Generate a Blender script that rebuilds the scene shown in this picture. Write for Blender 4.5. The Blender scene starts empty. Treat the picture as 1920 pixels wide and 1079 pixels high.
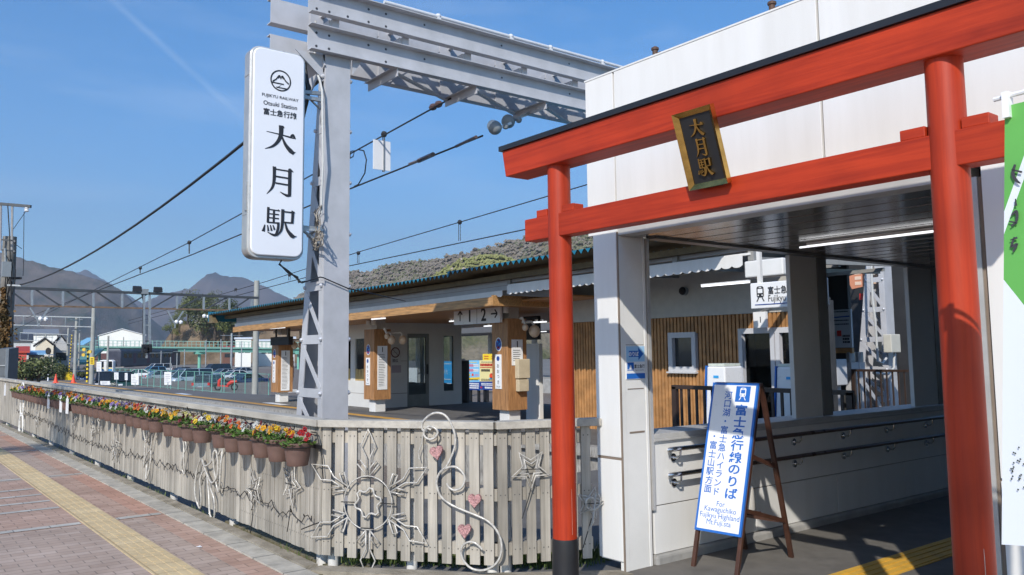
import bpy, bmesh, math, random
from mathutils import Vector, Matrix, noise
from math import radians, sin, cos, pi, sqrt
S = bpy.context.scene
COL = S.collection
random.seed(7)
V = Vector

# ---------------- camera (calibrated: eye 1.6 m, focal 1570 px of 1920) ----------------
FPX, YAW, PIT, ROL, CY = 1569.7, radians(52.15), radians(5.42), radians(.676), 511.0
_R = V((cos(YAW), sin(YAW), 0)); _F = V((-sin(YAW), cos(YAW), 0)); _Z = V((0, 0, 1))
CF = _F*cos(PIT) + _Z*sin(PIT); _U = _Z*cos(PIT) - _F*sin(PIT)
CR = _R*cos(ROL) - _U*sin(ROL); CU = _U*cos(ROL) + _R*sin(ROL)
EYE = V((0, 0, 1.6))
cd = bpy.data.cameras.new('camera'); cam = bpy.data.objects.new('camera', cd); COL.objects.link(cam)
cd.sensor_width = 36; cd.lens = FPX/1920*36; cd.shift_y = (CY-539.5)/1920
cd.clip_start = .05; cd.clip_end = 30000
cam.matrix_world = Matrix(((CR.x, CU.x, -CF.x, EYE.x), (CR.y, CU.y, -CF.y, EYE.y), (CR.z, CU.z, -CF.z, EYE.z), (0, 0, 0, 1)))
S.camera = cam

# ---------------- sun, sky, exposure ----------------
SUN = V((-.76, 1.0, -.865)).normalized()          # the way the light travels
sl = bpy.data.lights.new('sun', 'SUN'); so = bpy.data.objects.new('sun', sl); COL.objects.link(so)
sl.energy = 4.4; sl.angle = radians(.53); sl.color = (1, .955, .88)
so.rotation_euler = SUN.to_track_quat('-Z', 'Y').to_euler()
W = bpy.data.worlds.new('World'); S.world = W; W.use_nodes = True
wn = W.node_tree.nodes; wl = W.node_tree.links
bg = wn['Background']
sky = wn.new('ShaderNodeTexSky'); sky.sky_type = 'NISHITA'; sky.sun_disc = False
sky.sun_elevation = math.asin(-SUN.z); sky.sun_rotation = math.atan2(-SUN.x, -SUN.y)
sky.altitude = 400; sky.air_density = 1.0; sky.dust_density = .6; sky.ozone_density = 4.0
bg.inputs['Strength'].default_value = .15
def wdir(u, v): return (CF + CR*((u-960)/FPX) + CU*((CY-v)/FPX)).normalized()
def wnode(op, a, b=None):
    n = wn.new('ShaderNodeMath'); n.operation = op
    for i, x in enumerate((a, b)):
        if x is None: continue
        if isinstance(x, (int, float)): n.inputs[i].default_value = x
        else: wl.new(x, n.inputs[i])
    return n.outputs[0]
tc = wn.new('ShaderNodeTexCoord')
def wdot(vec):
    n = wn.new('ShaderNodeVectorMath'); n.operation = 'DOT_PRODUCT'
    wl.new(tc.outputs['Generated'], n.inputs[0]); n.inputs[1].default_value = vec; return n.outputs['Value']
d1, d2 = wdir(210, 0), wdir(420, 190); nn = d1.cross(d2).normalized(); mid = (d1+d2).normalized()
nz = wn.new('ShaderNodeTexNoise'); nz.inputs['Scale'].default_value = 26; nz.inputs['Detail'].default_value = 4
wl.new(tc.outputs['Generated'], nz.inputs['Vector'])
trail = wnode('MULTIPLY', wnode('SUBTRACT', 1.0, wnode('MINIMUM', 1.0, wnode('MULTIPLY', wnode('ABSOLUTE', wdot(nn)), 190))),
              wnode('MAXIMUM', 0.0, wnode('SUBTRACT', 1.0, wnode('MULTIPLY', wnode('SUBTRACT', 1.0, wdot(mid)), 110))))
trail = wnode('MULTIPLY', trail, nz.outputs['Fac'])
mp = wn.new('ShaderNodeMapping'); mp.inputs['Scale'].default_value = (3, 1.2, 9); mp.inputs['Rotation'].default_value = (.3, .5, .2)
wl.new(tc.outputs['Generated'], mp.inputs['Vector'])
n2 = wn.new('ShaderNodeTexNoise'); n2.inputs['Scale'].default_value = 1.6; n2.inputs['Detail'].default_value = 7; n2.inputs['Roughness'].default_value = .6
wl.new(mp.outputs[0], n2.inputs['Vector'])
cir = wnode('MULTIPLY', wnode('MAXIMUM', 0.0, wnode('SUBTRACT', n2.outputs['Fac'], .5)), .45)
cl = wnode('MINIMUM', 1.0, wnode('ADD', wnode('MULTIPLY', trail, .17), cir))
mx = wn.new('ShaderNodeMix'); mx.data_type = 'RGBA'
wl.new(cl, mx.inputs[0]); hs = wn.new('ShaderNodeHueSaturation'); hs.inputs['Saturation'].default_value = 1.32; hs.inputs['Value'].default_value = 1.12; wl.new(sky.outputs[0], hs.inputs['Color']); wl.new(hs.outputs[0], mx.inputs[6]); mx.inputs[7].default_value = (8.5, 8.8, 9.2, 1)
wl.new(mx.outputs[2], bg.inputs['Color'])
S.view_settings.view_transform = 'Standard'; S.view_settings.look = 'None'; S.view_settings.exposure = .2; S.view_settings.gamma = 1
S.cycles.max_bounces = 8; S.cycles.use_denoising = True

# ---------------- pixel rays -> points on real planes ----------------
def ray(u, v): return CF + CR*((u-960)/FPX) + CU*((CY-v)/FPX)
def at(u, v, **k):
    d = ray(u, v); (a, c), = k.items(); i = 'XYZ'.index(a); return EYE + d*((c-EYE[i])/d[i])
def atd(u, v, d): return EYE + ray(u, v)*d
def on(u, v, P, n):
    d = ray(u, v); return EYE + d*((P-EYE).dot(n)/d.dot(n))

# ---------------- mesh builder ----------------
ROOT = {}
class MB:
    def __init__(s): s.v = []; s.f = []; s.m = []
    def add(s, vs, fs, m=0):
        o = len(s.v); s.v += [V(p) for p in vs]; s.f += [tuple(i+o for i in f) for f in fs]; s.m += [m]*len(fs); return s
    def hexa(s, p, m=0):      # 8 corners: bottom ring then top ring, counter-clockwise seen from above
        return s.add(p, [(3, 2, 1, 0), (4, 5, 6, 7), (0, 1, 5, 4), (1, 2, 6, 5), (2, 3, 7, 6), (3, 0, 4, 7)], m)
    def box(s, a, b, m=0):
        x0, x1 = sorted((a[0], b[0])); y0, y1 = sorted((a[1], b[1])); z0, z1 = sorted((a[2], b[2]))
        return s.hexa([(x0, y0, z0), (x1, y0, z0), (x1, y1, z0), (x0, y1, z0), (x0, y0, z1), (x1, y0, z1), (x1, y1, z1), (x0, y1, z1)], m)
    def bar(s, a, b, w, h, up=(0, 0, 1), m=0):      # rectangular bar a->b, w across, h along up
        a, b = V(a), V(b); d = (b-a).normalized(); up = V(up); sx = d.cross(up)
        if sx.length < 1e-5: sx = d.cross(V((1, 0, 0)))
        sx.normalize(); u = sx.cross(d).normalized(); sx *= w/2; u *= h/2
        return s.hexa([a-sx-u, a+sx-u, b+sx-u, b-sx-u, a-sx+u, a+sx+u, b+sx+u, b-sx+u], m)
    def tube(s, pts, r, n=8, closed=False, m=0):
        pts = [V(p) for p in pts]; N = len(pts); rs = r if isinstance(r, (list, tuple)) else [r]*N
        ring = []; ref = None
        for i, p in enumerate(pts):
            t = (pts[(i+1) % N]-pts[i-1]) if closed else (pts[min(i+1, N-1)]-pts[max(i-1, 0)])
            if t.length < 1e-9: t = V((0, 0, 1))
            t.normalize()
            if ref is None: ref = V((0, 0, 1)) if abs(t.z) < .9 else V((1, 0, 0))
            ref = (ref - t*ref.dot(t)); 
            if ref.length < 1e-4: ref = t.orthogonal()
            ref.normalize(); b = t.cross(ref)
            ring.append([p + (ref*cos(2*pi*k/n) + b*sin(2*pi*k/n))*rs[i] for k in range(n)])
        vs = [q for g in ring for q in g]; fs = []
        for i in range(N if closed else N-1):
            j = (i+1) % N
            for k in range(n): fs.append((i*n+k, i*n+(k+1) % n, j*n+(k+1) % n, j*n+k))
        if not closed: fs += [tuple(range(n-1, -1, -1)), tuple(range((N-1)*n, N*n))]
        return s.add(vs, fs, m)
    def cyl(s, a, b, r, r2=None, n=16, m=0): return s.tube([a, b], [r, r if r2 is None else r2], n, False, m)
    def lathe(s, prof, c=(0, 0, 0), n=20, m=0):
        c = V(c); vs = [c+V((r*cos(2*pi*k/n), r*sin(2*pi*k/n), z)) for r, z in prof for k in range(n)]; fs = []
        for i in range(len(prof)-1):
            for k in range(n): fs.append((i*n+k, i*n+(k+1) % n, (i+1)*n+(k+1) % n, (i+1)*n+k))
        fs += [tuple(range(n-1, -1, -1)), tuple(range((len(prof)-1)*n, len(prof)*n))]
        return s.add(vs, fs, m)
    def ball(s, c, r, n=12, m=0, sq=(1, 1, 1)):
        c = V(c); k = n//2; vs = []; fs = []
        for i in range(k+1):
            a = pi*i/k
            for j in range(n): vs.append(c+V((r*sq[0]*sin(a)*cos(2*pi*j/n), r*sq[1]*sin(a)*sin(2*pi*j/n), -r*sq[2]*cos(a))))
        for i in range(k):
            for j in range(n): fs.append((i*n+j, i*n+(j+1) % n, (i+1)*n+(j+1) % n, (i+1)*n+j))
        return s.add(vs, fs, m)
    def prism(s, poly, O, ex, ey, ez, m=0):      # poly (x,y) in frame O,ex,ey, extruded by vector ez
        O, ex, ey, ez = V(O), V(ex), V(ey), V(ez); n = len(poly)
        a = [O+ex*x+ey*y for x, y in poly]; vs = a+[p+ez for p in a]
        fs = [tuple(range(n-1, -1, -1)), tuple(range(n, 2*n))]+[(i, (i+1) % n, (i+1) % n+n, i+n) for i in range(n)]
        return s.add(vs, fs, m)
    def quad(s, a, b, c, d, m=0): return s.add([a, b, c, d], [(0, 1, 2, 3)], m)
    def build(s, name, mats, parent=None, smooth=False, bevel=0, seg=2):
        me = bpy.data.meshes.new(name); o0 = ROOT.get(parent.name, V((0, 0, 0))) if parent else V((0, 0, 0))
        me.from_pydata([p-o0 for p in s.v], [], s.f)
        for m in (mats if isinstance(mats, (list, tuple)) else [mats]): me.materials.append(m)
        for p, i in zip(me.polygons, s.m): p.material_index = i
        bm = bmesh.new(); bm.from_mesh(me); bmesh.ops.recalc_face_normals(bm, faces=bm.faces[:]); bm.to_mesh(me); bm.free()
        if smooth: me.shade_smooth() if smooth is True else me.set_sharp_from_angle(angle=radians(smooth))
        if smooth and smooth is not True:
            for p in me.polygons: p.use_smooth = True
        o = bpy.data.objects.new(name, me); COL.objects.link(o)
        if parent: o.parent = parent; ROOT[o.name] = o0
        if bevel:
            b = o.modifiers.new('b', 'BEVEL'); b.width = bevel; b.segments = seg; b.limit_method = 'ANGLE'; b.angle_limit = radians(40)
        return o
def smooth_by(o, deg=40): 
    for p in o.data.polygons: p.use_smooth = True
    o.data.set_sharp_from_angle(angle=radians(deg)); return o
def tag(o, label, cat, group=None):
    o['label'] = label; o['category'] = cat
    if group: o['group'] = group
    return o
def thing(name, label, cat, loc=(0, 0, 0), group=None):
    o = bpy.data.objects.new(name, None); COL.objects.link(o); o.location = loc; o.empty_display_size = .1
    ROOT[o.name] = V(loc); return tag(o, label, cat, group)
def struct(o, kind='structure'): o['kind'] = kind; return o
def copy_tree(o, parent=None):
    c = o.copy(); COL.objects.link(c); c.parent = parent
    for ch in o.children: copy_tree(ch, c)
    return c
def place(proto, used, label, loc, rz=0, group=None, scale=None):
    o = copy_tree(proto) if used else proto
    o.location = loc; o.rotation_euler = (0, 0, rz); o['label'] = label
    if scale: o.scale = scale
    if group: o['group'] = group
    return o

# ---------------- materials ----------------
def M(name, col, rough=.6, metal=0, var=.1, sc=6, bump=0, bsc=60, emit=0, st=(1, 1, 1), spec=None, trans=0, coat=0, dark=None, alpha=1, det=5):
    m = bpy.data.materials.new(name); m.use_nodes = True; N = m.node_tree.nodes; L = m.node_tree.links; p = N['Principled BSDF']
    p.inputs['Roughness'].default_value = rough; p.inputs['Metallic'].default_value = metal
    if spec is not None: p.inputs['Specular IOR Level'].default_value = spec
    if trans: p.inputs['Transmission Weight'].default_value = trans
    if coat: p.inputs['Coat Weight'].default_value = coat; p.inputs['Coat Roughness'].default_value = .1
    c = (*col, 1); p.inputs['Base Color'].default_value = c
    if var or bump:
        t = N.new('ShaderNodeTexCoord'); mp = N.new('ShaderNodeMapping'); mp.inputs['Scale'].default_value = st; L.new(t.outputs['Object'], mp.inputs['Vector'])
    if var:
        n = N.new('ShaderNodeTexNoise'); n.inputs['Scale'].default_value = sc; n.inputs['Detail'].default_value = det; n.inputs['Roughness'].default_value = .6
        L.new(mp.outputs[0], n.inputs['Vector'])
        r = N.new('ShaderNodeValToRGB'); r.color_ramp.elements[0].position = .3; r.color_ramp.elements[1].position = .7
        d = dark or tuple(x*(1-var*1.6) for x in col)
        r.color_ramp.elements[0].color = (*d, 1); r.color_ramp.elements[1].color = (*[min(1, x*(1+var*.7)) for x in col], 1)
        L.new(n.outputs['Fac'], r.inputs['Fac']); L.new(r.outputs['Color'], p.inputs['Base Color'])
        q = N.new('ShaderNodeMapRange'); q.inputs['To Min'].default_value = max(.02, rough-.12); q.inputs['To Max'].default_value = min(1, rough+.12)
        L.new(n.outputs['Fac'], q.inputs['Value']); L.new(q.outputs[0], p.inputs['Roughness'])
    if bump:
        n = N.new('ShaderNodeTexNoise'); n.inputs['Scale'].default_value = bsc; n.inputs['Detail'].default_value = 4; L.new(mp.outputs[0], n.inputs['Vector'])
        b = N.new('ShaderNodeBump'); b.inputs['Strength'].default_value = bump; b.inputs['Distance'].default_value = .02
        L.new(n.outputs['Fac'], b.inputs['Height']); L.new(b.outputs[0], p.inputs['Normal'])
    if emit: p.inputs['Emission Color'].default_value = c; p.inputs['Emission Strength'].default_value = emit
    return m
white_panel = M('white_panel', (.735, .725, .70), .4, var=.045, sc=2.2, st=(2.5, 2.5, .3), dark=(.69, .675, .64))
white_trim = M('white_trim', (.74, .73, .70), .4, var=.05, sc=3)
offwhite = M('offwhite_wall', (.62, .61, .58), .6, var=.06, sc=2)
joint = M('joint_sealant', (.22, .17, .13), .8)
steel = M('painted_steel', (.47, .47, .49), .45, var=.09, sc=2.2, dark=(.40, .40, .41), bump=.05, bsc=30)
steel_dk = M('grey_steel', (.30, .30, .30), .5, var=.12)
galv = M('galvanised', (.42, .43, .43), .4, metal=.6, var=.12, sc=8)
inox = M('stainless', (.62, .62, .62), .22, metal=1, var=.03)
black = M('black_paint', (.018, .018, .02), .35, var=.1)
blackm = M('black_matt', (.012, .012, .014), .6, var=.05)
ink = M('black_ink', (.02, .02, .024), .5, var=0)
sign_white = M('sign_white', (.80, .80, .80), .3, var=.015)
blue = M('sign_blue', (.02, .14, .50), .4, var=.03)
blue_d = M('deep_blue', (.01, .05, .28), .4, var=.05)
cyan = M('poster_cyan', (.04, .36, .75), .4, var=.05)
yellow = M('poster_yellow', (.85, .60, .03), .5, var=.03)
cream = M('poster_cream', (.85, .74, .35), .5, var=.04)
red = M('sign_red', (.55, .03, .02), .4, var=.05)
pink = M('poster_pink', (.75, .25, .35), .5, var=.05)
brass = M('brass', (.62, .40, .12), .22, metal=1, var=.25, sc=9)
brown_paint = M('brown_paint', (.075, .032, .02), .4, var=.2, sc=20, bump=.1)
pot_mat = M('pot_plastic', (.135, .078, .062), .55, var=.12, sc=14)
soil = M('soil', (.05, .035, .025), .95, var=.3)
tube_mat = M('light_tube_clear', (.50, .475, .43), .3, var=.25, sc=30, coat=.3)
cable_mat = M('black_cable', (.014, .014, .015), .45, var=0)
concrete = M('concrete', (.36, .35, .33), .85, var=.18, sc=3, bump=.25, bsc=25)
conc_pole = M('concrete_pole', (.34, .34, .31), .8, var=.15, sc=1.5, bump=.1)
asphalt = M('asphalt', (.15, .138, .122), .9, var=.16, sc=5, bump=.35, bsc=180)
asphalt_l = M('asphalt_pale', (.13, .125, .12), .9, var=.15, sc=2, bump=.2, bsc=120)
glass_dk = M('window_glass', (.03, .035, .04), .06, var=0, spec=.6)
timber = M('cedar', (.47, .235, .088), .5, var=.25, sc=5, st=(1, 1, 1), bump=.1)
timber_col = M('cedar_column', (.42, .21, .085), .5, var=.3, sc=6, st=(8, 8, .6), bump=.05)
fascia_wood = M('fascia_wood', (.50, .275, .11), .5, var=.3, sc=5, st=(.5, 6, 6), bump=.05)
soffit_wood = M('soffit_wood', (.52, .26, .10), .5, var=.2, sc=4, st=(.4, 5, 5))
roof_blue = M('roof_blue', (.015, .17, .27), .4, var=.12, sc=3)
roof_under = M('roof_underside', (.17, .13, .07), .7, var=.2)
grey_fascia = M('grey_fascia', (.40, .40, .41), .5, var=.1, sc=2)
green_steel = M('green_steel', (.14, .31, .255), .5, var=.12)
green_fence = M('green_fence', (.17, .40, .33), .5, var=.1)
tube_lit = M('fluorescent', (.95, .97, 1), .4, var=0, emit=1.1)
globe = M('globe_glass', (.75, .58, .42), .3, var=.05)
orange = M('cone_orange', (.85, .08, .03), .45, var=.05)
yell_paint = M('tactile_yellow_paint', (.70, .40, .05), .6, var=.15)
# wood with grain, nodes for paint
def grain(name, col, dark, axis=0, rough=.5, knots=0, bump=.08, g=9.0):
    m = bpy.data.materials.new(name); m.use_nodes = True; N = m.node_tree.nodes; L = m.node_tree.links; p = N['Principled BSDF']
    t = N.new('ShaderNodeTexCoord'); mp = N.new('ShaderNodeMapping'); s = [g*3, g*3, g*3]; s[axis] = g*.12; mp.inputs['Scale'].default_value = s
    L.new(t.outputs['Object'], mp.inputs['Vector'])
    n = N.new('ShaderNodeTexNoise'); n.inputs['Scale'].default_value = 1; n.inputs['Detail'].default_value = 8; n.inputs['Roughness'].default_value = .65; n.inputs['Distortion'].default_value = .6
    L.new(mp.outputs[0], n.inputs['Vector'])
    r = N.new('ShaderNodeValToRGB'); r.color_ramp.elements[0].position = .33; r.color_ramp.elements[1].position = .6
    r.color_ramp.elements[0].color = (*dark, 1); r.color_ramp.elements[1].color = (*col, 1); L.new(n.outputs['Fac'], r.inputs['Fac'])
    n2 = N.new('ShaderNodeTexNoise'); n2.inputs['Scale'].default_value = 2.2; n2.inputs['Detail'].default_value = 3; L.new(t.outputs['Object'], n2.inputs['Vector'])
    mx = N.new('ShaderNodeMix'); mx.data_type = 'RGBA'; mx.blend_type = 'MULTIPLY'; mx.inputs[0].default_value = .7
    L.new(r.outputs[0], mx.inputs[6]); r2 = N.new('ShaderNodeValToRGB'); r2.color_ramp.elements[0].position = .3; r2.color_ramp.elements[0].color = (.6, .6, .6, 1); r2.color_ramp.elements[1].position = .65
    L.new(n2.outputs['Fac'], r2.inputs[0]); L.new(r2.outputs[0], mx.inputs[7]); out = mx.outputs[2]
    if knots:
        vo = N.new('ShaderNodeTexVoronoi'); vo.inputs['Scale'].default_value = knots; mk = N.new('ShaderNodeMapping'); k = [1.6, 1.6, 1.6]; k[axis] = .7; mk.inputs['Scale'].default_value = k
        L.new(t.outputs['Object'], mk.inputs[0]); L.new(mk.outputs[0], vo.inputs['Vector'])
        r3 = N.new('ShaderNodeValToRGB'); r3.color_ramp.elements[0].position = .02; r3.color_ramp.elements[0].color = (.35, .3, .3, 1); r3.color_ramp.elements[1].position = .075
        L.new(vo.outputs['Distance'], r3.inputs[0]); m3 = N.new('ShaderNodeMix'); m3.data_type = 'RGBA'; m3.blend_type = 'MULTIPLY'; m3.inputs[0].default_value = 1
        L.new(out, m3.inputs[6]); L.new(r3.outputs[0], m3.inputs[7]); out = m3.outputs[2]
    L.new(out, p.inputs['Base Color']); p.inputs['Roughness'].default_value = rough; p.inputs['Specular IOR Level'].default_value = .3
    b = N.new('ShaderNodeBump'); b.inputs['Strength'].default_value = bump; b.inputs['Distance'].default_value = .01; L.new(n.outputs['Fac'], b.inputs['Height']); L.new(b.outputs[0], p.inputs['Normal'])
    return m
red_beam = grain('vermilion_beam', (.47, .043, .011), (.31, .024, .007), 0, .5, knots=1.3)
red_post = grain('vermilion_post', (.46, .043, .011), (.34, .029, .009), 2, .48)
def plankmat(name, col, dark, pitch, axis):      # one tone per board, grain along z
    m = grain(name, col, dark, 2, .75, bump=.2, g=12); N = m.node_tree.nodes; L = m.node_tree.links; p = N['Principled BSDF']
    src = p.inputs['Base Color'].links[0].from_socket
    t = N.new('ShaderNodeTexCoord'); sx = N.new('ShaderNodeSeparateXYZ'); L.new(t.outputs['Object'], sx.inputs[0])
    d = N.new('ShaderNodeMath'); d.operation = 'DIVIDE'; L.new(sx.outputs[axis], d.inputs[0]); d.inputs[1].default_value = pitch
    f = N.new('ShaderNodeMath'); f.operation = 'FLOOR'; L.new(d.outputs[0], f.inputs[0])
    wn_ = N.new('ShaderNodeTexWhiteNoise'); wn_.noise_dimensions = '1D'; L.new(f.outputs[0], wn_.inputs['W'])
    r = N.new('ShaderNodeMapRange'); r.inputs['To Min'].default_value = .72; r.inputs['To Max'].default_value = 1.12; L.new(wn_.outputs['Value'], r.inputs['Value'])
    mm = N.new('ShaderNodeVectorMath'); mm.operation = 'SCALE'; L.new(src, mm.inputs[0]); L.new(r.outputs[0], mm.inputs['Scale']); L.new(mm.outputs[0], p.inputs['Base Color'])
    return m

# paving: running-bond bricks with tone bands across the walk and a red edge course
def paving():
    m = bpy.data.materials.new('brick_paving'); m.use_nodes = True; N = m.node_tree.nodes; L = m.node_tree.links; p = N['Principled BSDF']
    t = N.new('ShaderNodeTexCoord'); br = N.new('ShaderNodeTexBrick')
    br.inputs['Scale'].default_value = 1; br.inputs['Brick Width'].default_value = .21; br.inputs['Row Height'].default_value = .105; br.inputs['Mortar Size'].default_value = .0045
    br.inputs['Mortar Smooth'].default_value = .3; br.inputs['Bias'].default_value = 0
    rot = N.new('ShaderNodeMapping'); rot.inputs['Rotation'].default_value = (0, 0, pi/2); L.new(t.outputs['Object'], rot.inputs[0]); L.new(rot.outputs[0], br.inputs['Vector'])
    br.inputs['Color1'].default_value = (.41, .305, .24, 1); br.inputs['Color2'].default_value = (.49, .38, .31, 1); br.inputs['Mortar'].default_value = (.24, .19, .155, 1)
    sx = N.new('ShaderNodeSeparateXYZ'); L.new(t.outputs['Object'], sx.inputs[0])
    def math(op, a, b, c=None):
        n = N.new('ShaderNodeMath'); n.operation = op
        for i, q in enumerate((a, b, c)):
            if q is None: continue
            if isinstance(q, (int, float)): n.inputs[i].default_value = q
            else: L.new(q, n.inputs[i])
        return n.outputs[0]
    # zones along the walk: alternating 3.75 m bands, redder / greyer
    u = math('DIVIDE', math('ADD', sx.outputs[0], 9.0), 7.5); fr = math('FRACT', u, 0)
    zone = math('GREATER_THAN', fr, .5)
    edge = math('GREATER_THAN', sx.outputs[1], 2.32)
    zone = math('MAXIMUM', zone, edge) if False else zone
    def mixc(f, a, col, bl='MULTIPLY'):
        n = N.new('ShaderNodeMix'); n.data_type = 'RGBA'; n.blend_type = bl; L.new(f, n.inputs[0]) if not isinstance(f, float) else None
        if isinstance(f, float): n.inputs[0].default_value = f
        L.new(a, n.inputs[6]); 
        if isinstance(col, tuple): n.inputs[7].default_value = (*col, 1)
        else: L.new(col, n.inputs[7])
        return n.outputs[2]
    c = mixc(zone, br.outputs['Color'], (1.0, .88, .83)); c = mixc(edge, c, (1.04, .89, .84))
    ns = N.new('ShaderNodeTexNoise'); ns.inputs['Scale'].default_value = 1.3; ns.inputs['Detail'].default_value = 8; ns.inputs['Roughness'].default_value = .7; L.new(t.outputs['Object'], ns.inputs[0])
    r = N.new('ShaderNodeValToRGB'); r.color_ramp.elements[0].position = .32; r.color_ramp.elements[0].color = (.72, .70, .68, 1); r.color_ramp.elements[1].position = .62; L.new(ns.outputs['Fac'], r.inputs[0])
    c = mixc(1.0, c, r.outputs[0])
    L.new(c, p.inputs['Base Color']); p.inputs['Roughness'].default_value = .85
    b = N.new('ShaderNodeBump'); b.inputs['Strength'].default_value = .5; b.inputs['Distance'].default_value = .004; L.new(br.outputs['Fac'], b.inputs['Height']); b.invert = True
    n3 = N.new('ShaderNodeTexNoise'); n3.inputs['Scale'].default_value = 220; L.new(t.outputs['Object'], n3.inputs[0])
    b2 = N.new('ShaderNodeBump'); b2.inputs['Strength'].default_value = .25; b2.inputs['Distance'].default_value = .003; L.new(n3.outputs['Fac'], b2.inputs['Height']); L.new(b.outputs[0], b2.inputs['Normal']); L.new(b2.outputs[0], p.inputs['Normal'])
    return m
def tiles(name, c1, c2, mort, w, h, ms=.006, off=.5, rough=.8, rot=0, var=.35):
    m = bpy.data.materials.new(name); m.use_nodes = True; N = m.node_tree.nodes; L = m.node_tree.links; p = N['Principled BSDF']
    t = N.new('ShaderNodeTexCoord'); mp = N.new('ShaderNodeMapping'); mp.inputs['Rotation'].default_value = (0, 0, rot); L.new(t.outputs['Object'], mp.inputs[0])
    br = N.new('ShaderNodeTexBrick'); L.new(mp.outputs[0], br.inputs['Vector']); br.offset = off
    for k, q in (('Scale', 1), ('Brick Width', w), ('Row Height', h), ('Mortar Size', ms), ('Color1', (*c1, 1)), ('Color2', (*c2, 1)), ('Mortar', (*mort, 1))): br.inputs[k].default_value = q
    ns = N.new('ShaderNodeTexNoise'); ns.inputs['Scale'].default_value = 5; ns.inputs['Detail'].default_value = 8; ns.inputs['Roughness'].default_value = .7; L.new(t.outputs['Object'], ns.inputs[0])
    r = N.new('ShaderNodeValToRGB'); r.color_ramp.elements[0].position = .32; r.color_ramp.elements[0].color = (1-var,)*3+(1,); r.color_ramp.elements[1].position = .62; L.new(ns.outputs['Fac'], r.inputs[0])
    n = N.new('ShaderNodeMix'); n.data_type = 'RGBA'; n.blend_type = 'MULTIPLY'; n.inputs[0].default_value = 1; L.new(br.outputs['Color'], n.inputs[6]); L.new(r.outputs[0], n.inputs[7])
    L.new(n.outputs[2], p.inputs['Base Color']); p.inputs['Roughness'].default_value = rough
    b = N.new('ShaderNodeBump'); b.inputs['Strength'].default_value = .4; b.inputs['Distance'].default_value = .004; b.invert = True; L.new(br.outputs['Fac'], b.inputs['Height']); L.new(b.outputs[0], p.inputs['Normal'])
    return m
def leafmat(name, c1, c2, sc=1.5):
    m = bpy.data.materials.new(name); m.use_nodes = True; N = m.node_tree.nodes; L = m.node_tree.links; p = N['Principled BSDF']
    t = N.new('ShaderNodeTexCoord'); n = N.new('ShaderNodeTexNoise'); n.inputs['Scale'].default_value = sc; n.inputs['Detail'].default_value = 3; L.new(t.outputs['Object'], n.inputs[0])
    r = N.new('ShaderNodeValToRGB'); r.color_ramp.elements[0].position = .35; r.color_ramp.elements[1].position = .65; r.color_ramp.elements[0].color = (*c1, 1); r.color_ramp.elements[1].color = (*c2, 1)
    L.new(n.outputs['Fac'], r.inputs[0]); L.new(r.outputs[0], p.inputs['Base Color']); p.inputs['Roughness'].default_value = .6; p.inputs['Specular IOR Level'].default_value = .3
    return m

# ---------------- lettering ----------------
_fc = {}
def glyph(body, wt=0.0):
    k = (body, wt)
    if k not in _fc:
        c = bpy.data.curves.new('glyphs', 'FONT'); c.body = body; c.offset = wt; c.resolution_u = 3
        o = bpy.data.objects.new('glyphs', c); COL.objects.link(o); bpy.context.view_layer.update()
        me = bpy.data.meshes.new_from_object(o.evaluated_get(bpy.context.evaluated_depsgraph_get()))
        _fc[k] = ([tuple(v.co) for v in me.vertices], [tuple(p.vertices) for p in me.polygons])
        COL.objects.unlink(o); bpy.data.objects.remove(o); bpy.data.curves.remove(c); bpy.data.meshes.remove(me)
    return _fc[k]
def put(mb, body, O, ex, ey, size, wt=0, sx=1, align='C', m=0):      # body centred (or left) at O, text size in metres
    vs, fs = glyph(body, wt)
    if not vs: return mb
    x0 = min(v[0] for v in vs); x1 = max(v[0] for v in vs); y0, y1 = (min(v[1] for v in vs), max(v[1] for v in vs))
    cx = (x0+x1)/2 if align == 'C' else x0; cy = (y0+y1)/2 if align == 'C' else 0
    O, ex, ey = V(O), V(ex).normalized(), V(ey).normalized()
    return mb.add([O+ex*((v[0]-cx)*size*sx)+ey*((v[1]-cy)*size) for v in vs], fs, m)
def column(mb, body, O, ex, ey, size, step, wt=0, m=0, sx=1):      # vertical writing from the top down, O = centre of the first glyph
    O, e = V(O), V(ey).normalized()
    for i, ch in enumerate(body):
        if ch != ' ': put(mb, ch, O-e*step*i, ex, ey, size, wt, sx, m=m)
    return mb
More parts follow.
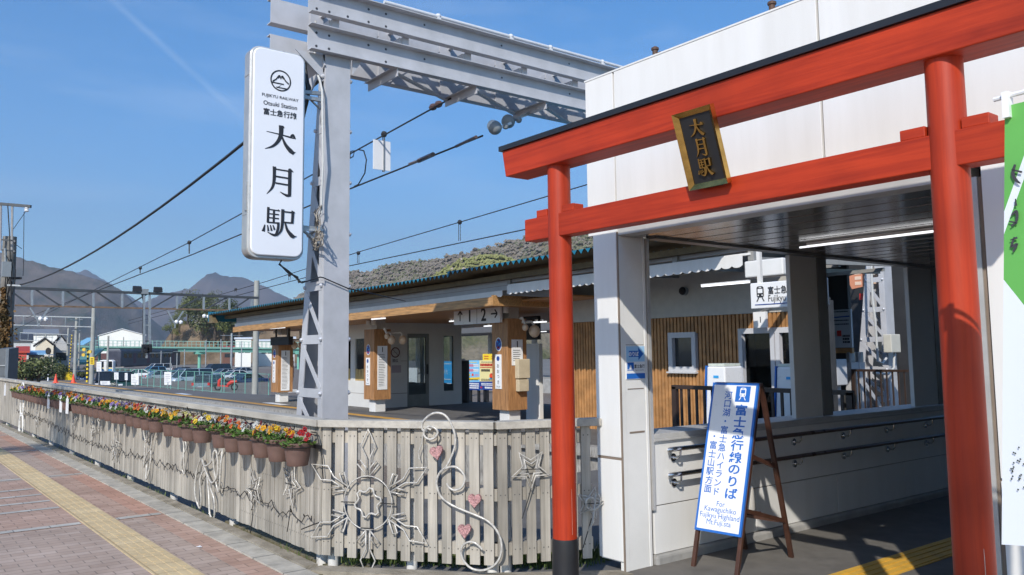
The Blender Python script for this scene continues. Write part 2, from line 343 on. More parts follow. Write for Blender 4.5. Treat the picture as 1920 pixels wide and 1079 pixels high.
def stroke(mb, pts, w, O, ex, ey, ez, s, lift, m=0):      # brush stroke with changing width, raised by lift
    O, ex, ey, ez = V(O), V(ex).normalized(), V(ey).normalized(), V(ez).normalized()
    P = [V((p[0], p[1])) for p in pts]
    if len(P) > 2:      # round the bends
        Q = [P[0]]; ww = [w[0]]
        for i in range(len(P)-1):
            a = P[max(i-1, 0)]; b = P[i]; c = P[i+1]; d = P[min(i+2, len(P)-1)]
            for k in range(1, 6):
                t = k/5; Q.append(.5*((2*b)+(c-a)*t+(2*a-5*b+4*c-d)*t*t+(3*b-a-3*c+d)*t**3)); ww.append(w[i]*(1-t)+w[i+1]*t)
        P, w = Q, ww
    L_, R_ = [], []
    for i, p in enumerate(P):
        t = (P[min(i+1, len(P)-1)]-P[max(i-1, 0)]).normalized(); n = V((-t.y, t.x))*w[i]/2; L_.append(p+n); R_.append(p-n)
    n = len(P); pos = lambda q, h: O+ex*(q.x*s)+ey*(q.y*s)+ez*h
    vs = [pos(q, lift) for q in L_]+[pos(q, lift) for q in R_]+[pos(q, 0) for q in L_]+[pos(q, 0) for q in R_]
    fs = []
    for i in range(n-1):
        fs += [(i, i+1, n+i+1, n+i), (2*n+i, 3*n+i, 3*n+i+1, 2*n+i+1), (i, 2*n+i, 2*n+i+1, i+1), (n+i, n+i+1, 3*n+i+1, 3*n+i)]
    fs += [(0, n, 3*n, 2*n), (n-1, 3*n-1, 4*n-1, 2*n-1)]
    return mb.add(vs, fs, m)
# brush-style characters, unit box centred on 0, y up
def _n(pts, cx, cy, h): return [((x-cx)/h, (cy-y)/h) for x, y in pts]
BRUSH = {
 '大': [(_n([(200, 727), (300, 736), (385, 748), (424, 752)], 307, 773, 240), [.02, .045, .06, .02]), (_n([(384, 742), (402, 728), (424, 757)], 307, 773, 240), [.05, .11, .02]),
       (_n([(310, 660), (308, 740), (285, 800), (245, 845), (190, 872)], 307, 773, 240), [.17, .15, .12, .08, .015]), (_n([(296, 662), (322, 668), (334, 678)], 307, 773, 240), [.02, .07, .02]),
       (_n([(314, 745), (345, 815), (385, 862), (412, 880)], 307, 773, 240), [.04, .11, .16, .10]), (_n([(396, 882), (424, 866)], 307, 773, 240), [.12, .01])],
 '月': [(_n([(290, 122), (290, 240), (275, 320), (228, 386)], 340, 255, 270), [.12, .115, .09, .012]), (_n([(276, 122), (308, 140)], 340, 255, 270), [.03, .03]),
       (_n([(290, 144), (420, 150)], 340, 255, 270), [.05, .05]), (_n([(424, 140), (424, 372)], 340, 255, 270), [.13, .12]), (_n([(410, 136), (425, 132), (455, 154)], 340, 255, 270), [.02, .08, .02]),
       (_n([(435, 372), (400, 380), (340, 352)], 340, 255, 270), [.09, .09, .012]), (_n([(304, 212), (412, 217)], 340, 255, 270), [.055, .055]), (_n([(302, 274), (410, 280)], 340, 255, 270), [.055, .055])],
 '駅': [(_n([(240, 520), (237, 662)], 335, 652, 270), [.09, .085]), (_n([(240, 540), (338, 546)], 335, 652, 270), [.045, .045]), (_n([(320, 540), (338, 546)], 335, 652, 270), [.07, .02]),
       (_n([(288, 542), (286, 660)], 335, 652, 270), [.075, .075]), (_n([(243, 580), (330, 582)], 335, 652, 270), [.04, .045]), (_n([(243, 616), (330, 619)], 335, 652, 270), [.04, .045]),
       (_n([(232, 660), (335, 660)], 335, 652, 270), [.05, .05]), (_n([(325, 652), (324, 705), (306, 768), (276, 770), (232, 748)], 335, 652, 270), [.09, .09, .09, .07, .012]),
       (_n([(212, 684), (200, 746)], 335, 652, 270), [.03, .11]), (_n([(234, 686), (242, 740)], 335, 652, 270), [.03, .065]), (_n([(258, 684), (269, 735)], 335, 652, 270), [.03, .065]), (_n([(280, 682), (294, 724)], 335, 652, 270), [.03, .065]),
       (_n([(362, 528), (360, 650), (348, 728), (312, 782)], 335, 652, 270), [.11, .10, .08, .012]), (_n([(362, 548), (450, 550)], 335, 652, 270), [.045, .045]), (_n([(450, 538), (444, 652)], 335, 652, 270), [.10, .09]),
       (_n([(438, 536), (466, 550)], 335, 652, 270), [.05, .02]), (_n([(362, 646), (446, 648)], 335, 652, 270), [.045, .045]), (_n([(384, 652), (402, 715), (440, 765), (462, 775)], 335, 652, 270), [.04, .09, .14, .10]), (_n([(452, 776), (482, 768)], 335, 652, 270), [.08, .012])]}
def brush(mb, ch, O, ex, ey, ez, size, lift, m=0, sx=1):
    for i, (p, w) in enumerate(BRUSH[ch]): stroke(mb, [(x*sx, y) for x, y in p], w, O, ex, ey, ez, size, lift+i*.0004, m)
    return mb
def train_mark(mb, O, ex, ey, s, m_bg, m_fg, lift, ez):      # small front-of-a-train pictogram
    O, ex, ey, ez = V(O), V(ex).normalized(), V(ey).normalized(), V(ez).normalized()
    q = lambda x0, y0, x1, y1, m, l: mb.quad(*[O+ex*x*s+ey*y*s+ez*l for x, y in ((x0, y0), (x1, y0), (x1, y1), (x0, y1))], m)
    mb.add([O+ex*x*s+ey*y*s+ez*lift for x, y in ((-.17, -.2), (.17, -.2), (.22, -.12), (.22, .3), (.14, .38), (-.14, .38), (-.22, .3), (-.22, -.12))], [tuple(range(8))], m_fg)
    q(-.15, .02, .15, .24, m_bg, lift+.001); q(-.08, .29, .08, .33, m_bg, lift+.001)
    for sx in (-1, 1):
        q(sx*.12-.035, -.13, sx*.12+.035, -.06, m_bg, lift+.001)
        mb.quad(*[O+ex*x*s+ey*y*s+ez*lift for x, y in ((sx*.08, -.22), (sx*.14, -.22), (sx*.26, -.42), (sx*.19, -.42))], m_fg)
    return mb
# ================= SETTING: ground =================
ground_m = M('yard_ground', (.20, .185, .165), .95, var=.25, sc=.15, bump=.2, bsc=4)
ballast_m = M('ballast', (.20, .165, .14), .95, var=.35, sc=18, bump=.8, bsc=30)
g = MB().quad((-9000, -9000, -1.75), (3000, -9000, -1.75), (3000, 9000, -1.75), (-9000, 9000, -1.75)); struct(g.build('ground', ground_m))
g = MB().box((-400, 3.15, -1.74), (-8.5, 60, -1.0)); struct(g.build('track_bed', ballast_m))
struct(MB().quad((-45, -30, 0), (12, -30, 0), (12, 2.52, 0), (-45, 2.52, 0)).build('sidewalk', paving()))
pale_tile = tiles('pale_tile', (.47, .44, .385), (.52, .49, .43), (.25, .24, .22), .3, .3, rot=0)
mb = MB()
for x in (-5.4, -9.1, -12.9, -16.65, -20.4, -24.1): mb.quad((x-.06, .6, .004), (x+.06, .6, .004), (x+.06, 1.76, .004), (x-.06, 1.76, .004)); mb.quad((x-.06, 2.08, .004), (x+.06, 2.08, .004), (x+.06, 2.5, .004), (x-.06, 2.5, .004))
for x in (-10.2, -10.75, -11.3, -11.85): mb.quad((x-.05, .6, .004), (x+.05, .6, .004), (x+.05, 1.76, .004), (x-.05, 1.76, .004))
struct(mb.build('pale_band', pale_tile))
tact_m = tiles('tactile_tile', (.60, .455, .25), (.65, .505, .29), (.40, .30, .17), .3, .3, .006, 0, .75, 0, .22)
mb = MB().box((-45, 1.78, -.01), (6, 2.07, .006))
for i in range(170):
    x = -4-.3*i*1.0
    if x < -26: break
    for k in range(4): mb.box((x-.28, 1.805+k*.068, .005), (x-.02, 1.84+k*.068, .0095))
struct(mb.build('tactile_paving', tact_m))
kerb_m = tiles('kerb_stone', (.45, .415, .35), (.50, .465, .395), (.2, .19, .17), .6, .5, .01, 0, .85, 0, .4)
struct(MB().box((-45, 2.52, -.3), (-5.7, 2.70, .012)).build('kerb', kerb_m))
dirt_m = M('mossy_verge', (.185, .155, .10), .95, var=.5, sc=9, bump=.7, bsc=40, dark=(.085, .085, .04))
struct(MB().box((-45, 2.70, -.5), (-5.9, 2.845, -.02)).box((-45, 2.846, -.5), (-6.0, 3.2, -.24)).build('verge', dirt_m))
conc_kerb = M('old_concrete', (.30, .265, .21), .9, var=.3, sc=4, bump=.4, bsc=30, dark=(.16, .135, .095))
mb = MB(); mb.box((-45, 2.705, -.2), (-6.05, 2.81, .022))
mb.prism([(-6.02, 2.69), (-4.98, 3.50), (-4.36, 4.28), (-4.36, 4.46), (-4.5, 4.46), (-5.06, 3.68), (-6.06, 2.84)], (0, 0, -.2), (1, 0, 0), (0, 1, 0), (0, 0, .205))
struct(mb.build('fence_footing', conc_kerb))
struct(MB().prism([(-5.85, 2.5), (6, 2.5), (6, 4.43), (-4.3, 4.43), (-4.3, 4.3), (-4.95, 3.52)], (0, 0, -.3), (1, 0, 0), (0, 1, 0), (0, 0, .298)).build('forecourt', asphalt_l))
struct(MB().box((-8.5, 3.2, -.3), (-4.5, 40, -.02)).build('ramp_base', asphalt_l))
struct(MB().box((-4.5, 4.43, -.3), (6, 24, .0)).build('passage_floor', asphalt))
mb = MB().box((-3.455, 4.9, -.01), (-3.155, 20, .005))
for k in range(4): mb.box((-3.43+k*.07, 4.9, .004), (-3.39+k*.07, 20, .010))
struct(mb.build('passage_tactile', yell_paint))
# grass behind the diagonal fence
gr = leafmat('verge_grass', (.05, .085, .02), (.15, .185, .06), 4)
mb = MB(); rnd = random.Random(3)
for i in range(3800):
    t = rnd.random(); a = V((-6.0, 3.05, -.02)).lerp(V((-4.75, 4.3, -.02)), t) + V((rnd.uniform(-.1, .1)-.12, rnd.uniform(-.05, .55), 0)); h = rnd.uniform(.04, .13); an = rnd.uniform(0, pi); d = V((cos(an), sin(an), 0))*.006; l = V((rnd.uniform(-.04, .04), rnd.uniform(-.04, .04), h))
    mb.add([a-d, a+d, a+l], [(0, 1, 2)])
for i in range(1100):
    x = rnd.uniform(-24, -6.1); a = V((x, rnd.uniform(2.80, 2.845), -.02)); h = rnd.uniform(.02, .09)*(1 if noise.noise(V((x*1.3, 0, 0))) > 0 else .4); an = rnd.uniform(0, pi); d = V((cos(an), sin(an), 0))*.006; l = V((rnd.uniform(-.04, .04), rnd.uniform(-.04, .04), h))
    mb.add([a-d, a+d, a+l], [(0, 1, 2)])
struct(mb.build('grass', gr), 'stuff')
struct(MB().prism([(-6.1, 2.95), (-5.0, 3.85), (-4.5, 4.46), (-4.5, 6), (-8.5, 6), (-8.5, 2.95)], (0, 0, -.3), (1, 0, 0), (0, 1, 0), (0, 0, .26)).build('grass_soil', dirt_m))

# ================= FENCES =================
bd, bdd = (.50, .455, .385), (.35, .32, .27)
plank_x = plankmat('weathered_boards', bd, bdd, .0895, 0)
plank_d = plankmat('weathered_boards_open', bd, bdd, .0535, 0)
rail_m = grain('weathered_rail', (.50, .465, .40), (.38, .35, .305), 0, .7, bump=.15)
post_m = M('white_post', (.72, .70, .66), .5, var=.12, sc=6)
nail_m = M('nail_head', (.08, .075, .07), .6, var=0)
def fence(label, A, B, pitch, bw, plank, posts, seed, capx=(0, 0)):
    A, B = V(A), V(B); d = (B-A); Ln = d.length; d.normalize(); n = V((d.y, -d.x, 0)); rn = random.Random(seed)      # n points to the street
    if n.y > 0 and abs(d.x) > .3: n = -n
    t = thing('picket_fence', label, 'fence', ((A+B)/2)*1.0)
    mb = MB(); k = int(Ln/pitch); nl = MB()
    for i in range(k):
        s = (i+.5)*Ln/k; c = A+d*s; w = bw/2*rn.uniform(.97, 1.02); z0 = .062+rn.uniform(-.006, .006)
        o = n*rn.uniform(-.002, .003)
        p = [c-d*w+o, c+d*w+o, c+d*w+o-n*.02, c-d*w+o-n*.02]
        mb.hexa([q+V((0, 0, z0)) for q in p]+[q+V((0, 0, 1.035)) for q in p])
        if (c-EYE).length < 8.5:
            for z in (.17, .56, .97):
                for sx in (-.5, .5):
                    q = c+d*w*sx+o+n*.0015+V((0, 0, z)); e = .0042; u_ = V((0, 0, e)); nl.quad(q-d*e-u_, q+d*e-u_, q+d*e+u_, q-d*e+u_)
    o = mb.build('slat_panel', plank, t)
    if nl.v: nl.build('nail', nail_m, o)
    mb = MB()
    for z in (.17, .56, .96): mb.bar(A-n*.045+V((0, 0, z)), B-n*.045+V((0, 0, z)), .045, .09)
    mb.build('back_rail', plank, t)
    MB().bar(A-d*capx[0]-n*.02+V((0, 0, 1.065)), B+d*capx[1]-n*.02+V((0, 0, 1.065)), .13, .055).build('top_rail', rail_m, t, bevel=.004)
    for s in posts:
        c = A+d*s-n*.11; MB().cyl(c+V((0, 0, -.1)), c+V((0, 0, 1.03)), .042, n=14).build('post', post_m, t, smooth=40)
    return t
FA, FB, FC, FD = (-30, 2.86, 0), (-6.13, 2.86, 0), (-4.985, 3.70, 0), (-4.70, 4.40, 0)
fence('long weathered board fence beside the pavement carrying the flower pots', FA, FB, .0895, .079, plank_x, [1.9+1.98*i for i in range(12)]+[23.7], 1)
fence('slanting weathered fence section behind the big snowflake light', FB, FC, .107, .074, plank_d, [.06, .72, 1.36], 2, (.0, .0))
fence('short weathered fence section between red gate post and white pillar', FC, FD, .104, .072, plank_d, [.1, .62], 3, (0, .06))
N2 = (V(FC)-V(FB)).normalized(); N2 = V((N2.y, -N2.x, 0)); P2 = V(FB)+N2*.035
N3 = (V(FD)-V(FC)).normalized(); N3 = V((N3.y, -N3.x, 0)); P3 = V(FC)+N3*.035

# ================= LIGHT DECORATIONS =================
rope = lambda mb, pts, r=.0063, closed=False: mb.tube(pts, r, 6, closed)
def curve(pts, k=5):
    P = [V(p) for p in pts]; Q = [P[0]]
    for i in range(len(P)-1):
        a, b, c, d = P[max(i-1, 0)], P[i], P[i+1], P[min(i+2, len(P)-1)]
        for j in range(1, k+1): t = j/k; Q.append(.5*((2*b)+(c-a)*t+(2*a-5*b+4*c-d)*t*t+(3*b-a-3*c+d)*t**3))
    return Q
tie_m = cable_mat
def frame_of(P, n, u, v):
    o = on(u, v, P, n); ez = V(n).normalized(); ey = V((0, 0, 1)); ex = ey.cross(ez).normalized(); return o, ex, ey, ez
# snowflake
O, ex, ey, ez = frame_of(P2, N2, 690, 943)
t = thing('snowflake_light', 'large clear rope light snowflake wired to the slanting fence', 'light decoration', O)
R0 = .55; pt = lambda x, y, a, l=0: O+(ex*(x*cos(a)-y*sin(a))+ey*(x*sin(a)+y*cos(a)))*R0+ez*l
for k in range(6):
    a = k*pi/3; mb = MB()
    rope(mb, [pt(*q, a) for q in ((.03, .36), (.03, .62), (.11, .77), (0, 1), (-.11, .77), (-.03, .62), (-.03, .36))])
    for s in (-1, 1): rope(mb, [pt(*q, a) for q in ((s*.03, .37), (s*.165, .52), (s*.115, .57), (s*.03, .47), (s*.03, .43))])
    mb.build('arm', tube_mat, t, smooth=True)
mb = MB(); rope(mb, [pt(.36*cos(i*pi/18), .36*sin(i*pi/18), 0, .004) for i in range(36)], .005, True); mb.build('ring', tube_mat, t, smooth=True)
mb = MB(); rope(mb, [pt((.2 if i % 4 in (0, 1) else .15)*cos((i+.5)*pi/12), (.2 if i % 4 in (0, 1) else .15)*sin((i+.5)*pi/12), 0, .002) for i in range(24)], .0085, True); mb.build('hub', tube_mat, t, smooth=True)
mb = MB()
for x, y in ((-.3, .0), (.3, 0), (0, .34), (0, -.34)): MB().bar(pt(x-.1, y, 0, .006), pt(x+.1, y, 0, .006), .012, .006).build('cable_tie', tie_m, t)
# scroll with hearts
z5 = lambda l: [on(560+x/3.183, 740+y/3.183, P2+N2*.012, N2) for x, y in l]
t = thing('scroll_light', 'tall curling clear rope light scroll with three pink hearts on fence', 'light decoration', z5([(990, 600)])[0])
mb = MB()
rope(mb, curve(z5([(790, 212), (765, 202), (748, 222), (752, 250), (780, 268), (812, 258), (830, 228), (812, 200), (775, 192), (745, 215), (735, 190), (748, 155), (785, 122), (825, 110), (870, 122), (905, 165), (930, 230), (934, 300), (912, 370), (880, 432), (842, 468), (824, 515), (828, 560), (850, 610), (905, 655), (980, 690), (1060, 722), (1130, 757), (1182, 812), (1210, 885), (1204, 965), (1165, 1022), (1100, 1050), (1035, 1040), (990, 1000), (970, 950), (980, 902), (1022, 880), (1062, 892), (1098, 928)])), .0088)
rope(mb, curve(z5([(842, 468), (880, 440), (935, 432), (978, 465), (992, 510), (972, 556), (930, 572), (898, 555), (885, 530)])), .0088)
rope(mb, curve(z5([(740, 240), (735, 290), (715, 350), (722, 390)])), .004)
mb.build('scroll', tube_mat, t, smooth=True)
heart_m = M('pink_tinsel', (.56, .30, .29), .8, var=.35, sc=60, bump=.8, bsc=120)
for cx_, cy_, r in ((828, 342, .2), (1055, 628, .0), (995, 808, .06)):
    o = z5([(cx_, cy_)])[0]; mb = MB(); poly = []
    for i in range(28):
        a = 2*pi*i/28; x = 16*sin(a)**3/17; y = (13*cos(a)-5*cos(2*a)-2*cos(3*a)-cos(4*a))/17; poly.append(((x*cos(r)-y*sin(r))*.053, (x*sin(r)+y*cos(r))*.06))
    mb.prism(poly, o, ex, ey, ez*.03); h = mb.build('heart', heart_m, t, bevel=.008)
# stars
def star(P, n, u, v, r, label, rot=0, curl=False, grp='wire star lights on the fences', ins=.6):
    O, ex, ey, ez = frame_of(P, n, u, v)
    t = thing('star_light', label, 'light decoration', O, grp); mb = MB()
    for k, q in ((1, 0), (ins, .008)):
        rope(mb, [O+(ex*sin(rot+i*pi/5)+ey*cos(rot+i*pi/5))*r*k*(1 if i % 2 == 0 else .42)+ez*q for i in range(10)], .007, True)
    mb.build('outline', tube_mat, t, smooth=True)
    if curl:
        mb = MB(); rope(mb, [O+ex*(.07*cos(a)*(.3+a/9))+ey*(.07*sin(a)*(.3+a/9)+.01)+ez*.012 for a in [i*.35 for i in range(22)]]+[O+ex*.01-ey*.13+ez*.012, O-ex*.03-ey*.2+ez*.01], .008); mb.build('tail', tube_mat, t, smooth=True)
    MB().bar(O-ex*r*.5+ez*.012, O+ex*r*.5+ez*.012, .008, .005).build('cable_tie', tie_m, t)
    MB().tube([O-ey*r*.9+ez*.005, O-ey*(r+.06)-ex*.02, O-ey*(r+.2)-ex*.07], .004, 5).build('lead', cable_mat, t)
star(P3, N3, 995, 880, .15, 'double outline star light between the scroll light and the red post', pi)
star(P3, N3, 1108, 944, .12, 'tangled star light with curling tail beside the white pillar', .3, True)
PS, NS = V((-10, 2.82, 0)), V((0, -1, 0))
star(PS, NS, 546, 908, .19, 'star light under the red pansy pot nearest the fence corner', pi-.3)
star(PS, NS, 476, 918, .19, 'star light low on boards under the white pansy pot', pi+.25)
for i, (u, v, r) in enumerate(((216, 838, .24), (174, 803, .2), (188, 790, .2), (140, 785, .2), (70, 785, .2))):
    star(PS, NS, u, v, r, ['tall star light on the boards right of the flower pot gap', 'star light low on boards beyond the leaf light', 'star light just under the pots beyond the leaf light', 'star light beside the tree shadow on the fence', 'far star light near the end of the long fence'][i], .5*i)
def swirl(u, v, sc, label, pts):
    O, ex, ey, ez = frame_of(PS, NS, u, v); t = thing('swirl_light', label, 'light decoration', O, 'curling rope lights on the long fence'); mb = MB()
    for l in pts: rope(mb, curve([O+ex*x*sc+ey*y*sc+ez*.012*(i % 3) for i, (x, y) in enumerate(l)]), .010)
    mb.build('rope', tube_mat, t, smooth=True)
S1 = [[(.25, .75), (.45, .8), (.5, .6), (.42, .3), (.3, .05), (.0, -.05), (-.3, .05), (-.5, -.2), (-.5, -.6), (-.35, -.85), (-.2, -.7), (-.22, -.3), (-.05, -.15), (.2, -.5), (.35, -.85), (.45, -.9), (.5, -.6), (.35, -.4)],
      [(-.3, .05), (.1, -.2), (.45, -.3), (.6, -.1), (.55, .25), (.45, .15), (.55, -.35), (.75, -.4), (.85, 0), (.8, .3), (.65, .2)]]
swirl(388, 868, .56, 'big double curl rope light behind the red and yellow pots', S1)
S2 = [[(.1, 1), (-.1, .9), (-.15, .5), (-.05, .1), (.2, .15), (.3, .4), (.1, .5)], [(-.1, .0), (-.05, -.6), (.2, -.3), (.5, -.1), (.5, -.6), (.3, -.9), (.15, -.5)], [(-.1, .1), (.4, .3), (.7, .6)], [(.5, -.1), (.7, .3), (.9, .35), (1.0, .6)]]
swirl(274, 835, .44, 'leaf shaped rope light under the orange pansy pots', S2)
swirl(345, 850, .24, 'small looped rope light left of the big double curl', [[(-.4, .8), (.1, .4), (.3, -.2), (.2, -.9), (-.05, -.7), (.1, -.2), (.35, .3), (.2, .6)]])
# white cloth snowman-ish bundle on far fence
O, ex, ey, ez = frame_of(PS, NS, 43, 772)
t = thing('snowman_light', 'white wire frame figure hanging on far end of the long fence', 'light decoration', O); mb = MB()
for y, r in ((.45, .16), (.1, .2), (-.3, .26)): mb.tube([O+ex*r*cos(a)+ey*(y+r*sin(a))+ez*.02 for a in [i*pi/8 for i in range(16)]], .018, 5, True)
mb.build('frame', white_trim, t); MB().bar(O-ey*.5, O-ey*.95, .05, .03).build('stake', white_trim, t)
# string lights
def string_light(label, f, n, amp, seed):
    rn = random.Random(seed); pts = []; mb = MB()
    for i in range(n):
        p = f(i/(n-1)); pts.append(p+V((0, -.012-.008*rn.random(), amp*(.75*sin(i*1.15+sin(i*.31))+rn.uniform(-.55, .55)))))
    mb.tube(pts, .0038, 5)
    for p in pts[::2]:
        q = p+V((rn.uniform(-.035, .035), rn.uniform(-.02, 0), rn.choice((-1, 1))*rn.uniform(.02, .045))); mb.tube([p, (p+q)/2, q], [.0025, .0055, .004], 5)
    o = mb.build('string_lights', cable_mat)
    return tag(o, label, 'string lights')
string_light('black string of small bulbs sagging along the lower fence boards', lambda t: V((-6.2-15.5*t, 2.84, .30+.04*sin(t*9)+.10*t)), 250, .04, 5)
string_light('black string of small bulbs under the fence top rail behind the pots', lambda t: V((-6.25-10*t, 2.84, .975+.02*sin(t*23))), 130, .025, 6)
mb = MB(); a = on(594, 812, P2, N2); mb.tube([a+V((-.1, 0, .0)), a, on(600, 840, P2, N2), on(604, 858, P2, N2), on(606, 900, P2, N2)], .005, 5); mb.tube([on(565, 993, PS, NS), on(585, 985, P2, N2), on(605, 978, P2, N2)], .005, 5)
tag(mb.build('loose_cable', cable_mat), 'loose black lead hanging down at the fence corner', 'cable')

# ================= FLOWER POTS =================
leaf_g = leafmat('pansy_leaf', (.05, .11, .02), (.15, .24, .05), 25)
PETAL = {k: M('petal_'+k, tuple(x*.7 for x in c), .6, var=.2, sc=40) for k, c in {'yellow': (.85, .60, .02), 'golden': (.85, .42, .01), 'orange': (.72, .17, .015), 'red': (.45, .012, .015), 'crimson': (.20, .008, .015), 'white': (.78, .78, .74), 'violet': (.36, .24, .60), 'lemon': (.82, .75, .25), 'purple': (.05, .015, .10), 'apricot': (.75, .32, .10)}.items()}
def flower_parts(pot, kinds, seed, nb=14):
    rn = random.Random(seed); mb = MB()
    for i in range(190):      # leaves
        a = rn.uniform(0, 2*pi); r = .115*sqrt(rn.random()); b = V((r*cos(a), r*sin(a), .155+rn.uniform(0, .055)*(1.15-r/.12))); l = rn.uniform(.025, .05); d = V((cos(a+rn.uniform(-1, 1)), sin(a+rn.uniform(-1, 1)), rn.uniform(-.3, .9))).normalized()*l; w = d.cross(V((rn.uniform(-1, 1), rn.uniform(-1, 1), 1))).normalized()*l*.3
        mb.add([b, b+d*.5+w, b+d, b+d*.5-w], [(0, 1, 2, 3)])
    mb.build('leaves', leaf_g, pot)
    mats = [PETAL[k] for k in kinds]+[PETAL['purple']]; mb = MB()
    for i in range(nb):
        a = rn.uniform(0, 2*pi); r = .115*sqrt(rn.random()); c = V((r*cos(a), r*sin(a), .205+.05*(1-(r/.12)**2)+rn.uniform(-.015, .03))); m = rn.randrange(len(kinds))
        n = V((cos(a)*.6+rn.uniform(-.5, .5), sin(a)*.6-.5, rn.uniform(.1, .9))).normalized(); e1 = n.orthogonal().normalized(); e2 = n.cross(e1); s = rn.uniform(.013, .020); ph = rn.uniform(0, 6)
        for k in range(5):
            th = ph+2*pi*k/5; pc = c+(e1*cos(th)+e2*sin(th))*s*.75+n*rn.uniform(-.004, .008); q = [pc+(e1*cos(b_)+e2*sin(b_))*s*.72+n*(.004*cos(3*b_)) for b_ in [j*pi/3 for j in range(6)]]
            mb.add([pc-n*.004]+q, [(0, j+1, (j+1) % 6+1) for j in range(6)], m)
        mb.add([c+n*.008+(e1*cos(b_)+e2*sin(b_))*s*.3 for b_ in [j*pi/2 for j in range(4)]], [(0, 1, 2, 3)], len(kinds))
    mb.build('blossoms', mats, pot)
def make_pot(kinds, seed):
    t = thing('flower_pot', '', 'flower pot', (0, 0, 0), 'brown pots hung along the fence')
    MB().lathe([(.002, 0), (.076, 0), (.080, .006), (.088, .05), (.0885, .054), (.094, .09), (.0945, .094), (.100, .135), (.100, .139), (.112, .141), (.116, .147), (.117, .172), (.113, .176), (.106, .174), (.103, .155), (.002, .15)], n=28).build('pot', pot_mat, t, smooth=35)
    MB().tube([V((.119*cos(a), .119*sin(a), .142)) for a in [i*pi/14 for i in range(28)]], .004, 5, True).bar((0, .115, .142), (0, .17, .142), .02, .012).build('hoop', black, t)
    MB().cyl((0, 0, .151), (0, 0, .157), .1, n=20).build('soil', soil, t)
    flower_parts(t, kinds, seed, 12)
    return t
MIX = {'red': ['red'], 'golden yellow': ['golden', 'yellow'], 'yellow and maroon': ['golden', 'golden', 'crimson'], 'white and purple': ['white', 'white', 'purple'], 'dark red': ['red', 'crimson', 'orange'], 'orange and red': ['orange', 'orange', 'crimson', 'golden'],
       'pale yellow': ['lemon', 'white', 'yellow'], 'crimson': ['crimson', 'crimson', 'red'], 'lemon': ['lemon', 'yellow'], 'yellow': ['yellow', 'golden'], 'violet and white': ['violet', 'white', 'violet'], 'apricot': ['apricot', 'orange', 'golden']}
seq = [(-6.2, 'red'), (-6.54, 'golden yellow'), (-6.88, 'yellow and maroon'), (-7.21, 'white and purple'), (-7.55, 'dark red'), (-7.89, 'orange and red'),
       (-8.46, 'pale yellow'), (-8.82, 'crimson'), (-9.15, 'lemon'), (-9.48, 'yellow'), (-10.04, 'yellow and maroon'), (-10.40, 'white and purple'), (-10.74, 'dark red'), (-11.08, 'apricot')]
rest = ['violet and white', 'violet and white', 'golden yellow', 'yellow and maroon', 'violet and white', 'violet and white', None, 'apricot', 'violet and white', 'pale yellow', 'apricot', 'orange and red', 'violet and white', None, 'orange and red', 'dark red', 'violet and white', 'golden yellow', 'lemon', 'dark red', 'orange and red', 'crimson', 'apricot', 'orange and red', None, 'violet and white', 'violet and white', 'pale yellow', 'lemon', 'pale yellow']
x = -11.55
for k in rest:
    if k: seq.append((x, k)); x -= .345
    else: x -= .12
ORD = 'nearest,second,third,fourth,fifth,sixth,seventh,eighth,ninth,tenth,eleventh,twelfth,thirteenth,fourteenth,fifteenth,sixteenth,seventeenth,eighteenth,nineteenth,twentieth'.split(',')
def ordinal(i):
    if i < 20: return ORD[i]
    w = {2: 'twenty', 3: 'thirty', 4: 'forty'}[(i+1)//10]; return w+'-'+['', 'first', 'second', 'third', 'fourth', 'fifth', 'sixth', 'seventh', 'eighth', 'ninth'][(i+1) % 10] if (i+1) % 10 else w[:-1]+'ieth'
pots, cnt = {}, {}
for i, (x, k) in enumerate(seq):
    c = cnt.get(k, 0); cnt[k] = c+1
    if k not in pots: pots[k] = make_pot(MIX[k], 11*len(pots)+3)
    rn = random.Random(i)
    place(pots[k], c > 0, f'brown hanging pot of {k} pansies, {ordinal(i)} pot from the fence corner', (x+rn.uniform(-.012, .012), 2.70, .745+rn.uniform(-.008, .008)), rn.uniform(-.4, .4) if c else 0)
# the leaning back hoop must keep facing the fence: yaw is small. bracket rail behind the pots
for i, (a, b) in enumerate(((-6.05, -8.05), (-8.3, -9.65), (-9.9, -11.25), (-11.4, -13.6), (-13.7, -15.9), (-16, -22.3))):
    tag(MB().bar((a, 2.832, .887), (b, 2.832, .887), .012, .03).build('pot_bracket', black), 'flat black bracket holding the '+['six pots nearest the fence corner', 'second cluster of pots from the corner', 'third cluster of pots from the corner', 'fourth cluster of pots from the corner', 'fifth cluster of pots from the corner', 'farthest long run of pots'][i], 'bracket', 'pot brackets on the long fence')
card_m = sign_white
for i, (u, v) in enumerate(((10, 731), (92, 752), (115, 758), (127, 760))):
    o = at(u, v, Y=2.6); mb = MB(); mb.box((o.x-.07, 2.585, o.z-.13), (o.x+.07, 2.60, o.z+.10)); mb.box((o.x-.008, 2.586, o.z+.10), (o.x+.008, 2.599, o.z+.14)); tag(mb.build('name_card', card_m), ['white card on farthest flower pot of the fence', 'white card hanging in the tree shadow on fence', 'white card at the right edge of the tree shadow', 'white card right of the shadow under apricot pansies'][i], 'card', 'white cards hung on the pots')

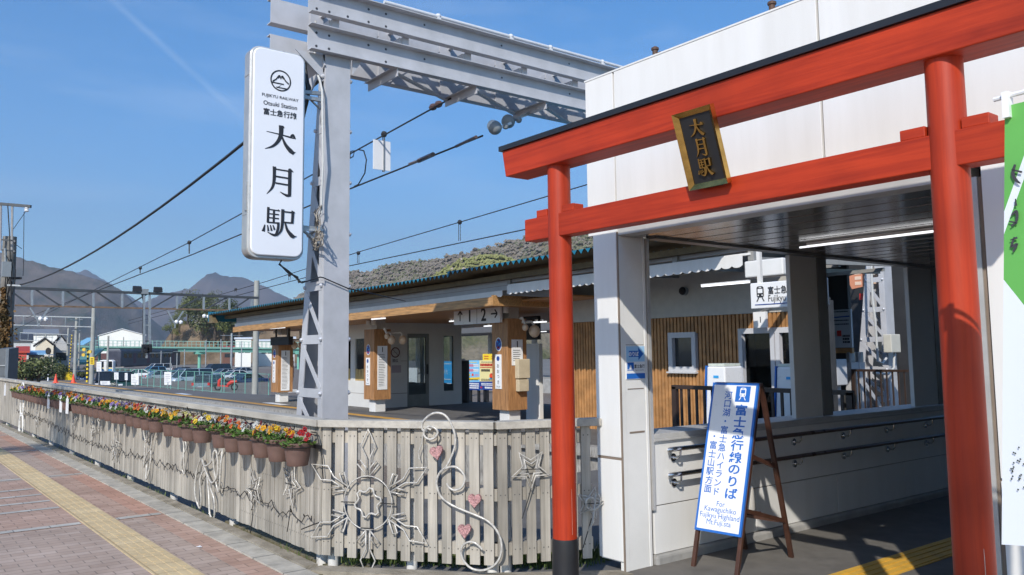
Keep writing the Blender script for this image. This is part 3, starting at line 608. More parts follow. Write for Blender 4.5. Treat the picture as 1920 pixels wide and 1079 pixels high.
# ================= TORII =================
T = thing('torii_gate', 'small vermilion torii gate with black cap in front of station entrance', 'torii gate', (-2.86, 3.6, 0))
for px_ in (-4.115, -1.61):
    o = MB().lathe([(.0785, .405), (.078, 1.2), (.0765, 2.2), (.0755, 2.82)], (px_, 3.6, 0), 32).build('post', red_post, T, smooth=40)
    MB().lathe([(.085, -.02), (.085, .40), (.0825, .418), (.07, .42)], (px_, 3.6, 0), 32).build('base_sleeve', black, o, smooth=40)
ck = M('paint_crack', (.50, .36, .30), .7, var=.2, sc=30)
for cx_, an in ((-1.61, .47), (-4.115, .62)):
    rn = random.Random(int(an*100)); mb = MB(); tw = V((-cx_, -3.6, 0)).normalized(); rt = V((-tw.y, tw.x, 0)); z = .45
    while z < 2.6:
        l = rn.uniform(.05, .3); aa = an+.05*noise.noise(V((z, an, 0))); rr = lambda zz: .0785-.0015*zz+.0006
        f = lambda zz, q: V((cx_, 3.6, zz))+(tw*cos(aa+q)+rt*sin(aa+q))*rr(zz); w_ = rn.uniform(.008, .03)
        mb.quad(f(z, -w_), f(z, w_), f(z+l, w_), f(z+l, -w_)); z += l+rn.uniform(.01, .16)
    for k in range(5): z = rn.uniform(.6, 2.7); aa = an+rn.uniform(-.9, .5); w_ = .09; mb.quad(f(z, -w_), f(z+.004, w_), f(z+.014, w_), f(z+.010, -w_))
    mb.build('paint_crack', ck, T)
yf, yb = 3.50, 3.70
mb = MB(); mb.hexa([(-4.565, yf, 2.815), (-1.095, yf, 2.815), (-1.095, yb, 2.815), (-4.565, yb, 2.815), (-4.603, yf, 3.002), (-1.055, yf, 3.002), (-1.055, yb, 3.002), (-4.603, yb, 3.002)])
k = mb.build('lintel', red_beam, T, bevel=.006)
mb = MB(); mb.box((-4.622, yf-.016, 3.003), (-1.035, yb+.016, 3.034)); mb.hexa([(-4.622, yf-.016, 3.034), (-1.035, yf-.016, 3.034), (-1.035, yb+.016, 3.034), (-4.622, yb+.016, 3.034), (-4.622, yf-.016, 3.037), (-1.035, yf-.016, 3.037), (-1.035, yb+.016, 3.124), (-4.622, yb+.016, 3.124)])
mb.build('cap', black, k)
MB().box((-4.415, 3.545, 2.345), (-1.305, 3.655, 2.495)).build('tie_beam', red_beam, T, bevel=.005)
for px_ in (-4.115, -1.61):
    for s in (-1, 1): MB().hexa([(px_+s*.13-.055, 3.555, 2.4955), (px_+s*.13+.055, 3.555, 2.4955), (px_+s*.13+.055, 3.645, 2.4955), (px_+s*.13-.055, 3.645, 2.4955), (px_+s*.13-.055, 3.555, 2.543), (px_+s*.13+.055, 3.555, 2.543), (px_+s*.13+.055, 3.645, 2.543), (px_+s*.13-.055, 3.645, 2.543)]).build('wedge', red_beam, T, bevel=.004)
# plaque, leaning forward
B0, B1 = V((-2.80, 3.525, 2.462)), V((-2.80, 3.40, 2.858)); ey = (B1-B0).normalized(); ex = V((1, 0, 0)); ez = ex.cross(ey); Lh = (B1-B0).length; hw = .128
T2 = thing('name_plaque', 'brass framed black plaque with raised gilt characters on the torii', 'plaque', B0)
w = .028; mb = MB(); q = lambda x, y, z: B0+ex*x+ey*y+ez*z
for (a, b, c, d) in (((-hw, 0), (hw, 0), (hw-w, w), (-hw+w, w)), ((hw, 0), (hw, Lh), (hw-w, Lh-w), (hw-w, w)), ((hw, Lh), (-hw, Lh), (-hw+w, Lh-w), (hw-w, Lh-w)), ((-hw, Lh), (-hw, 0), (-hw+w, w), (-hw+w, Lh-w))):
    mb.hexa([q(*a, 0), q(*b, 0), q(*c, 0), q(*d, 0), q(*a, .035), q(*b, .035), q(*c, .014), q(*d, .014)])
mb.build('frame', brass, T2)
MB().prism([(-hw+w-.002, w-.002), (hw-w+.002, w-.002), (hw-w+.002, Lh-w+.002), (-hw+w-.002, Lh-w+.002)], q(0, 0, .002), ex, ey, ez*.008).build('board', blackm, T2)
mb = MB()
for i, ch in enumerate('大月駅'): brush(mb, ch, q(.0, Lh-.097-.105*i, .0102), ex, ey, ez, .098, .010, sx=.95)
mb.build('lettering', brass, T2)
MB().box((-2.86, 3.52, 2.46), (-2.74, 3.544, 2.49)).build('hanger', black, T2); MB().box((-2.84, 3.44, 2.80), (-2.76, 3.499, 2.83)).build('hanger', black, T2)

# ================= STATION GATEWAY =================
GX, GY = -4.44, 4.45
G = thing('station_gateway', 'white panelled station entrance building with flat box fascia over passage', 'building', (-3, 6, 0))
def panels(mb, x0, x1, y, z0, z1, seams, depth=.05, g_=.008):
    xs = [x0]+seams+[x1]
    for a, b in zip(xs, xs[1:]): mb.box((a+(g_ if a != x0 else 0), y, z0), (b-(g_ if b != x1 else 0), y+depth, z1))
# fascia box
mb = MB(); panels(mb, -4.752, 6, GY, 2.53, 3.722, [-4.44, -2.707, -.95, .8, 2.6], .05)
f = mb.build('fascia', white_panel, G, bevel=.003)
mb = MB(); mb.box((-4.735, GY+.03, 2.55), (6, GY+.06, 3.70)); mb.box((-4.735, GY+.05, 2.56), (-4.70, 11, 3.70)); mb.box((-4.735, GY+.06, 3.66), (6, 11, 3.70)); mb.build('seam', joint, f)
mb = MB(); mb.box((-4.752, GY+.0505, 2.53), (-4.737, 11.0, 3.722)); mb.build('side_wall', white_panel, G)
MB().box((-4.76, GY-.004, 3.7225), (6, GY+.12, 3.735)).box((-4.76, GY+.12, 3.7225), (-4.6, 11, 3.735)).build('coping', white_trim, G)
for x in (-4.0, -3.2):
    pass
# header under the fascia
MB().box((-4.44, GY+.012, 2.463), (-1.915, GY+.16, 2.528)).build('header', M('header_grey', (.45, .44, .42), .35, var=.06), G)
MB().box((-4.752, GY+.004, 2.49), (-4.441, GY+.16, 2.528)).build('soffit_trim', white_trim, G)
# left pillar: front face panels + jamb
mb = MB(); mb.box((-4.70, GY, .07), (GX-.012, GY+.30, .795)); mb.box((-4.70, GY, .815), (GX-.012, GY+.30, 2.488)); mb.box((-4.69, GY+.012, .06), (GX-.02, GY+.29, 2.488))
p = mb.build('pillar', white_panel, G, bevel=.004)
MB().box((GX-.011, GY+.006, -.01), (GX+.004, GY+.012, 2.488)).box((-4.695, GY+.003, .796), (GX-.014, GY+.29, .814)).build('seam', joint, p)
mb = MB(); mb.box((GX-.05, GY+.014, -.02), (GX, GY+.055, 2.462)); mb.box((GX-.05, GY+.057, -.02), (GX-.004, GY+.27, 2.462)); mb.box((GX-.05, GY+.272, -.02), (GX, GY+.30, 2.462)); j = mb.build('jamb', white_trim, G, bevel=.003)
MB().box((GX-.003, GY+.09, .985), (GX-.001, GY+.25, .998)).box((GX-.003, GY+.08, 1.31), (GX-.001, GY+.25, 1.316)).box((GX-.003, GY+.07, 1.64), (GX-.0008, GY+.26, 1.643)).build('scratch', joint, j)
MB().box((GX-.05, GY+.302, -.02), (GX-.012, GY+.316, 2.462)).build('groove', joint, G)
MB().box((GX-.05, GY+.317, .4), (GX+.003, GY+.345, 2.462)).build('guide_rail', M('guide_grey', (.55, .54, .52), .35, metal=.3, var=.1), G)
# right side of the opening
mb = MB(); mb.box((-1.84, GY, .955), (1.5, GY+.3, 2.529)); mb.box((-1.84, GY, -.02), (1.5, GY+.3, .94)); mb.box((1.515, GY, -.02), (6, GY+.3, 2.529))
MB().box((-1.835, GY+.01, .93), (1.5, GY+.29, .97)).build('seam', joint, mb.build('front_wall', white_panel, G))
MB().box((-1.90, GY+.005, -.02), (-1.866, GY+.06, 2.462)).box((-1.90, GY+.10, -.02), (-1.866, GY+.2, 2.462)).build('guide_rail', M('guide_grey_b', (.5, .49, .46), .35, metal=.3, var=.1), G)
MB().box((-1.865, GY+.015, -.02), (-1.841, GY+.29, 2.46)).build('groove', joint, G)
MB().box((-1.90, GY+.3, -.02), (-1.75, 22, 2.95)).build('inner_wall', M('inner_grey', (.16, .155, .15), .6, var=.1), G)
# ceiling of polished slats
slat = M('mirror_slat', (.36, .35, .335), .17, metal=.85, var=.1, sc=1.5, bump=.04, bsc=3)
mb = MB(); y = GY+.165; i = 0
while y < 11.0:
    mb.box((-4.36, y, 2.470+.0012*((i*7) % 3)), (-1.905, y+.083, 2.50)); y += .09; i += 1
MB().box((-4.42, GY+.16, 2.501), (-1.9, 11, 2.53)).build('backing', blackm, mb.build('ceiling', slat, G))
MB().box((-4.47, GY+.35, 2.455), (-4.365, 11.0, 2.53)).build('edge_beam', M('edge_grey', (.20, .19, .175), .35, metal=.4, var=.1), G)
for y0, y1 in ((6.70, 7.13), (8.86, 9.38)):
    o = MB().box((-4.515, y0, .97), (-4.47, y1, 2.454)).build('column', offwhite, G, bevel=.004)
    MB().box((-4.515, y1+.006, .97), (-4.465, y1+.16, 2.454)).build('column_trim', M('trim_grey', (.23, .22, .2), .4, metal=.3, var=.1), o)
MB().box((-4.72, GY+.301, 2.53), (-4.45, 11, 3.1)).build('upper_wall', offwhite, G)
for i, (x, y) in enumerate(((-3.05, GY+.05), (-4.05, GY+.05))):
    mb = MB(); mb.lathe([(.02, 3.735), (.02, 3.785), (.028, 3.79), (.028, 3.805), (.012, 3.815)], (x, y, 0), 10); mb.box((x+.02, y-.012, 3.735), (x+.06, y+.012, 3.76)); tag(mb.build('roof_bolt', M('rusty_bolt'+str(i), (.09, .05, .035), .7, var=.2)), ['brown bolt stub on white roof edge, nearer the torii post', 'brown bolt stub on white roof edge, nearer the roof corner'][i], 'bolt', 'bolt stubs on the roof edge')
# low wall
L = thing('low_wall', 'low white panelled wall with metal cap along the entrance passage', 'wall', (-4.6, 8, 0))
mb = MB(); ys = [4.80, 6.05, 7.3, 8.55, 9.8, 11.0]
for a, b in zip(ys, ys[1:]): mb.box((-4.72, a, .07), (-4.46, b-.006, .42))
for a, b in zip(ys, ys[1:]): mb.box((-4.72, a, .428), (-4.46, b-.001, .905))
mb.build('panel', white_panel, L, bevel=.002)
MB().box((-4.71, 4.805, .0), (-4.475, 11, .9)).build('core', joint, L)
MB().box((-4.78, 4.795, .906), (-4.435, 11.0, .925)).box((-4.775, 4.8, .925), (-4.44, 11, .962)).build('cap', M('cap_grey', (.46, .45, .43), .45, var=.1, sc=4), L, bevel=.003)
MB().box((-4.55, 4.78, -.02), (-4.42, 11, .066)).build('plinth', concrete, L, bevel=.02)
# handrails
rail_br = M('bronze_rail', (.10, .06, .045), .3, metal=.2, var=.1)
for z, lab in ((.845, 'upper bronze handrail with steel ends on the low passage wall'), (.655, 'lower bronze handrail with steel ends on the low passage wall')):
    H = thing('handrail', lab, 'handrail', (-4.38, 8, z), 'pair of passage handrails')
    MB().tube([(-4.375, 5.55, z), (-4.375, 11, z)], .018, 12).build('rail', rail_br, H, smooth=40)
    MB().tube([(-4.45, 4.98, z-.02), (-4.40, 4.92, z-.005), (-4.378, 4.96, z), (-4.375, 5.05, z), (-4.375, 5.55, z)], .0178, 12).build('rail_end', inox, H, smooth=60)
    for y in (5.02, 6.62, 7.42, 8.22, 9.02, 9.82):
        MB().tube([(-4.375, y, z-.01), (-4.378, y, z-.05), (-4.40, y, z-.075), (-4.455, y, z-.075)], .008, 8).cyl((-4.46, y, z-.075), (-4.448, y, z-.075), .032, n=18).ball((-4.444, y, z-.075), .014).build('bracket', inox, H, smooth=40)
# tube light in the passage
Lt = thing('tube_light', 'long white tube light under the passage ceiling', 'light', (-3.4, 6.15, 2.44))
MB().box((-3.93, 6.135, 2.447), (-2.0, 6.165, 2.468)).build('fitting', white_trim, Lt); MB().cyl((-4.0, 6.15, 2.437), (-2.05, 6.15, 2.439), .008, n=10).build('tube', tube_lit, Lt, smooth=40)
# sticker sign on the jamb
SG = thing('direction_sticker', 'blue arrow direction sticker on the white entrance jamb', 'sign', (GX+.002, GY+.165, 1.50))
ex, ey, ez = V((0, 1, 0)), V((0, 0, 1)), V((1, 0, 0)); O = V((GX+.0035, GY+.165, 1.50))
MB().box((GX-.003, GY+.065, 1.385), (GX+.003, GY+.265, 1.635)).build('plate', sign_white, SG)
grad = M('sticker_blue', (.35, .58, .80), .4, var=0); qq = lambda x0, y0, x1, y1, l: [O+ex*x+ey*y+ez*l for x, y in ((x0, y0), (x1, y0), (x1, y1), (x0, y1))]
mb = MB(); mb.quad(*qq(-.098, .015, .098, .13, .0005)); mb.build('background', grad, SG)
mb = MB(); mb.add([O+ex*x+ey*y+ez*.001 for x, y in ((-.07, .05), (.03, .05), (.03, .025), (.085, .073), (.03, .121), (.03, .096), (-.07, .096))], [tuple(range(7))]); mb.quad(*qq(-.098, -.112, .098, -.072, .0007)); mb.quad(*qq(-.09, -.05, -.02, -.044, .0007)); mb.add([O+ex*x+ey*y+ez*.0007 for x, y in ((-.09, -.04), (-.07, -.04), (-.06, -.01), (-.05, -.01), (-.04, -.04), (-.02, -.04), (-.02, .01), (-.09, .01))], [tuple(range(8))]); mb.build('arrow', blue, SG)
put(MB(), 'のりば', O+ex*-.02+ey*.073+ez*.0016, ex, ey, .036, .03).build('lettering', sign_white, SG); mb = MB(); put(mb, '富士急行', O+ex*.04-ey*.02+ez*.001, ex, ey, .030, .02, .95); put(mb, 'FUJIKYU RAILWAY', O+ex*.04-ey*.05+ez*.001, ex, ey, .011); mb.build('caption', ink, SG)

# ================= A-FRAME SIGN =================
A = thing('standing_sign', 'leaning white and blue station sign on brown timber trestle', 'sign', (-4.05, 5.2, 0))
bl, br_, tl, tr = V((-4.235, 5.0, .262)), V((-3.845, 5.035, .262)), V((-4.175, 5.2, 1.345)), V((-3.785, 5.235, 1.345))
ex = (br_-bl).normalized(); ey = ((tl-bl)-(ex*(tl-bl).dot(ex))*0).normalized(); ez = ex.cross(ey).normalized(); ey2 = ez.cross(ex).normalized()
Wd = (br_-bl).length; Hh = (tl-bl).length; q = lambda x, y, z=0: bl+ex*(x*Wd)+ey*(y*Hh)+ez*z
pan = MB().prism([(0, 0), (Wd, 0), (Wd, Hh), (0, Hh)], bl, ex, ey, ez*.016); pb = pan.build('panel', blue, A)
e = .018; MB().quad(q(e/Wd, e/Hh, .0168), q(1-e/Wd, e/Hh, .0168), q(1-e/Wd, 1-e/Hh, .0168), q(e/Wd, 1-e/Hh, .0168)).build('face', sign_white, pb)
fy = lambda v: 1-(v-30)/(1035-30.)      # v measured on the picture of the board along its left side
mb = MB()
for i, ch in enumerate('富士急行線のりば'): put(mb, ch, q(.70, .818-.0788*i, .018), ex, ey, .084, .024, 1.28)
for i, ch in enumerate('河口湖・富士急ハイランド'): put(mb, ch, q(.385, .915-.0589*i, .018), ex, ey, .063, .014, 1.08)
for i, ch in enumerate('・富士山駅方面'): put(mb, ch, q(.185, .632-.0589*i, .018), ex, ey, .063, .014, 1.08)
for i, s in enumerate(('For', 'Kawaguchiko', 'Fujikyu Highland', 'Mt.Fuji.sta')): put(mb, s, q(.51, .190-.0425*i, .018), ex, ey, .055, 0, .93)
mb.add([q(x, y, .018) for x, y in ((.54, .872), (.85, .872), (.85, .978), (.54, .978))], [(0, 1, 2, 3)])
mb.build('lettering', blue, A); mk = MB(); train_mark(mk, q(.695, .928), ex, ey, .115, 1, 0, .0186, ez); mk.build('pictogram', [sign_white, blue], A)
for a, b in ((q(.03, -.245, -.014), q(.03, 1.0, -.014)), (q(.97, -.245, -.014), q(.97, 1.0, -.014))): MB().bar(a, b, .03, .028, ez).build('leg', brown_paint, A, bevel=.003)
tb = q(.97, .985, -.04); tb2 = q(.03, .985, -.04)
for a, b in ((tb, V((-3.925, 5.74, 0))), (tb2, V((-4.32, 5.70, 0)))): MB().bar(a, b, .035, .028, ez).build('leg', brown_paint, A, bevel=.003)
f1 = q(.97, .17, -.02); r1 = tb.lerp(V((-3.925, 5.74, 0)), .78); f2 = q(.03, .17, -.02); r2 = tb2.lerp(V((-4.32, 5.70, 0)), .78)
MB().bar(f1, r1, .022, .03).bar(f2, r2, .022, .03).bar(r1, r2, .022, .03).bar(q(.97, .52, -.02), tb.lerp(V((-3.925, 5.74, 0)), .46), .02, .03).build('brace', brown_paint, A)
MB().bar(q(0, .99, -.03), q(1, .99, -.03), .03, .04).build('top_bar', brown_paint, A)
c = f1.lerp(r1, .28)+V((-.09, -.0, .015)); wgt = M('plastic_cream', (.60, .57, .52), .5, var=.08)
tag(MB().lathe([(.001, 0), (.062, 0), (.066, .01), (.058, .15), (.05, .17), (.02, .175), (.001, .176)], c, 20).build('sign_weight', wgt, smooth=35), 'cream weight standing on brace of the trestle sign', 'weight')
MB().bar(f1.lerp(r1, .28)+V((0, 0, -.0)), f2.lerp(r2, .28), .12, .015).build('shelf', brown_paint, A)

# ================= BANNER =================
Bn = thing('banner', 'tall green and white cloth banner on pole at entrance right side', 'banner', (-.9, 2.5, 0))
bgreen = M('banner_cloth', (.125, .42, .085), .7, var=.06, sc=3); bwhite = sign_white
top0 = at(1884, 200, Y=2.80); bx0 = top0.x; cloth = MB(); nu, nv = 14, 60; Wb, Hb = .60, top0.z-.99
bdir = V((.97, -.12, 0)).normalized()
def bp(i, j):
    u = i/nu; v = j/nv; s = u*Wb; ripple = .018*sin(u*5+v*3.2)+.03*v*sin(v*6+1.5)*(.4+u)
    edge = .03*sin(v*pi)*(-1) - .018*v
    ripple *= .05+u; return V((bx0, 2.80, top0.z-v*Hb+.01*sin(u*9)*v))+bdir*(s-.10*v)+V((.12, .97, 0))*ripple
vs = [bp(i, j) for j in range(nv+1) for i in range(nu+1)]; fs = []; ms = []
for j in range(nv):
    for i in range(nu):
        u = (i+.5)/nu; v = (j+.5)/nv; fs.append((j*(nu+1)+i, j*(nu+1)+i+1, (j+1)*(nu+1)+i+1, (j+1)*(nu+1)+i))
        cloth.add([vs[k] for k in fs[-1]], [(0, 1, 2, 3)], 0)
N = bgreen.node_tree.nodes; L = bgreen.node_tree.links; pb_ = N['Principled BSDF']; gsrc = pb_.inputs['Base Color'].links[0].from_socket
tcb = N.new('ShaderNodeTexCoord'); sb = N.new('ShaderNodeSeparateXYZ'); L.new(tcb.outputs['Object'], sb.inputs[0])
def bm_(op, a, b=None, c=None):
    n = N.new('ShaderNodeMath'); n.operation = op
    for i, q in enumerate((a, b, c)):
        if q is None: continue
        if isinstance(q, (int, float)): n.inputs[i].default_value = q
        else: L.new(q, n.inputs[i])
    return n.outputs[0]
vb = bm_('DIVIDE', bm_('SUBTRACT', top0.z, sb.outputs[2]), Hb); ub = bm_('DIVIDE', bm_('ADD', bm_('SUBTRACT', sb.outputs[0], bx0-(-.9)), bm_('MULTIPLY', vb, .097)), Wb*.97)
ds = bm_('ABSOLUTE', bm_('SUBTRACT', vb, bm_('MULTIPLY_ADD', ub, -1.2, .268))); mk1 = bm_('LESS_THAN', ds, .026); mk2 = bm_('GREATER_THAN', vb, bm_('MULTIPLY_ADD', ub, .58, .40)); mk_ = bm_('MAXIMUM', mk1, mk2)
mxb = N.new('ShaderNodeMix'); mxb.data_type = 'RGBA'; L.new(mk_, mxb.inputs[0]); L.new(gsrc, mxb.inputs[6]); mxb.inputs[7].default_value = (.72, .76, .80, 1); L.new(mxb.outputs[2], pb_.inputs['Base Color'])
co = cloth.build('cloth', bgreen, Bn)
bm = bmesh.new(); bm.from_mesh(co.data); bmesh.ops.remove_doubles(bm, verts=bm.verts[:], dist=1e-4); bmesh.ops.recalc_face_normals(bm, faces=bm.faces[:]); bm.to_mesh(co.data); bm.free()
for p in co.data.polygons: p.use_smooth = True
n_ = V((bdir.y, -bdir.x, 0)); mk = MB(); O = V((bx0, 2.80, top0.z))+n_*.006
for sp, w in ([(.10, -.24), (.085, -.29), (.11, -.33), (.14, -.35)], [.012, .02, .016, .006]), ([(.075, -.265), (.15, -.29)], [.008, .012]), ([(.105, -.43), (.11, -.47)], [.006, .012]), ([(.075, -.52), (.11, -.50), (.115, -.55), (.075, -.58)], [.006, .018, .014, .008]), ([(.06, -.55), (.12, -.565)], [.008, .01]), ([(.10, -.64), (.08, -.69), (.12, -.68), (.09, -.72)], [.008, .016, .012, .01]), ([(.07, -.655), (.12, -.645)], [.006, .012]):
    stroke(mk, [(x*.42-.006+.10*(-.19+(y+.24)*.56)/Hb, -.19+(y+.24)*.56) for x, y in sp], [q*.55 for q in w], O, bdir, V((0, 0, 1)), n_, 1, .001)
mk.build('lettering', M('banner_ink', (.05, .05, .055), .6, var=0), Bn)
mk = MB(); rn = random.Random(4)
for i in range(26):
    a = rn.uniform(0, 2*pi); r = rn.uniform(.02, .07); c = O+bdir*(.05-.082+.5*r*cos(a))+V((0, 0, -1.12+r*sin(a))); s = .003; mk.add([c+bdir*s*cos(k)+V((0, 0, s*sin(k))) for k in (0, 1.05, 2.1, 3.14, 4.2, 5.25)], [(0, 1, 2, 3, 4, 5)])
mk.build('print', M('banner_dot', (.05, .06, .05), .6, var=0), Bn)
mk = MB(); a = O+bdir*-.03+V((0, .005, .03)); mk.tube([a, a+bdir*.7], .008, 8); pc = a+bdir*.66; mk.tube([pc+V((0, 0, .15)), V((pc.x, pc.y, 0))], .012, 10)
mk.build('pole', sign_white, Bn, smooth=40)
for u in (.03, .3): MB().bar(a+bdir*(u+.01)+V((0, 0, .012)), a+bdir*(u+.01)-V((0, 0, .07)), .035, .02).build('loop', sign_white, Bn)
MB().box((pc.x-.2, pc.y-.2, 0), (pc.x+.2, pc.y+.2, .08)).build('base', white_trim, Bn, bevel=.02)

p = at(374, 1026, Z=.004); tag(MB().add([p+V(q) for q in ((-.03, -.02, .001), (.035, -.012, .006), (.03, .014, .002), (-.02, .012, .008))], [(0, 1, 2, 3)]).add([p+V(q) for q in ((-.03, -.02, .0), (.035, -.012, .005), (.03, .014, .001), (-.02, .012, .007))], [(3, 2, 1, 0)]).build('paper_scrap', sign_white), 'small white paper scrap on the brick pavement near the fence', 'litter')
# ================= CATENARY PORTAL OVER THE TERMINUS =================
XP = -11.1
PG = thing('overhead_line_portal', 'grey steel portal frame spanning the tracks with twin channel girder', 'portal frame', (XP, 5.4, -1.0))
def channel(mb, a, b, w, fl, face, t=.014):      # web centred on a-b, flanges standing toward face
    a, b, face = V(a), V(b), V(face).normalized(); d = (b-a).normalized(); s = d.cross(face).normalized()
    mb.bar(a, b, t, w, s); 
    for k in (-1, 1): mb.bar(a+s*k*(w/2)+face*(fl/2+t/2), b+s*k*(w/2)+face*(fl/2+t/2), fl, t, s)
    return mb
bolt_m = M('bolt_dark', (.04, .04, .045), .5, var=0)
def leg(y0, y1, sgn):
    mb = MB(); ym = (y0+y1)/2; w = y1-y0
    channel(mb, (XP, ym, -1.0), (XP, ym, 6.0), w, .13, (-1, 0, 0)); p = mb.build('front_post', steel, PG)
    xb = lambda z: -11.978-.135*(.686-z)*-1 if False else -11.978+.135*(z-.686)
    mb = MB(); channel(mb, (xb(-1), ym, -1.0), (xb(6.0), ym, 6.0), w, .17, (1, 0, 0)); mb.build('rear_post', steel, PG)
    mb = MB(); bo = MB(); zs = [-.5+.77*i for i in range(9)]
    for side, y in ((0, y0-.008), (1, y1+.008)):
        for i, z in enumerate(zs):
            xl, xr = xb(z)+.04, XP-.03
            mb.bar((xl, y, z), (xr, y, z), .012, .13)
            if i < 8: mb.bar((xl+.10, y-.002, z-.03+.0), (xr-.02, y-.002, zs[i+1 if False else i]-.0) if False else (xb(z+.62)+.14, y-.0, z+.70), .012, .075) if False else mb.bar((xb(z+.7)+.06, y+.001, z+.68), (xr-.02, y+.001, z+.06), .011, .085)
            for x in (xl+.0, xr): bo.ball((x, y-.014 if side == 0 else y+.014, z), .032, 8)
    mb.build('lacing', steel, PG); bo.build('bolt', M('bolt_light', (.6, .6, .62), .4, metal=.4, var=0), PG)
    return xb
YL0, YL1 = 5.20, 5.60
xb = leg(YL0, YL1, 1); leg(20.75, 21.15, -1)
GY0, GY1 = 4.92, 21.6
XB = -11.90
for z, w in ((6.18, .375), (6.745, .38)):
    o = channel(MB(), (XP, GY0, z), (XP, GY1, z), w, .13, (1, 0, 0), .014).build('front_channel', steel, PG)
    hm = MB()
    for y in (5.05, 5.25, 5.55, 5.9, 6.2):
        for dz in (-.1, .1):
            if rnd.random() < .8: hm.cyl((XP+.0072, y, z+dz), (XP+.0095, y, z+dz), .02, n=8)
    for k in range(7): y = 6.9+1.55*k; hm.cyl((XP+.007, y, z+.09), (XP+.0092, y, z+.09), .018, n=8)
    hm.build('bolt_hole', bolt_m, o)
    channel(MB(), (XB, GY0-.25, z+.06), (XB, GY1, z+.06), w, .13, (-1, 0, 0), .014).build('rear_channel', steel, PG)
mb = MB()
for k in range(14):
    y = 5.3+1.2*k; mb.box((XB+.01, y, 6.0), (XB+.03, y+.22, 6.95)); mb.box((XP-.03, y, 6.1), (XP-.008, y+.12, 6.9))
    mb.bar((XB+.02, y, 6.45), (XP-.02, y, 6.45), .09, .16); mb.bar((XB+.02, y+.2, 6.9), (XP-.02, y+.2, 6.9), .07, .07)
    mb.bar((XB+.015, y+.2, 6.1), (XB+.015, y+1.2, 6.85), .07, .012, (1, 0, 0))
mb.build('batten', steel, PG)
mb = MB()
for k in range(9):
    y = 6.35+1.5*k; mb.box((XB-.05, y, 5.86), (XP+.1, y+.016, 6.0)); mb.box((XB-.05, y-.07, 5.98), (XP+.1, y+.07, 5.992)); mb.bar((XP-.05, y+.05, 5.955), (XB+.05, y+1.45, 5.955), .07, .03)
mb.build('bottom_lacing', steel, PG)
mb = MB(); mb.prism([(YL0-.02, 5.98), (YL0-.45, 5.98), (YL0-.02, 5.62)], (XP-.05, 0, 0), (0, 1, 0), (0, 0, 1), (.014, 0, 0)); mb.build('gusset', steel, PG); mb = MB(); mb.prism([(YL1+.02, 5.985), (YL1+.17, 5.985), (YL1+.02, 5.75)], (XP+.02, 0, 0), (0, 1, 0), (0, 0, 1), (.014, 0, 0)); mb.build('gusset', steel, PG); mb = MB(); mb.prism([(YL0-.03, 5.985), (YL0-.30, 5.985), (YL0-.03, 5.75)], (XB+.02, 0, 0), (0, 1, 0), (0, 0, 1), (.6, 0, 0))
mb.bar((XP-.02, YL0-.02, 5.9), (XB+.3, YL0-.02, 5.62), .02, .2); mb.build('gusset', steel, PG)
mb = MB(); mb.tube([(XP-.05, 6.2, 7.06), (XP-.05, 13, 7.08), (XP-.05, 21, 7.10)], .03, 10)
for y in (7.2, 8.7, 9.6, 10.9, 12.4, 14): mb.box((XP-.09, y-.03, 6.94), (XP-.01, y+.03, 7.04)); mb.ball((XP-.05, y, 7.07), .05, 8)
mb.build('hand_pipe', M('pipe_white', (.62, .63, .64), .35, var=.05), PG, smooth=40)
pg = M('conduit_grey', (.52, .52, .50), .45, var=.08)
mb = MB(); a = at(589, 118, Y=5.12); mb.tube([at(592, 40, X=-11.3), at(590, 110, Y=5.12), at(592, 130, Y=5.12), at(600, 152, Y=5.12), at(604, 170, Y=5.12), at(606, 300, Y=5.12), at(603, 372, Y=5.12), at(603, 400, Y=5.12)], .017, 8); mb.build('conduit', pg, PG, smooth=40)
mb = MB(); rn = random.Random(9)
for k in range(5):
    p0 = at(603, 385, Y=5.1); mb.tube([p0]+[at(594+rn.uniform(-6, 8), 400+12*j+rn.uniform(-4, 4), Y=5.08+rn.uniform(-.05, .05)) for j in range(6)]+[at(590+rn.uniform(-5, 10), 470, Y=5.1)], .008, 6)
for k in range(4):
    cx_, cy_ = 592+rn.uniform(-6, 6), 450+rn.uniform(-8, 8); mb.tube([at(cx_+11*cos(i*.7+k), cy_+9*sin(i*.7+k), Y=5.06+.02*i/9) for i in range(10)], .009, 6)
mb.build('wiring', [M('wire_beige', (.34, .30, .25), .6, var=.3, sc=20)], PG, smooth=60)
mb = MB(); rn = random.Random(12)
for k in range(4): mb.tube([at(571, 112+2*k, Y=5.0), at(576+rn.uniform(-3, 3), 150, Y=4.98), at(579+rn.uniform(-4, 4), 165, Y=5.0), at(574+rn.uniform(-4, 4), 195, Y=4.98), at(569, 210+4*k, Y=4.95)], .02, 7)
mb.build('black_cable', cable_mat, PG, smooth=60)
# plumbing of the far leg
mb = MB(); mb.tube([at(1630, 400, X=-10.9), at(1636, 560, X=-10.9), at(1641, 600, X=-10.9), at(1646, 678, X=-10.9), at(1655, 682, X=-10.9), at(1662, 672, X=-10.9)], .03, 8); mb.tube([at(1640, 700, X=-10.9), at(1665, 702, X=-10.9), at(1676, 690, X=-10.9), at(1677, 655, X=-10.9)], .03, 8); mb.build('conduit', pg, PG, smooth=40)
a = at(1672, 645, X=-10.9); MB().box((a.x-.1, a.y-.24, a.z-.22), (a.x+.12, a.y+.22, a.z+.24)).build('junction_box', M('box_cream', (.55, .53, .46), .5, var=.06), PG, bevel=.02)

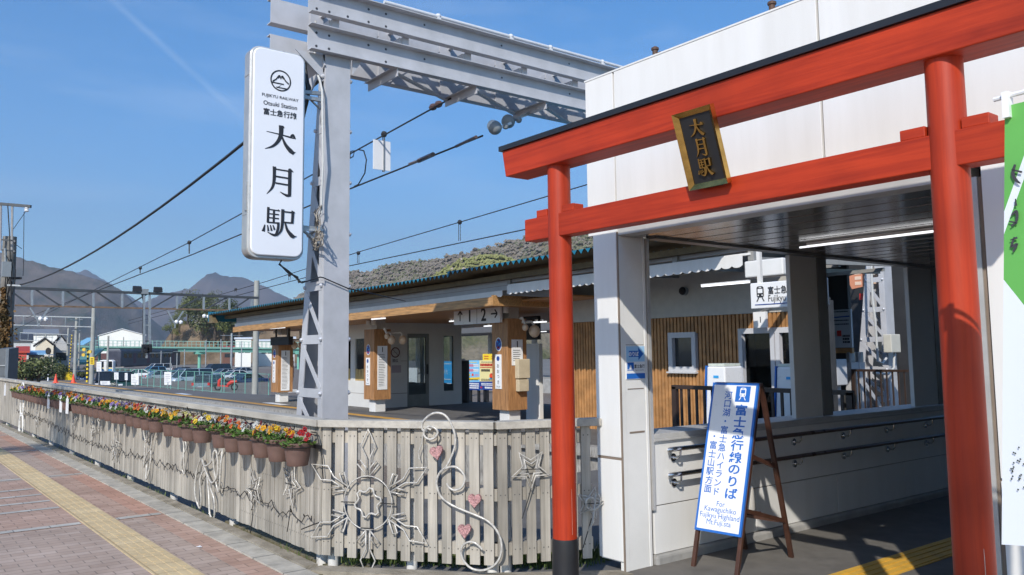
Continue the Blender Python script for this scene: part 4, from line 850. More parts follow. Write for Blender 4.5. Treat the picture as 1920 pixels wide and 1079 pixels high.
# ---------------- vertical station sign ----------------
SB = thing('hanging_station_sign', 'tall white vertical light box sign with rounded corners on the steel portal', 'sign', (-11.05, 4.45, 2.9))
y0, y1, z0, z1 = 4.055, 4.86, 2.905, 5.875; r = .14
def rrect(y0, y1, z0, z1, r, k=6):
    return [(cx_+r*cos(a), cz_+r*sin(a)) for cx_, cz_, a0 in ((y1-r, z0+r, -pi/2), (y1-r, z1-r, 0), (y0+r, z1-r, pi/2), (y0+r, z0+r, pi)) for a in [a0+i*pi/2/k for i in range(k+1)]]
alu = M('sign_alloy', (.50, .49, .47), .35, metal=.5, var=.12, sc=4)
MB().prism(rrect(y0, y1, z0, z1, r), (-11.05, 0, 0), (0, 1, 0), (0, 0, 1), (-.20, 0, 0)).build('case', alu, SB, bevel=.006, smooth=30)
MB().prism(rrect(y0+.004, y1-.004, z0+.004, z1-.004, r), (-11.045, 0, 0), (0, 1, 0), (0, 0, 1), (.02, 0, 0)).build('bezel', M('bezel', (.58, .57, .54), .3, metal=.3, var=.08), SB, bevel=.008, smooth=30)
MB().prism(rrect(y0+.03, y1-.03, z0+.04, z1-.03, r-.02), (-11.024, 0, 0), (0, 1, 0), (0, 0, 1), (.035, 0, 0)).build('face', M('acrylic_white', (.80, .80, .82), .18, var=.02, sc=1, coat=.3), SB, bevel=.022, seg=4, smooth=50)
MB().box((-11.24, y0-.006, 5.45), (-11.07, y0+.01, 5.47)).box((-11.24, y0-.006, 3.5), (-11.06, y0+.004, 3.515)).box((-11.12, y0-.02, 3.55), (-11.06, y0, 3.95)).build('seam', alu, SB)
ex, ey, ez = V((0, 1, 0)), V((0, 0, 1)), V((1, 0, 0)); xf = -10.988; yc = 4.475
mb = MB()
for ch, v in (('大', 260), ('月', 340), ('駅', 417)):
    z = at(520, v, X=xf).z; brush(mb, ch, (xf, yc+.01, z), ex, ey, ez, .405, .002, sx=1.12)
mb.build('large_lettering', ink, SB)
zz = lambda v: at(522, v, X=xf).z
mb = MB(); put(mb, '富士急行線', (xf+.002, yc, zz(213)), ex, ey, .098, .022, 1.0); put(mb, 'Otsuki Station', (xf+.002, yc, zz(197)), ex, ey, .085, .015, 1.0); put(mb, 'FUJIKYU RAILWAY', (xf+.002, yc, zz(183.5)), ex, ey, .060, .014, 1.08); mb.build('lettering', ink, SB)
mb = MB(); C0 = V((xf+.002, yc, zz(151))); R_ = .152
ring = [(R_*cos(a), R_*sin(a)) for a in [i*2*pi/48 for i in range(48)]]; ri = [(x*.87, y*.87) for x, y in ring]
vs = [C0+ex*x+ey*y for x, y in ring+ri]; mb.add(vs, [(i, (i+1) % 48, (i+1) % 48+48, i+48) for i in range(48)])
P_ = lambda l: mb.add([C0+ex*x*R_+ey*y*R_+ez*.0006 for x, y in l], [tuple(range(len(l)))])
for s in (-1, 1):
    P_([(s*.10, .52), (s*.22, .50), (s*.50, .10), (s*.80, -.12), (s*.76, -.26), (s*.42, .0), (s*.20, .32)]); P_([(s*.0, .38), (s*.10, .54), (s*.20, .42), (s*.26, .12), (s*.12, .28)])
P_([(0, .40), (.08, .25), (0, .10), (-.08, .25)]); P_([(-.88, -.22), (.30, -.24), (.30, -.36), (-.86, -.34)]); P_([(.30, -.24), (-.42, -.72), (-.28, -.72), (.12, -.36)]); P_([(-.42, -.62), (.78, -.62), (.66, -.74), (-.42, -.72)])
mb.build('emblem', ink, SB)
mb = MB()
for u0, v0, u1, v1, w in ((568, 173, 603, 176, .05), (570, 176, 600, 205, .02), (566, 431, 606, 432, .03), (566, 431, 600, 458, .03)): mb.bar(at(u0, v0, X=-11.15), at(u1, v1, Y=5.18), w, w)
for z in (3.4, 5.3): mb.bar((-11.15, 4.85, z), (-11.15, 5.2, z), .05, .05)
mb.build('bracket', galv, SB)
MB().tube([at(528, 489, X=-11.1), at(523, 496, X=-11.1), at(540, 508, X=-11.1), at(556, 522, X=-11.1), at(565, 530, Y=5.1)], .012, 6).tube([at(524, 495, X=-11.1), at(540, 512, X=-11.1), at(558, 520, X=-11.1), at(560, 530, Y=5.1), at(572, 528, Y=5.1)], .012, 6).build('lead', cable_mat, SB)

# ================= OVERHEAD WIRES =================
wire_m = M('wire_dark', (.03, .03, .032), .5, metal=.3, var=0)
ins_m = M('insulator', (.10, .06, .05), .3, var=.05); lampw = M('dome_white', (.72, .73, .72), .35, var=.03); domeg = M('dome_grey', (.22, .24, .25), .4, var=.05)
def sag(a, b, s, n=14): return [V(a).lerp(V(b), i/n)-V((0, 0, 4*s*(i/n)*(1-i/n))) for i in range(n+1)]
def wire(name, label, pts, r, extra=None, grp=None):
    o = thing(name, label, 'wire', pts[0], grp); MB().tube(pts, r, 6).build('cable', wire_m, o, smooth=60)
    if extra: extra(o)
    return o
mA, mB_ = at(845, 185, X=-11.75), at(660, 287, Y=8.45); mC, mD = at(355, 455, Y=8.45), at(195, 535, Y=8.45)
cA, cB = at(905, 255, X=-11.7), at(655, 355, Y=8.45); cC, cD = at(360, 478, Y=8.45), at(205, 537, Y=8.45)
mE = mD+(mD-mC)*2.2; cE = cD+(cD-cC)*2.0
def ex1(o):
    for u, v in ((822, 196), (812, 201)): p = at(u, v, Y=8.3); MB().ball(p, .07, 8, sq=(1.6, 1, 1)).build('insulator', ins_m, o)
    for (u, v, u2, v2) in ((720, 252, 720, 322), (355, 455, 355, 476), (263, 503, 263, 513)):
        p = at(u, v, Y=8.45); q = at(u2, v2, Y=8.45); d = MB().tube([p+V((.02, 0, 0)), q+V((.02, 0, 0))], .012, 5).tube([p-V((.05, 0, 0)), q-V((.05, 0, 0))], .012, 5).ball(p, .07, 8).build('dropper', wire_m, o)
    lp = MB(); lp.tube([at(u, v, Y=8.45) for u, v in ((655, 296), (658, 284), (665, 283), (662, 294), (657, 297), (655, 288))], .014, 6); lp.tube([at(u, v, Y=8.45) for u, v in ((672, 281), (682, 283), (687, 300), (684, 325), (672, 346), (664, 350))], .014, 6); lp.build('jumper', wire_m, o, smooth=60)
wire('messenger_wire', 'upper overhead wire from portal underside passing behind the station sign', [mA, mB_, mC, mD, mE], .017, ex1, 'overhead wires of the near track')
def ex2(o):
    for u, v, u2, v2, r in ((855, 275, 893, 257, .028), (785, 302, 812, 290, .045), (768, 308, 785, 302, .03)): MB().cyl(at(u, v, Y=8.4), at(u2, v2, Y=8.2), r, n=8).build('insulator', ins_m, o)
wire('contact_wire', 'lower overhead wire with long grey tensioner behind the station sign', [cA, cB, cC, cD, cE], .019, ex2, 'overhead wires of the near track')
p = at(719, 294, Y=8.4); ts = thing('tension_plate', 'small white plate hung between the two overhead wires', 'plate', p); MB().box((p.x-.01, p.y-.24, p.z-.29), (p.x+.01, p.y+.16, p.z+.33)).build('plate', sign_white, ts); MB().bar(p+V((.02, 0, .35)), p+V((.02, 0, -.33)), .025, .02).build('clamp', galv, ts)
wire('messenger_wire', 'upper overhead wire of far track passing behind the torii post', [at(1106, 345, Y=18.5), at(862, 417, Y=18.5), at(672, 473, Y=18.5), at(500, 528, Y=18.5), at(240, 602, Y=18.5)], .02,
     lambda o: [MB().tube([at(u, v, Y=18.5), at(u, v2, Y=18.5)], .014, 5).tube([at(u-3, v, Y=18.5), at(u-3, v2, Y=18.5)], .014, 5).ball(at(u-1, v, Y=18.5), .1, 8).build('dropper', wire_m, o) for u, v, v2 in ((863, 417, 452), (673, 475, 494), (544, 516, 526), (443, 543, 548))], 'overhead wires of the far track')
wire('contact_wire', 'lower overhead wire of far track above the blue platform roof', [at(1106, 398, Y=18.5), at(983, 431, Y=18.5), at(655, 499, Y=18.5), at(500, 540, Y=18.5), at(240, 608, Y=18.5)], .022, None, 'overhead wires of the far track')
cb = sag(at(600, 150, Y=5.2), atd(30, 536, 34), .55); wire('thick_cable', 'thick black cable sloping from the portal down to the ivy covered pole', cb, .028)
wire('guy_wire', 'thin grey wire tied around the portal leg below the sign', [at(566, 531, Y=5.1), at(600, 520, Y=5.1), at(606, 521, X=-11.05), at(652, 541, X=-11.05), at(760, 565, Y=9.4)], .009)
# dome lamps
for i, (u, v, c) in enumerate(((928, 240, 1), (953, 228, 0))):
    p = at(u, v, X=-11.5); t = thing('dome_lamp', ['grey dome lamp with white top hung under the portal girder', 'grey round lamp closer to the girder, beside the white topped one'][i], 'lamp', p, 'dome lamps under the girder')
    d = V((-.35, -.3, -.25)).normalized(); MB().ball(p, .125, 14).build('dome', domeg, t, smooth=True)
    if c: MB().ball(p+V((-.03, -.02, .035)), .108, 14).build('cap', lampw, t, smooth=True)
    MB().bar(p+V((.05, .05, 0)), at(1010, 203, X=-11.5) if i else p+V((.15, .25, .09)), .04, .04).build('arm', galv, t)
    MB().ball(p+V((.1, .16, .03)), .06, 8).build('socket', domeg, t)

# ================= PLATFORM =================
mb = MB(); mb.prism([(-64.5, 9.95), (-5, 9.95), (-5, 17.2), (-18, 17.2), (-22, 16.0), (-26, 14.2), (-30, 13.15), (-34, 12.75), (-37, 12.25), (-43.5, 11.75), (-51, 11.0), (-64.5, 10.3)], (0, 0, -1.0), (1, 0, 0), (0, 1, 0), (0, 0, 1.0)); struct(mb.build('platform', asphalt_l))
lipm = M('platform_lip', (.40, .385, .35), .85, var=.4, sc=6, bump=.3, dark=(.12, .11, .10), st=(6, 1, 1))
mb = MB(); mb.box((-64.5, 9.70, -.16), (-8.6, 9.945, .004)); mb.box((-64.5, 9.80, -1.0), (-8.6, 9.944, -.161)); struct(mb.build('platform_edge', lipm))
yline = M('yellow_line', (.62, .33, .06), .7, var=.15, sc=4)
mb = MB().box((-64, 10.28, -.01), (-17.3, 10.52, .006)); 
pts = [V((-17.3, 10.4, 0)), V((-16.5, 10.55, 0)), V((-15.8, 11.0, 0)), V((-14.6, 12.4, 0)), V((-13.2, 14, 0))]
for a, b in zip(pts, pts[1:]): mb.bar(a, b, .24, .012)
struct(mb.build('yellow_line', yline))
struct(MB().box((-62, 9.96, .0), (-61.6, 10.1, .004)).build('line_mark', sign_white))
for i, x in enumerate((-26.6, -36.5)): struct(MB().quad((x-.9, 10.7, .005), (x+.9, 10.62, .005), (x+1.0, 10.9, .005), (x-.7, 10.95, .005)).build('platform_mark', sign_white))
# roof
tilt = lambda x: 3.155+.0105*(x+19)
RF = thing('platform_roof', 'blue corrugated platform roof with white scalloped valance and cedar fascia', 'roof', (-20, 12, 2.5))
XR = at(1405, 495, Y=10.2).x; XR2 = at(1472, 500, Y=10.1).x
def corr(x0, x1, dz, y0=9.6, y1=17.6, p=.17, a=.075):
    mb = MB(); n = int((x1-x0)/p)
    for i in range(n):
        xa, xm, xb_ = x0+i*p, x0+(i+.5)*p, x0+(i+1)*p; T_ = lambda x: tilt(x)+dz+a
        mb.quad((xa, y0, T_(xa)), (xb_, y0, T_(xb_)), (xb_, y1, T_(xb_)+.2), (xa, y1, T_(xa)+.2), 0)
        mb.add([(xa+.02, y0, T_(xa)), (xb_-.02, y0, T_(xb_)), (xm, y0, T_(xm)-a)], [(0, 1, 2)], 0)
        for u, v, zu, zv in ((xa, xm, 0, a), (xm, xb_, a, 0)): mb.quad((u, y0+.01, T_(u)-zu-.004), (v, y0+.01, T_(v)-zv-.004), (v, y0+1.2, T_(v)-zv+.03), (u, y0+1.2, T_(u)-zu+.03), 1)
    return mb
corr(-29.75, -14.4, -.05).build('roof_sheet', [roof_blue, roof_under], RF)
corr(-14.6, XR-.1, .0).build('roof_sheet', [roof_blue, roof_under], RF)
def long(name, m, x0, x1, y0, y1, za, zb, parent, bev=0):
    f = lambda x: tilt(x)-3.155
    mb = MB(); mb.hexa([(x0, y0, za+f(x0)), (x1, y0, za+f(x1)), (x1, y1, za+f(x1)), (x0, y1, za+f(x0)), (x0, y0, zb+f(x0)), (x1, y0, zb+f(x1)), (x1, y1, zb+f(x1)), (x0, y1, zb+f(x0))]); return mb.build(name, m, parent, bevel=bev)
long('purlin', roof_under, -29.6, XR, 10.12, 10.28, 2.985, 3.085, RF)
long('gutter_fascia', grey_fascia, -28.9, -13.4, 10.30, 10.36, 2.785, 2.99, RF); long('gutter_joint', joint, -28.9, -13.4, 10.296, 10.299, 2.88, 2.887, RF)
def scallop(x0, x1, y, zt, zb, parent):
    mb = MB(); f = lambda x: tilt(x)-3.155; p = .19; n = int((x1-x0)/p)
    for i in range(n):
        xs = [x0+p*(i+k/6) for k in range(7)]; zsb = [zb+.032*(1-abs(sin(pi*k/6))**.6) for k in range(7)]
        for k in range(6):
            a, b = xs[k], xs[k+1]; mb.hexa([(a, y, zsb[k]+f(a)), (b, y, zsb[k+1]+f(b)), (b, y+.012, zsb[k+1]+f(b)), (a, y+.012, zsb[k]+f(a)), (a, y, zt+f(a)), (b, y, zt+f(b)), (b, y+.012, zt+f(b)), (a, y+.012, zt+f(a))])
    return mb.build('valance', white_panel, parent)
scallop(-28.9, -13.4, 10.24, 2.785, 2.655, RF)
long('cedar_fascia', fascia_wood, -28.8, -13.75, 10.14, 10.18, 2.485, 2.665, RF)
long('cedar_soffit', soffit_wood, -28.78, -13.76, 10.182, 17.2, 2.53, 2.57, RF)
long('end_board', fascia_wood, -13.745, -13.70, 10.14, 17.2, 2.485, 2.70, RF)
long('end_soffit', soffit_wood, -13.7, -12.2, 10.9, 17.2, 2.60, 2.63, RF)
long('tie_bar', grey_fascia, -13.3, XR, 10.3, 10.42, 2.93, 3.02, RF)
# open truss end over the concourse
scallop(-13.3, XR, 10.20, 2.86, 2.68, RF)
long('white_beam', white_trim, -13.3, XR, 10.22, 10.34, 2.85, 2.885, RF)
mb = MB()
for x in [-13.3+k*(XR+13.3)/4 for k in range(5)]: mb.box((x-.05, 10.24, 2.885), (x+.05, 10.34, 3.10)); mb.bar((x, 10.3, 2.9), (x, 16.5, 3.15), .08, .08)
for y in (11.2, 12.6, 14): mb.bar((-13.3, y, 2.90), (XR, y, 2.95), .06, .06)
mb.build('truss', M('truss_grey', (.28, .27, .25), .5, var=.1), RF)
MB().box((XR+.02, 10.05, 2.62), (XR2, 10.30, 2.86)).build('beam_end', white_trim, RF, bevel=.02)
MB().hexa([(-29.75, 9.62, 2.72), (-29.3, 9.62, 2.72), (-29.3, 9.8, 2.72), (-29.75, 9.8, 2.72), (-29.75, 9.62, 3.03), (-29.7, 9.62, 3.03), (-29.7, 9.8, 3.03), (-29.75, 9.8, 3.03)]).build('gutter_end', roof_under, RF)
MB().box((-29.78, 9.60, 2.78), (-29.755, 17.5, 3.12)).build('barge_board', roof_blue, RF)
# tube lights below the soffit
for i, (u0, v0, u1, v1) in enumerate(((664, 597, 695, 599), (697, 599, 722, 600), (738, 589, 803, 591), (484, 616, 505, 616.5), (507, 616.5, 534, 617), (534, 610.5, 562, 611), (833, 579, 852, 580), (908, 612, 936, 613), (998, 605, 1024, 606), (843, 603, 853, 603), (940, 594, 948, 595))):
    Yt = (10.7, 10.7, 11.6, 10.7, 10.7, 10.7, 11.5, 13.0, 12.0, 12.8, 12.8)[i]; a, b = at(u0, v0, Y=Yt), at(u1, v1, Y=Yt)
    mid_ = (a+b)/2; 
    b.z = a.z
    t = thing('tube_light', 'white tube light under cedar soffit, '+['left of the two over the middle platform column', 'right of the two over the middle platform column', 'beside the waiting room front', 'left of pair above the black display', 'right of pair above the black display', 'touching the portal leg', 'at left edge of the track number sign', 'under the track number sign', 'beside the torii post', 'at lower left of track number sign', 'next to the nearest cedar column'][i], 'light', mid_, 'tube lights under the platform soffit')
    MB().bar(a, b, .04, .03).build('tube', tube_lit, t); MB().bar(a.lerp(b, .3)+V((0, 0, .015)), a.lerp(b, .3)+V((0, 0, .06)), .05, .05).bar(a.lerp(b, .7)+V((0, 0, .015)), a.lerp(b, .7)+V((0, 0, .06)), .05, .05).build('hanger', white_trim, t)
# columns clad in cedar
def emblem(t, O, ex, ey, ez, r, pale):
    mb = MB(); mb.add([V(O)+ex*r*.78*cos(a)+ey*r*cos(0)*sin(a)+ez*.002 for a in [i*pi/12 for i in range(24)]], [tuple(range(24))], 0); mb.add([V(O)+ex*r*.64*cos(a)+ey*r*.86*sin(a)+ez*.004 for a in [i*pi/12 for i in range(24)]], [tuple(range(24))], 1)
    rn = random.Random(3)
    for k in range(9):
        a = rn.uniform(0, 6.3); q = V(O)+ex*r*.4*cos(a)*rn.random()+ey*r*.6*sin(a)+ez*.006; s = r*.16; mb.add([q+ex*s*cos(b)+ey*s*sin(b) for b in [j*1.05 for j in range(6)]], [tuple(range(6))], 2+k % 2)
    return mb.build('emblem', [sign_white, blue_d, red, pale], t)
def cedar_column(X, label, lamps, sign_h, extra=None):
    Y0, Y1 = 11.10, 11.62; x0, x1 = X-.29, X+.29; h = tilt(X)-3.155
    t = thing('cedar_column', label, 'column', (X, 11.36, 0), 'cedar clad columns along the platform')
    MB().box((x0+.12, Y0+.1, 0), (x1-.12, Y1-.1, .36)).build('plinth', white_trim, t, bevel=.01)
    mb = MB(); n = 5
    for i in range(n):
        a = x0+(x1-x0)*i/n; b = x0+(x1-x0)*(i+1)/n-.004; mb.box((a, Y0, .34), (b, Y0+.02, 2.28+h))
        a = Y0+.021+(Y1-Y0-.021)*i/n; b = Y0+.021+(Y1-Y0-.021)*(i+1)/n-.004; mb.box((x1-.02, a, .34), (x1, b, 2.28+h))
    mb.box((x0, Y0+.021, .34), (x1-.021, Y1, 2.275+h)); mb.build('cladding', timber_col, t)
    MB().box((x0+.14, Y0+.15, 2.27), (x1-.14, Y1-.1, 2.56+h)).build('neck', M('neck_white', (.55, .52, .48), .5, var=.05), t)
    ex, ey, ez = V((1, 0, 0)), V((0, 0, 1)), V((0, -1, 0)); fx, fz = V((0, 1, 0)), V((1, 0, 0)); Yf = Y0-.004
    emblem(t, (X-.04, Yf, 1.72+h), ex, ey, ez, .15, cyan)
    MB().box((X-.16, Yf-.012, .75+h), (X+.06, Yf+.006, 1.5+h)).build('name_plate', sign_white, t)
    mb = MB(); column(mb, 'おおつき', (X-.05, Yf-.0135, 1.25+h), ex, ey, .095, .118, .01); put(mb, 'Otsuki', (X-.05, Yf-.0135, .80+h), ex, ey, .055); mb.add([(X-.05+.055*cos(a), Yf-.0135, 1.41+h+.055*sin(a)) for a in [i*pi/6 for i in range(12)]], [tuple(range(12))], 1); mb.build('lettering', [ink, blue_d], t)
    xs = x1+.004; b = 1.68+h-sign_h
    MB().box((xs-.006, Y0+.10, b), (xs+.010, Y0+.40, 1.82+h)).build('track_sign', sign_white, t)
    mb = MB(); put(mb, '1', (xs+.0115, Y0+.25, 1.72+h), fx, ey, .19, .02); rn = random.Random(int(X*-10)); z = 1.58+h
    while z > b+.06: mb.quad(*[(xs+.0115, y, zz_) for y, zz_ in ((Y0+.13, z), (Y0+.13+.22*rn.uniform(.5, 1), z), (Y0+.13+.2, z+.012), (Y0+.13, z+.012))]); z -= .045
    mb.build('lettering', ink, t)
    for k, (dy, dz, r) in enumerate(lamps):
        p = V((x1+.16, Y0+dy, dz+h)); MB().ball(p, r, 14, sq=(1, 1, 1.12)).build('globe_lamp', globe, t, smooth=True); MB().tube([(x1-.02, Y0+min(dy, .4), dz+.2+h), (x1+.08, Y0+dy-.02, dz+.21+h), p+V((0, 0, r))], .03, 8).build('lamp_arm', white_trim, t, smooth=40)
    if lamps: p = V((x0-.12, Y0+.2, lamps[0][1]+h)); MB().ball(p, .10, 14).build('globe_lamp', globe, t, smooth=True); MB().tube([p+V((0, 0, .09)), (x0+.02, Y0+.2, p.z+.12)], .02, 6).build('lamp_arm', white_trim, t)
    for k in (0, 1): MB().tube([(X-.13+.3*k, Y0+.05, 2.40+h), (X-.13+.3*k, Y0+.05, 2.55+h)], .07, 10).build('downlight', white_trim, t, smooth=40)
    if extra: extra(t, X, Y0, x1, h)
def boxes(t, X, Y0, x1, h):
    bx = M('box_cream2', (.55, .47, .33), .5, var=.08)
    MB().box((x1+.001, Y0+.18, 1.02), (x1+.14, Y0+.5, 1.44)).build('switch_box', bx, t, bevel=.012); MB().box((x1+.001, Y0+.2, .74), (x1+.12, Y0+.48, 1.0)).build('switch_box', bx, t, bevel=.012)
cedar_column(-14.75, 'nearest cedar clad platform column with cream switch boxes on its side', [(.62, 2.0, .125), (.36, 2.08, .07)], .42, boxes)
cedar_column(-20.75, 'middle cedar clad platform column in front of the white waiting room', [(.45, 1.98, .115), (.80, 1.98, .115), (.3, 2.08, .07)], 1.05)
cedar_column(-27.4, 'farthest cedar clad platform column behind the black display', [(.5, 1.98, .11), (.75, 1.98, .10)], 1.2)
# hanging track number sign
a, b = at(851, 578, Y=11.0), at(938, 610, Y=11.0); z1_, z0_ = a.z, at(851, 610, Y=11.0).z
t = thing('track_number_sign', 'hanging white sign with arrows and the numbers one and two', 'sign', (a.x, 11, z1_)); MB().box((a.x, 11.0, z0_), (b.x, 11.06, z1_)).build('panel', sign_white, t)
ex, ey = V((1, 0, 0)), V((0, 0, 1)); w = b.x-a.x; h = z1_-z0_; zc = (z1_+z0_)/2; mb = MB()
put(mb, '1', (a.x+.36*w, 10.996, zc), ex, ey, h*1.0, .025); put(mb, '2', (a.x+.66*w, 10.996, zc), ex, ey, h*1.0, .025); mb.quad(*[(a.x+.517*w+x, 10.997, z) for x, z in ((-.006, z0_), (.006, z0_), (.006, z1_), (-.006, z1_))])
def arrow(c, ang):
    s = h*.30; R2 = Matrix.Rotation(ang, 2)
    for p, q in (((0, -1), (0, .85)), ((-.75, .2), (0, .95)), ((.75, .2), (0, .95))):
        p, q = R2@V(p), R2@V(q); A_, B_ = V((c+p.x*s, 10.996, zc+p.y*s)), V((c+q.x*s, 10.996, zc+q.y*s)); mb.bar(A_, B_, h*.085, .001, (0, 1, 0))
arrow(a.x+.145*w, 0); arrow(a.x+.88*w, -pi/2); mb.build('lettering', ink, t)
for k in (.2, .8): MB().bar((a.x+k*w, 11.03, z1_), (a.x+k*w, 11.03, 2.58), .03, .03).build('hanger', galv, t)
# black display over the far column
a, b = at(507, 633, Y=10.9), at(541, 647, Y=10.9); t = thing('departure_display', 'black departure display hanging in front of the farthest cedar column', 'display', a); MB().box((a.x, 10.9, b.z), (b.x, 11.05, a.z)).build('case', blackm, t, bevel=.01); MB().bar((a.x+.3, 10.98, a.z), (a.x+.3, 10.98, 2.5), .05, .05).bar((b.x-.2, 10.98, a.z), (b.x-.2, 10.98, 2.5), .08, .1).build('hanger', M('hang_dark', (.06, .06, .06), .5), t)
# round wheel board
o = at(540, 715, Y=14.5); t = thing('photo_board', 'round blue and red cog edged photo board on the platform', 'board', (o.x, o.y, 0)); mb = MB(); R_ = .85; zc = .95; cg = [(R_*(1 if k % 2 else .9)*cos(2*pi*k/48), R_*(1 if k % 2 else .9)*sin(2*pi*k/48)) for k in range(48)]
ex = V((.8, -.6, 0)).normalized(); ez = V((.6, .8, 0))*-1
MB().prism(cg, (o.x, o.y, zc), ex, (0, 0, 1), ez*-.06).build('rim', M('rim_orange', (.50, .13, .05), .5, var=.2), t)
for r, m_, l in ((.78, blue_d, .005), (.62, red, .01), (.5, blackm, .015)): mb = MB(); mb.prism([(r*cos(k*pi/16), r*sin(k*pi/16)) for k in range(32)], V((o.x, o.y, zc))+ez*l, ex, (0, 0, 1), ez*-.01); mb.build('disc', m_, t)
rn = random.Random(2); mb = MB()
for k in range(22): a_ = rn.uniform(0, 6.28); r = rn.uniform(.1, .7); s = rn.uniform(.05, .14); q = V((o.x, o.y, zc))+ex*r*cos(a_)+V((0, 0, r*sin(a_)))+ez*(.018+.0006*k); mb.add([q+ex*s*cos(b)+V((0, 0, s*sin(b))) for b in [j*.785 for j in range(8)]], [tuple(range(8))], k % 3)
mb.build('print', [blue, red, M('print_grey', (.45, .5, .55), .5)], t); MB().box((o.x-.5, o.y-.1, 0), (o.x+.5, o.y+.2, .12)).build('base', white_trim, t)

# ================= WAITING ROOM =================
wr_m = M('waiting_white', (.66, .65, .62), .55, var=.05, sc=2); XW = -21.9
WR = thing('waiting_room', 'white glazed waiting room on the platform under cedar soffit', 'building', (-24, 14, 0))
mb = MB(); mb.box((-27.5, 12.0, 0), (XW, 12.12, .78)); mb.box((-27.5, 12.0, 2.05), (XW, 12.12, 2.58))
for x in (-27.4, -26.5, -25.5, -24.5, -23.5): mb.box((x-.1, 12.0, .78), (x+.1, 12.12, 2.05))
mb.box((-22.6, 12.0, .78), (XW, 12.12, 2.05)); mb.box((-27.5, 12.12, 0), (-27.4, 14.9, 2.58)); mb.box((-27.4, 14.86, 0), (XW-.13, 14.96, .6)); mb.box((-27.4, 14.86, 2.1), (XW-.13, 14.96, 2.56)); [mb.box((x, 14.86, .6), (x+.1, 14.96, 2.1)) for x in (-26.6, -25.4, -24.2, -23.0)]
YD0, YD1 = 13.0, 13.78
mb.box((XW-.12, 12.121, 0), (XW, YD0, 2.56)); mb.box((XW-.12, YD1, 0), (XW, 14.30, 2.56)); mb.box((XW-.12, 14.30, 0), (XW, 14.97, .42)); mb.box((XW-.12, 14.30, 2.12), (XW, 14.97, 2.56)); mb.box((XW-.12, 14.68, .42), (XW, 14.97, 2.12)); mb.box((XW-.12, YD0, 2.18), (XW, YD1, 2.56))
mb.build('wall', wr_m, WR)
MB().box((XW+.002, 12.13, .40), (XW+.004, 12.99, .415)).box((XW+.002, 12.13, 1.36), (XW+.004, 12.99, 1.37)).box((-27.4, 11.996, .40), (XW, 11.998, .41)).build('seam', joint, WR)
gl = bpy.data.materials.new('clear_glass'); gl.use_nodes = True; N = gl.node_tree.nodes; N.remove(N['Principled BSDF']); tr = N.new('ShaderNodeBsdfTransparent'); tr.inputs[0].default_value = (.62, .66, .66, 1); go = N.new('ShaderNodeBsdfGlossy'); go.inputs['Roughness'].default_value = .02; mxs = N.new('ShaderNodeMixShader'); fz = N.new('ShaderNodeLayerWeight'); fz.inputs[0].default_value = .25; gl.node_tree.links.new(fz.outputs['Fresnel'], mxs.inputs[0]); gl.node_tree.links.new(tr.outputs[0], mxs.inputs[1]); gl.node_tree.links.new(go.outputs[0], mxs.inputs[2]); gl.node_tree.links.new(mxs.outputs[0], N['Material Output'].inputs['Surface'])
MB().box((-27.4, 12.13, .0), (XW-.13, 14.85, .03)).build('floor', M('room_floor', (.10, .09, .08), .7), WR)
for x0, x1 in ((-26.4, -25.6), (-25.4, -24.6), (-24.4, -23.6), (-23.4, -22.6)):
    o = MB().box((x0, 12.05, .78), (x1, 12.06, 2.05)).build('window', gl, WR); MB().box((x0, 12.01, .78), (x0+.05, 12.08, 2.05)).box((x1-.05, 12.01, .78), (x1, 12.08, 2.05)).build('frame', wr_m, o)
o = MB().box((XW-.09, YD0+.02, .0), (XW-.07, YD1-.02, 2.18)).build('door', gl, WR); fr = M('door_frame', (.20, .20, .19), .4, metal=.3)
MB().box((XW-.1, YD0+.001, 0), (XW-.03, YD0+.07, 2.18)).box((XW-.1, YD1-.1, 0), (XW-.03, YD1-.001, 2.18)).box((XW-.1, YD0+.07, 0), (XW-.03, YD1-.1, .35)).box((XW-.1, YD0+.07, 2.08), (XW-.03, YD1-.1, 2.18)).build('frame', fr, o); MB().box((XW-.02, YD1-.09, .95), (XW+.01, YD1-.05, 1.25)).build('handle', blackm, o)
MB().box((XW-.06, 14.30, .42), (XW-.05, 14.68, 2.12)).build('window', gl, WR)
# things seen through / on the glazing
seatm = M('seat_tan', (.55, .38, .14), .5, var=.1)
for i, x in enumerate((-26.1, -25.2, -24.1, -23.2)):
    t = thing('bench_seat', 'tan slatted bench seat behind the waiting room glass, '+['beside the portal leg', 'second from portal leg', 'left of the middle column', 'closest to the middle column'][i], 'seat', (x, 11.99, .8), 'tan seats in the waiting room')
    mb = MB()
    for k in range(4): mb.hexa([(x-.36+.19*k, 12.025, .79), (x-.19+.19*k, 12.025, .79), (x-.19+.19*k, 12.045, .79), (x-.36+.19*k, 12.045, .79), (x-.35+.19*k, 12.03, 1.12+.02*(k % 2)), (x-.20+.19*k, 12.03, 1.12+.02*(k % 2)), (x-.20+.19*k, 12.045, 1.12), (x-.35+.19*k, 12.045, 1.12)])
    mb.build('backrest', seatm, t, bevel=.02); MB().box((x-.36, 12.0245, .782), (x+.36, 12.0455, .789)).build('seat', seatm, t)
p = V((XW+.004, 12.58, 1.62)); t = thing('no_smoking_notice', 'round no smoking notice on the white waiting room side wall', 'sign', p); ey = V((0, 0, 1)); fx = V((0, 1, 0))
MB().box((p.x, p.y-.2, p.z-.32), (p.x+.004, p.y+.2, p.z+.22)).build('plate', M('notice_grey', (.60, .59, .57), .5, var=.03), t)
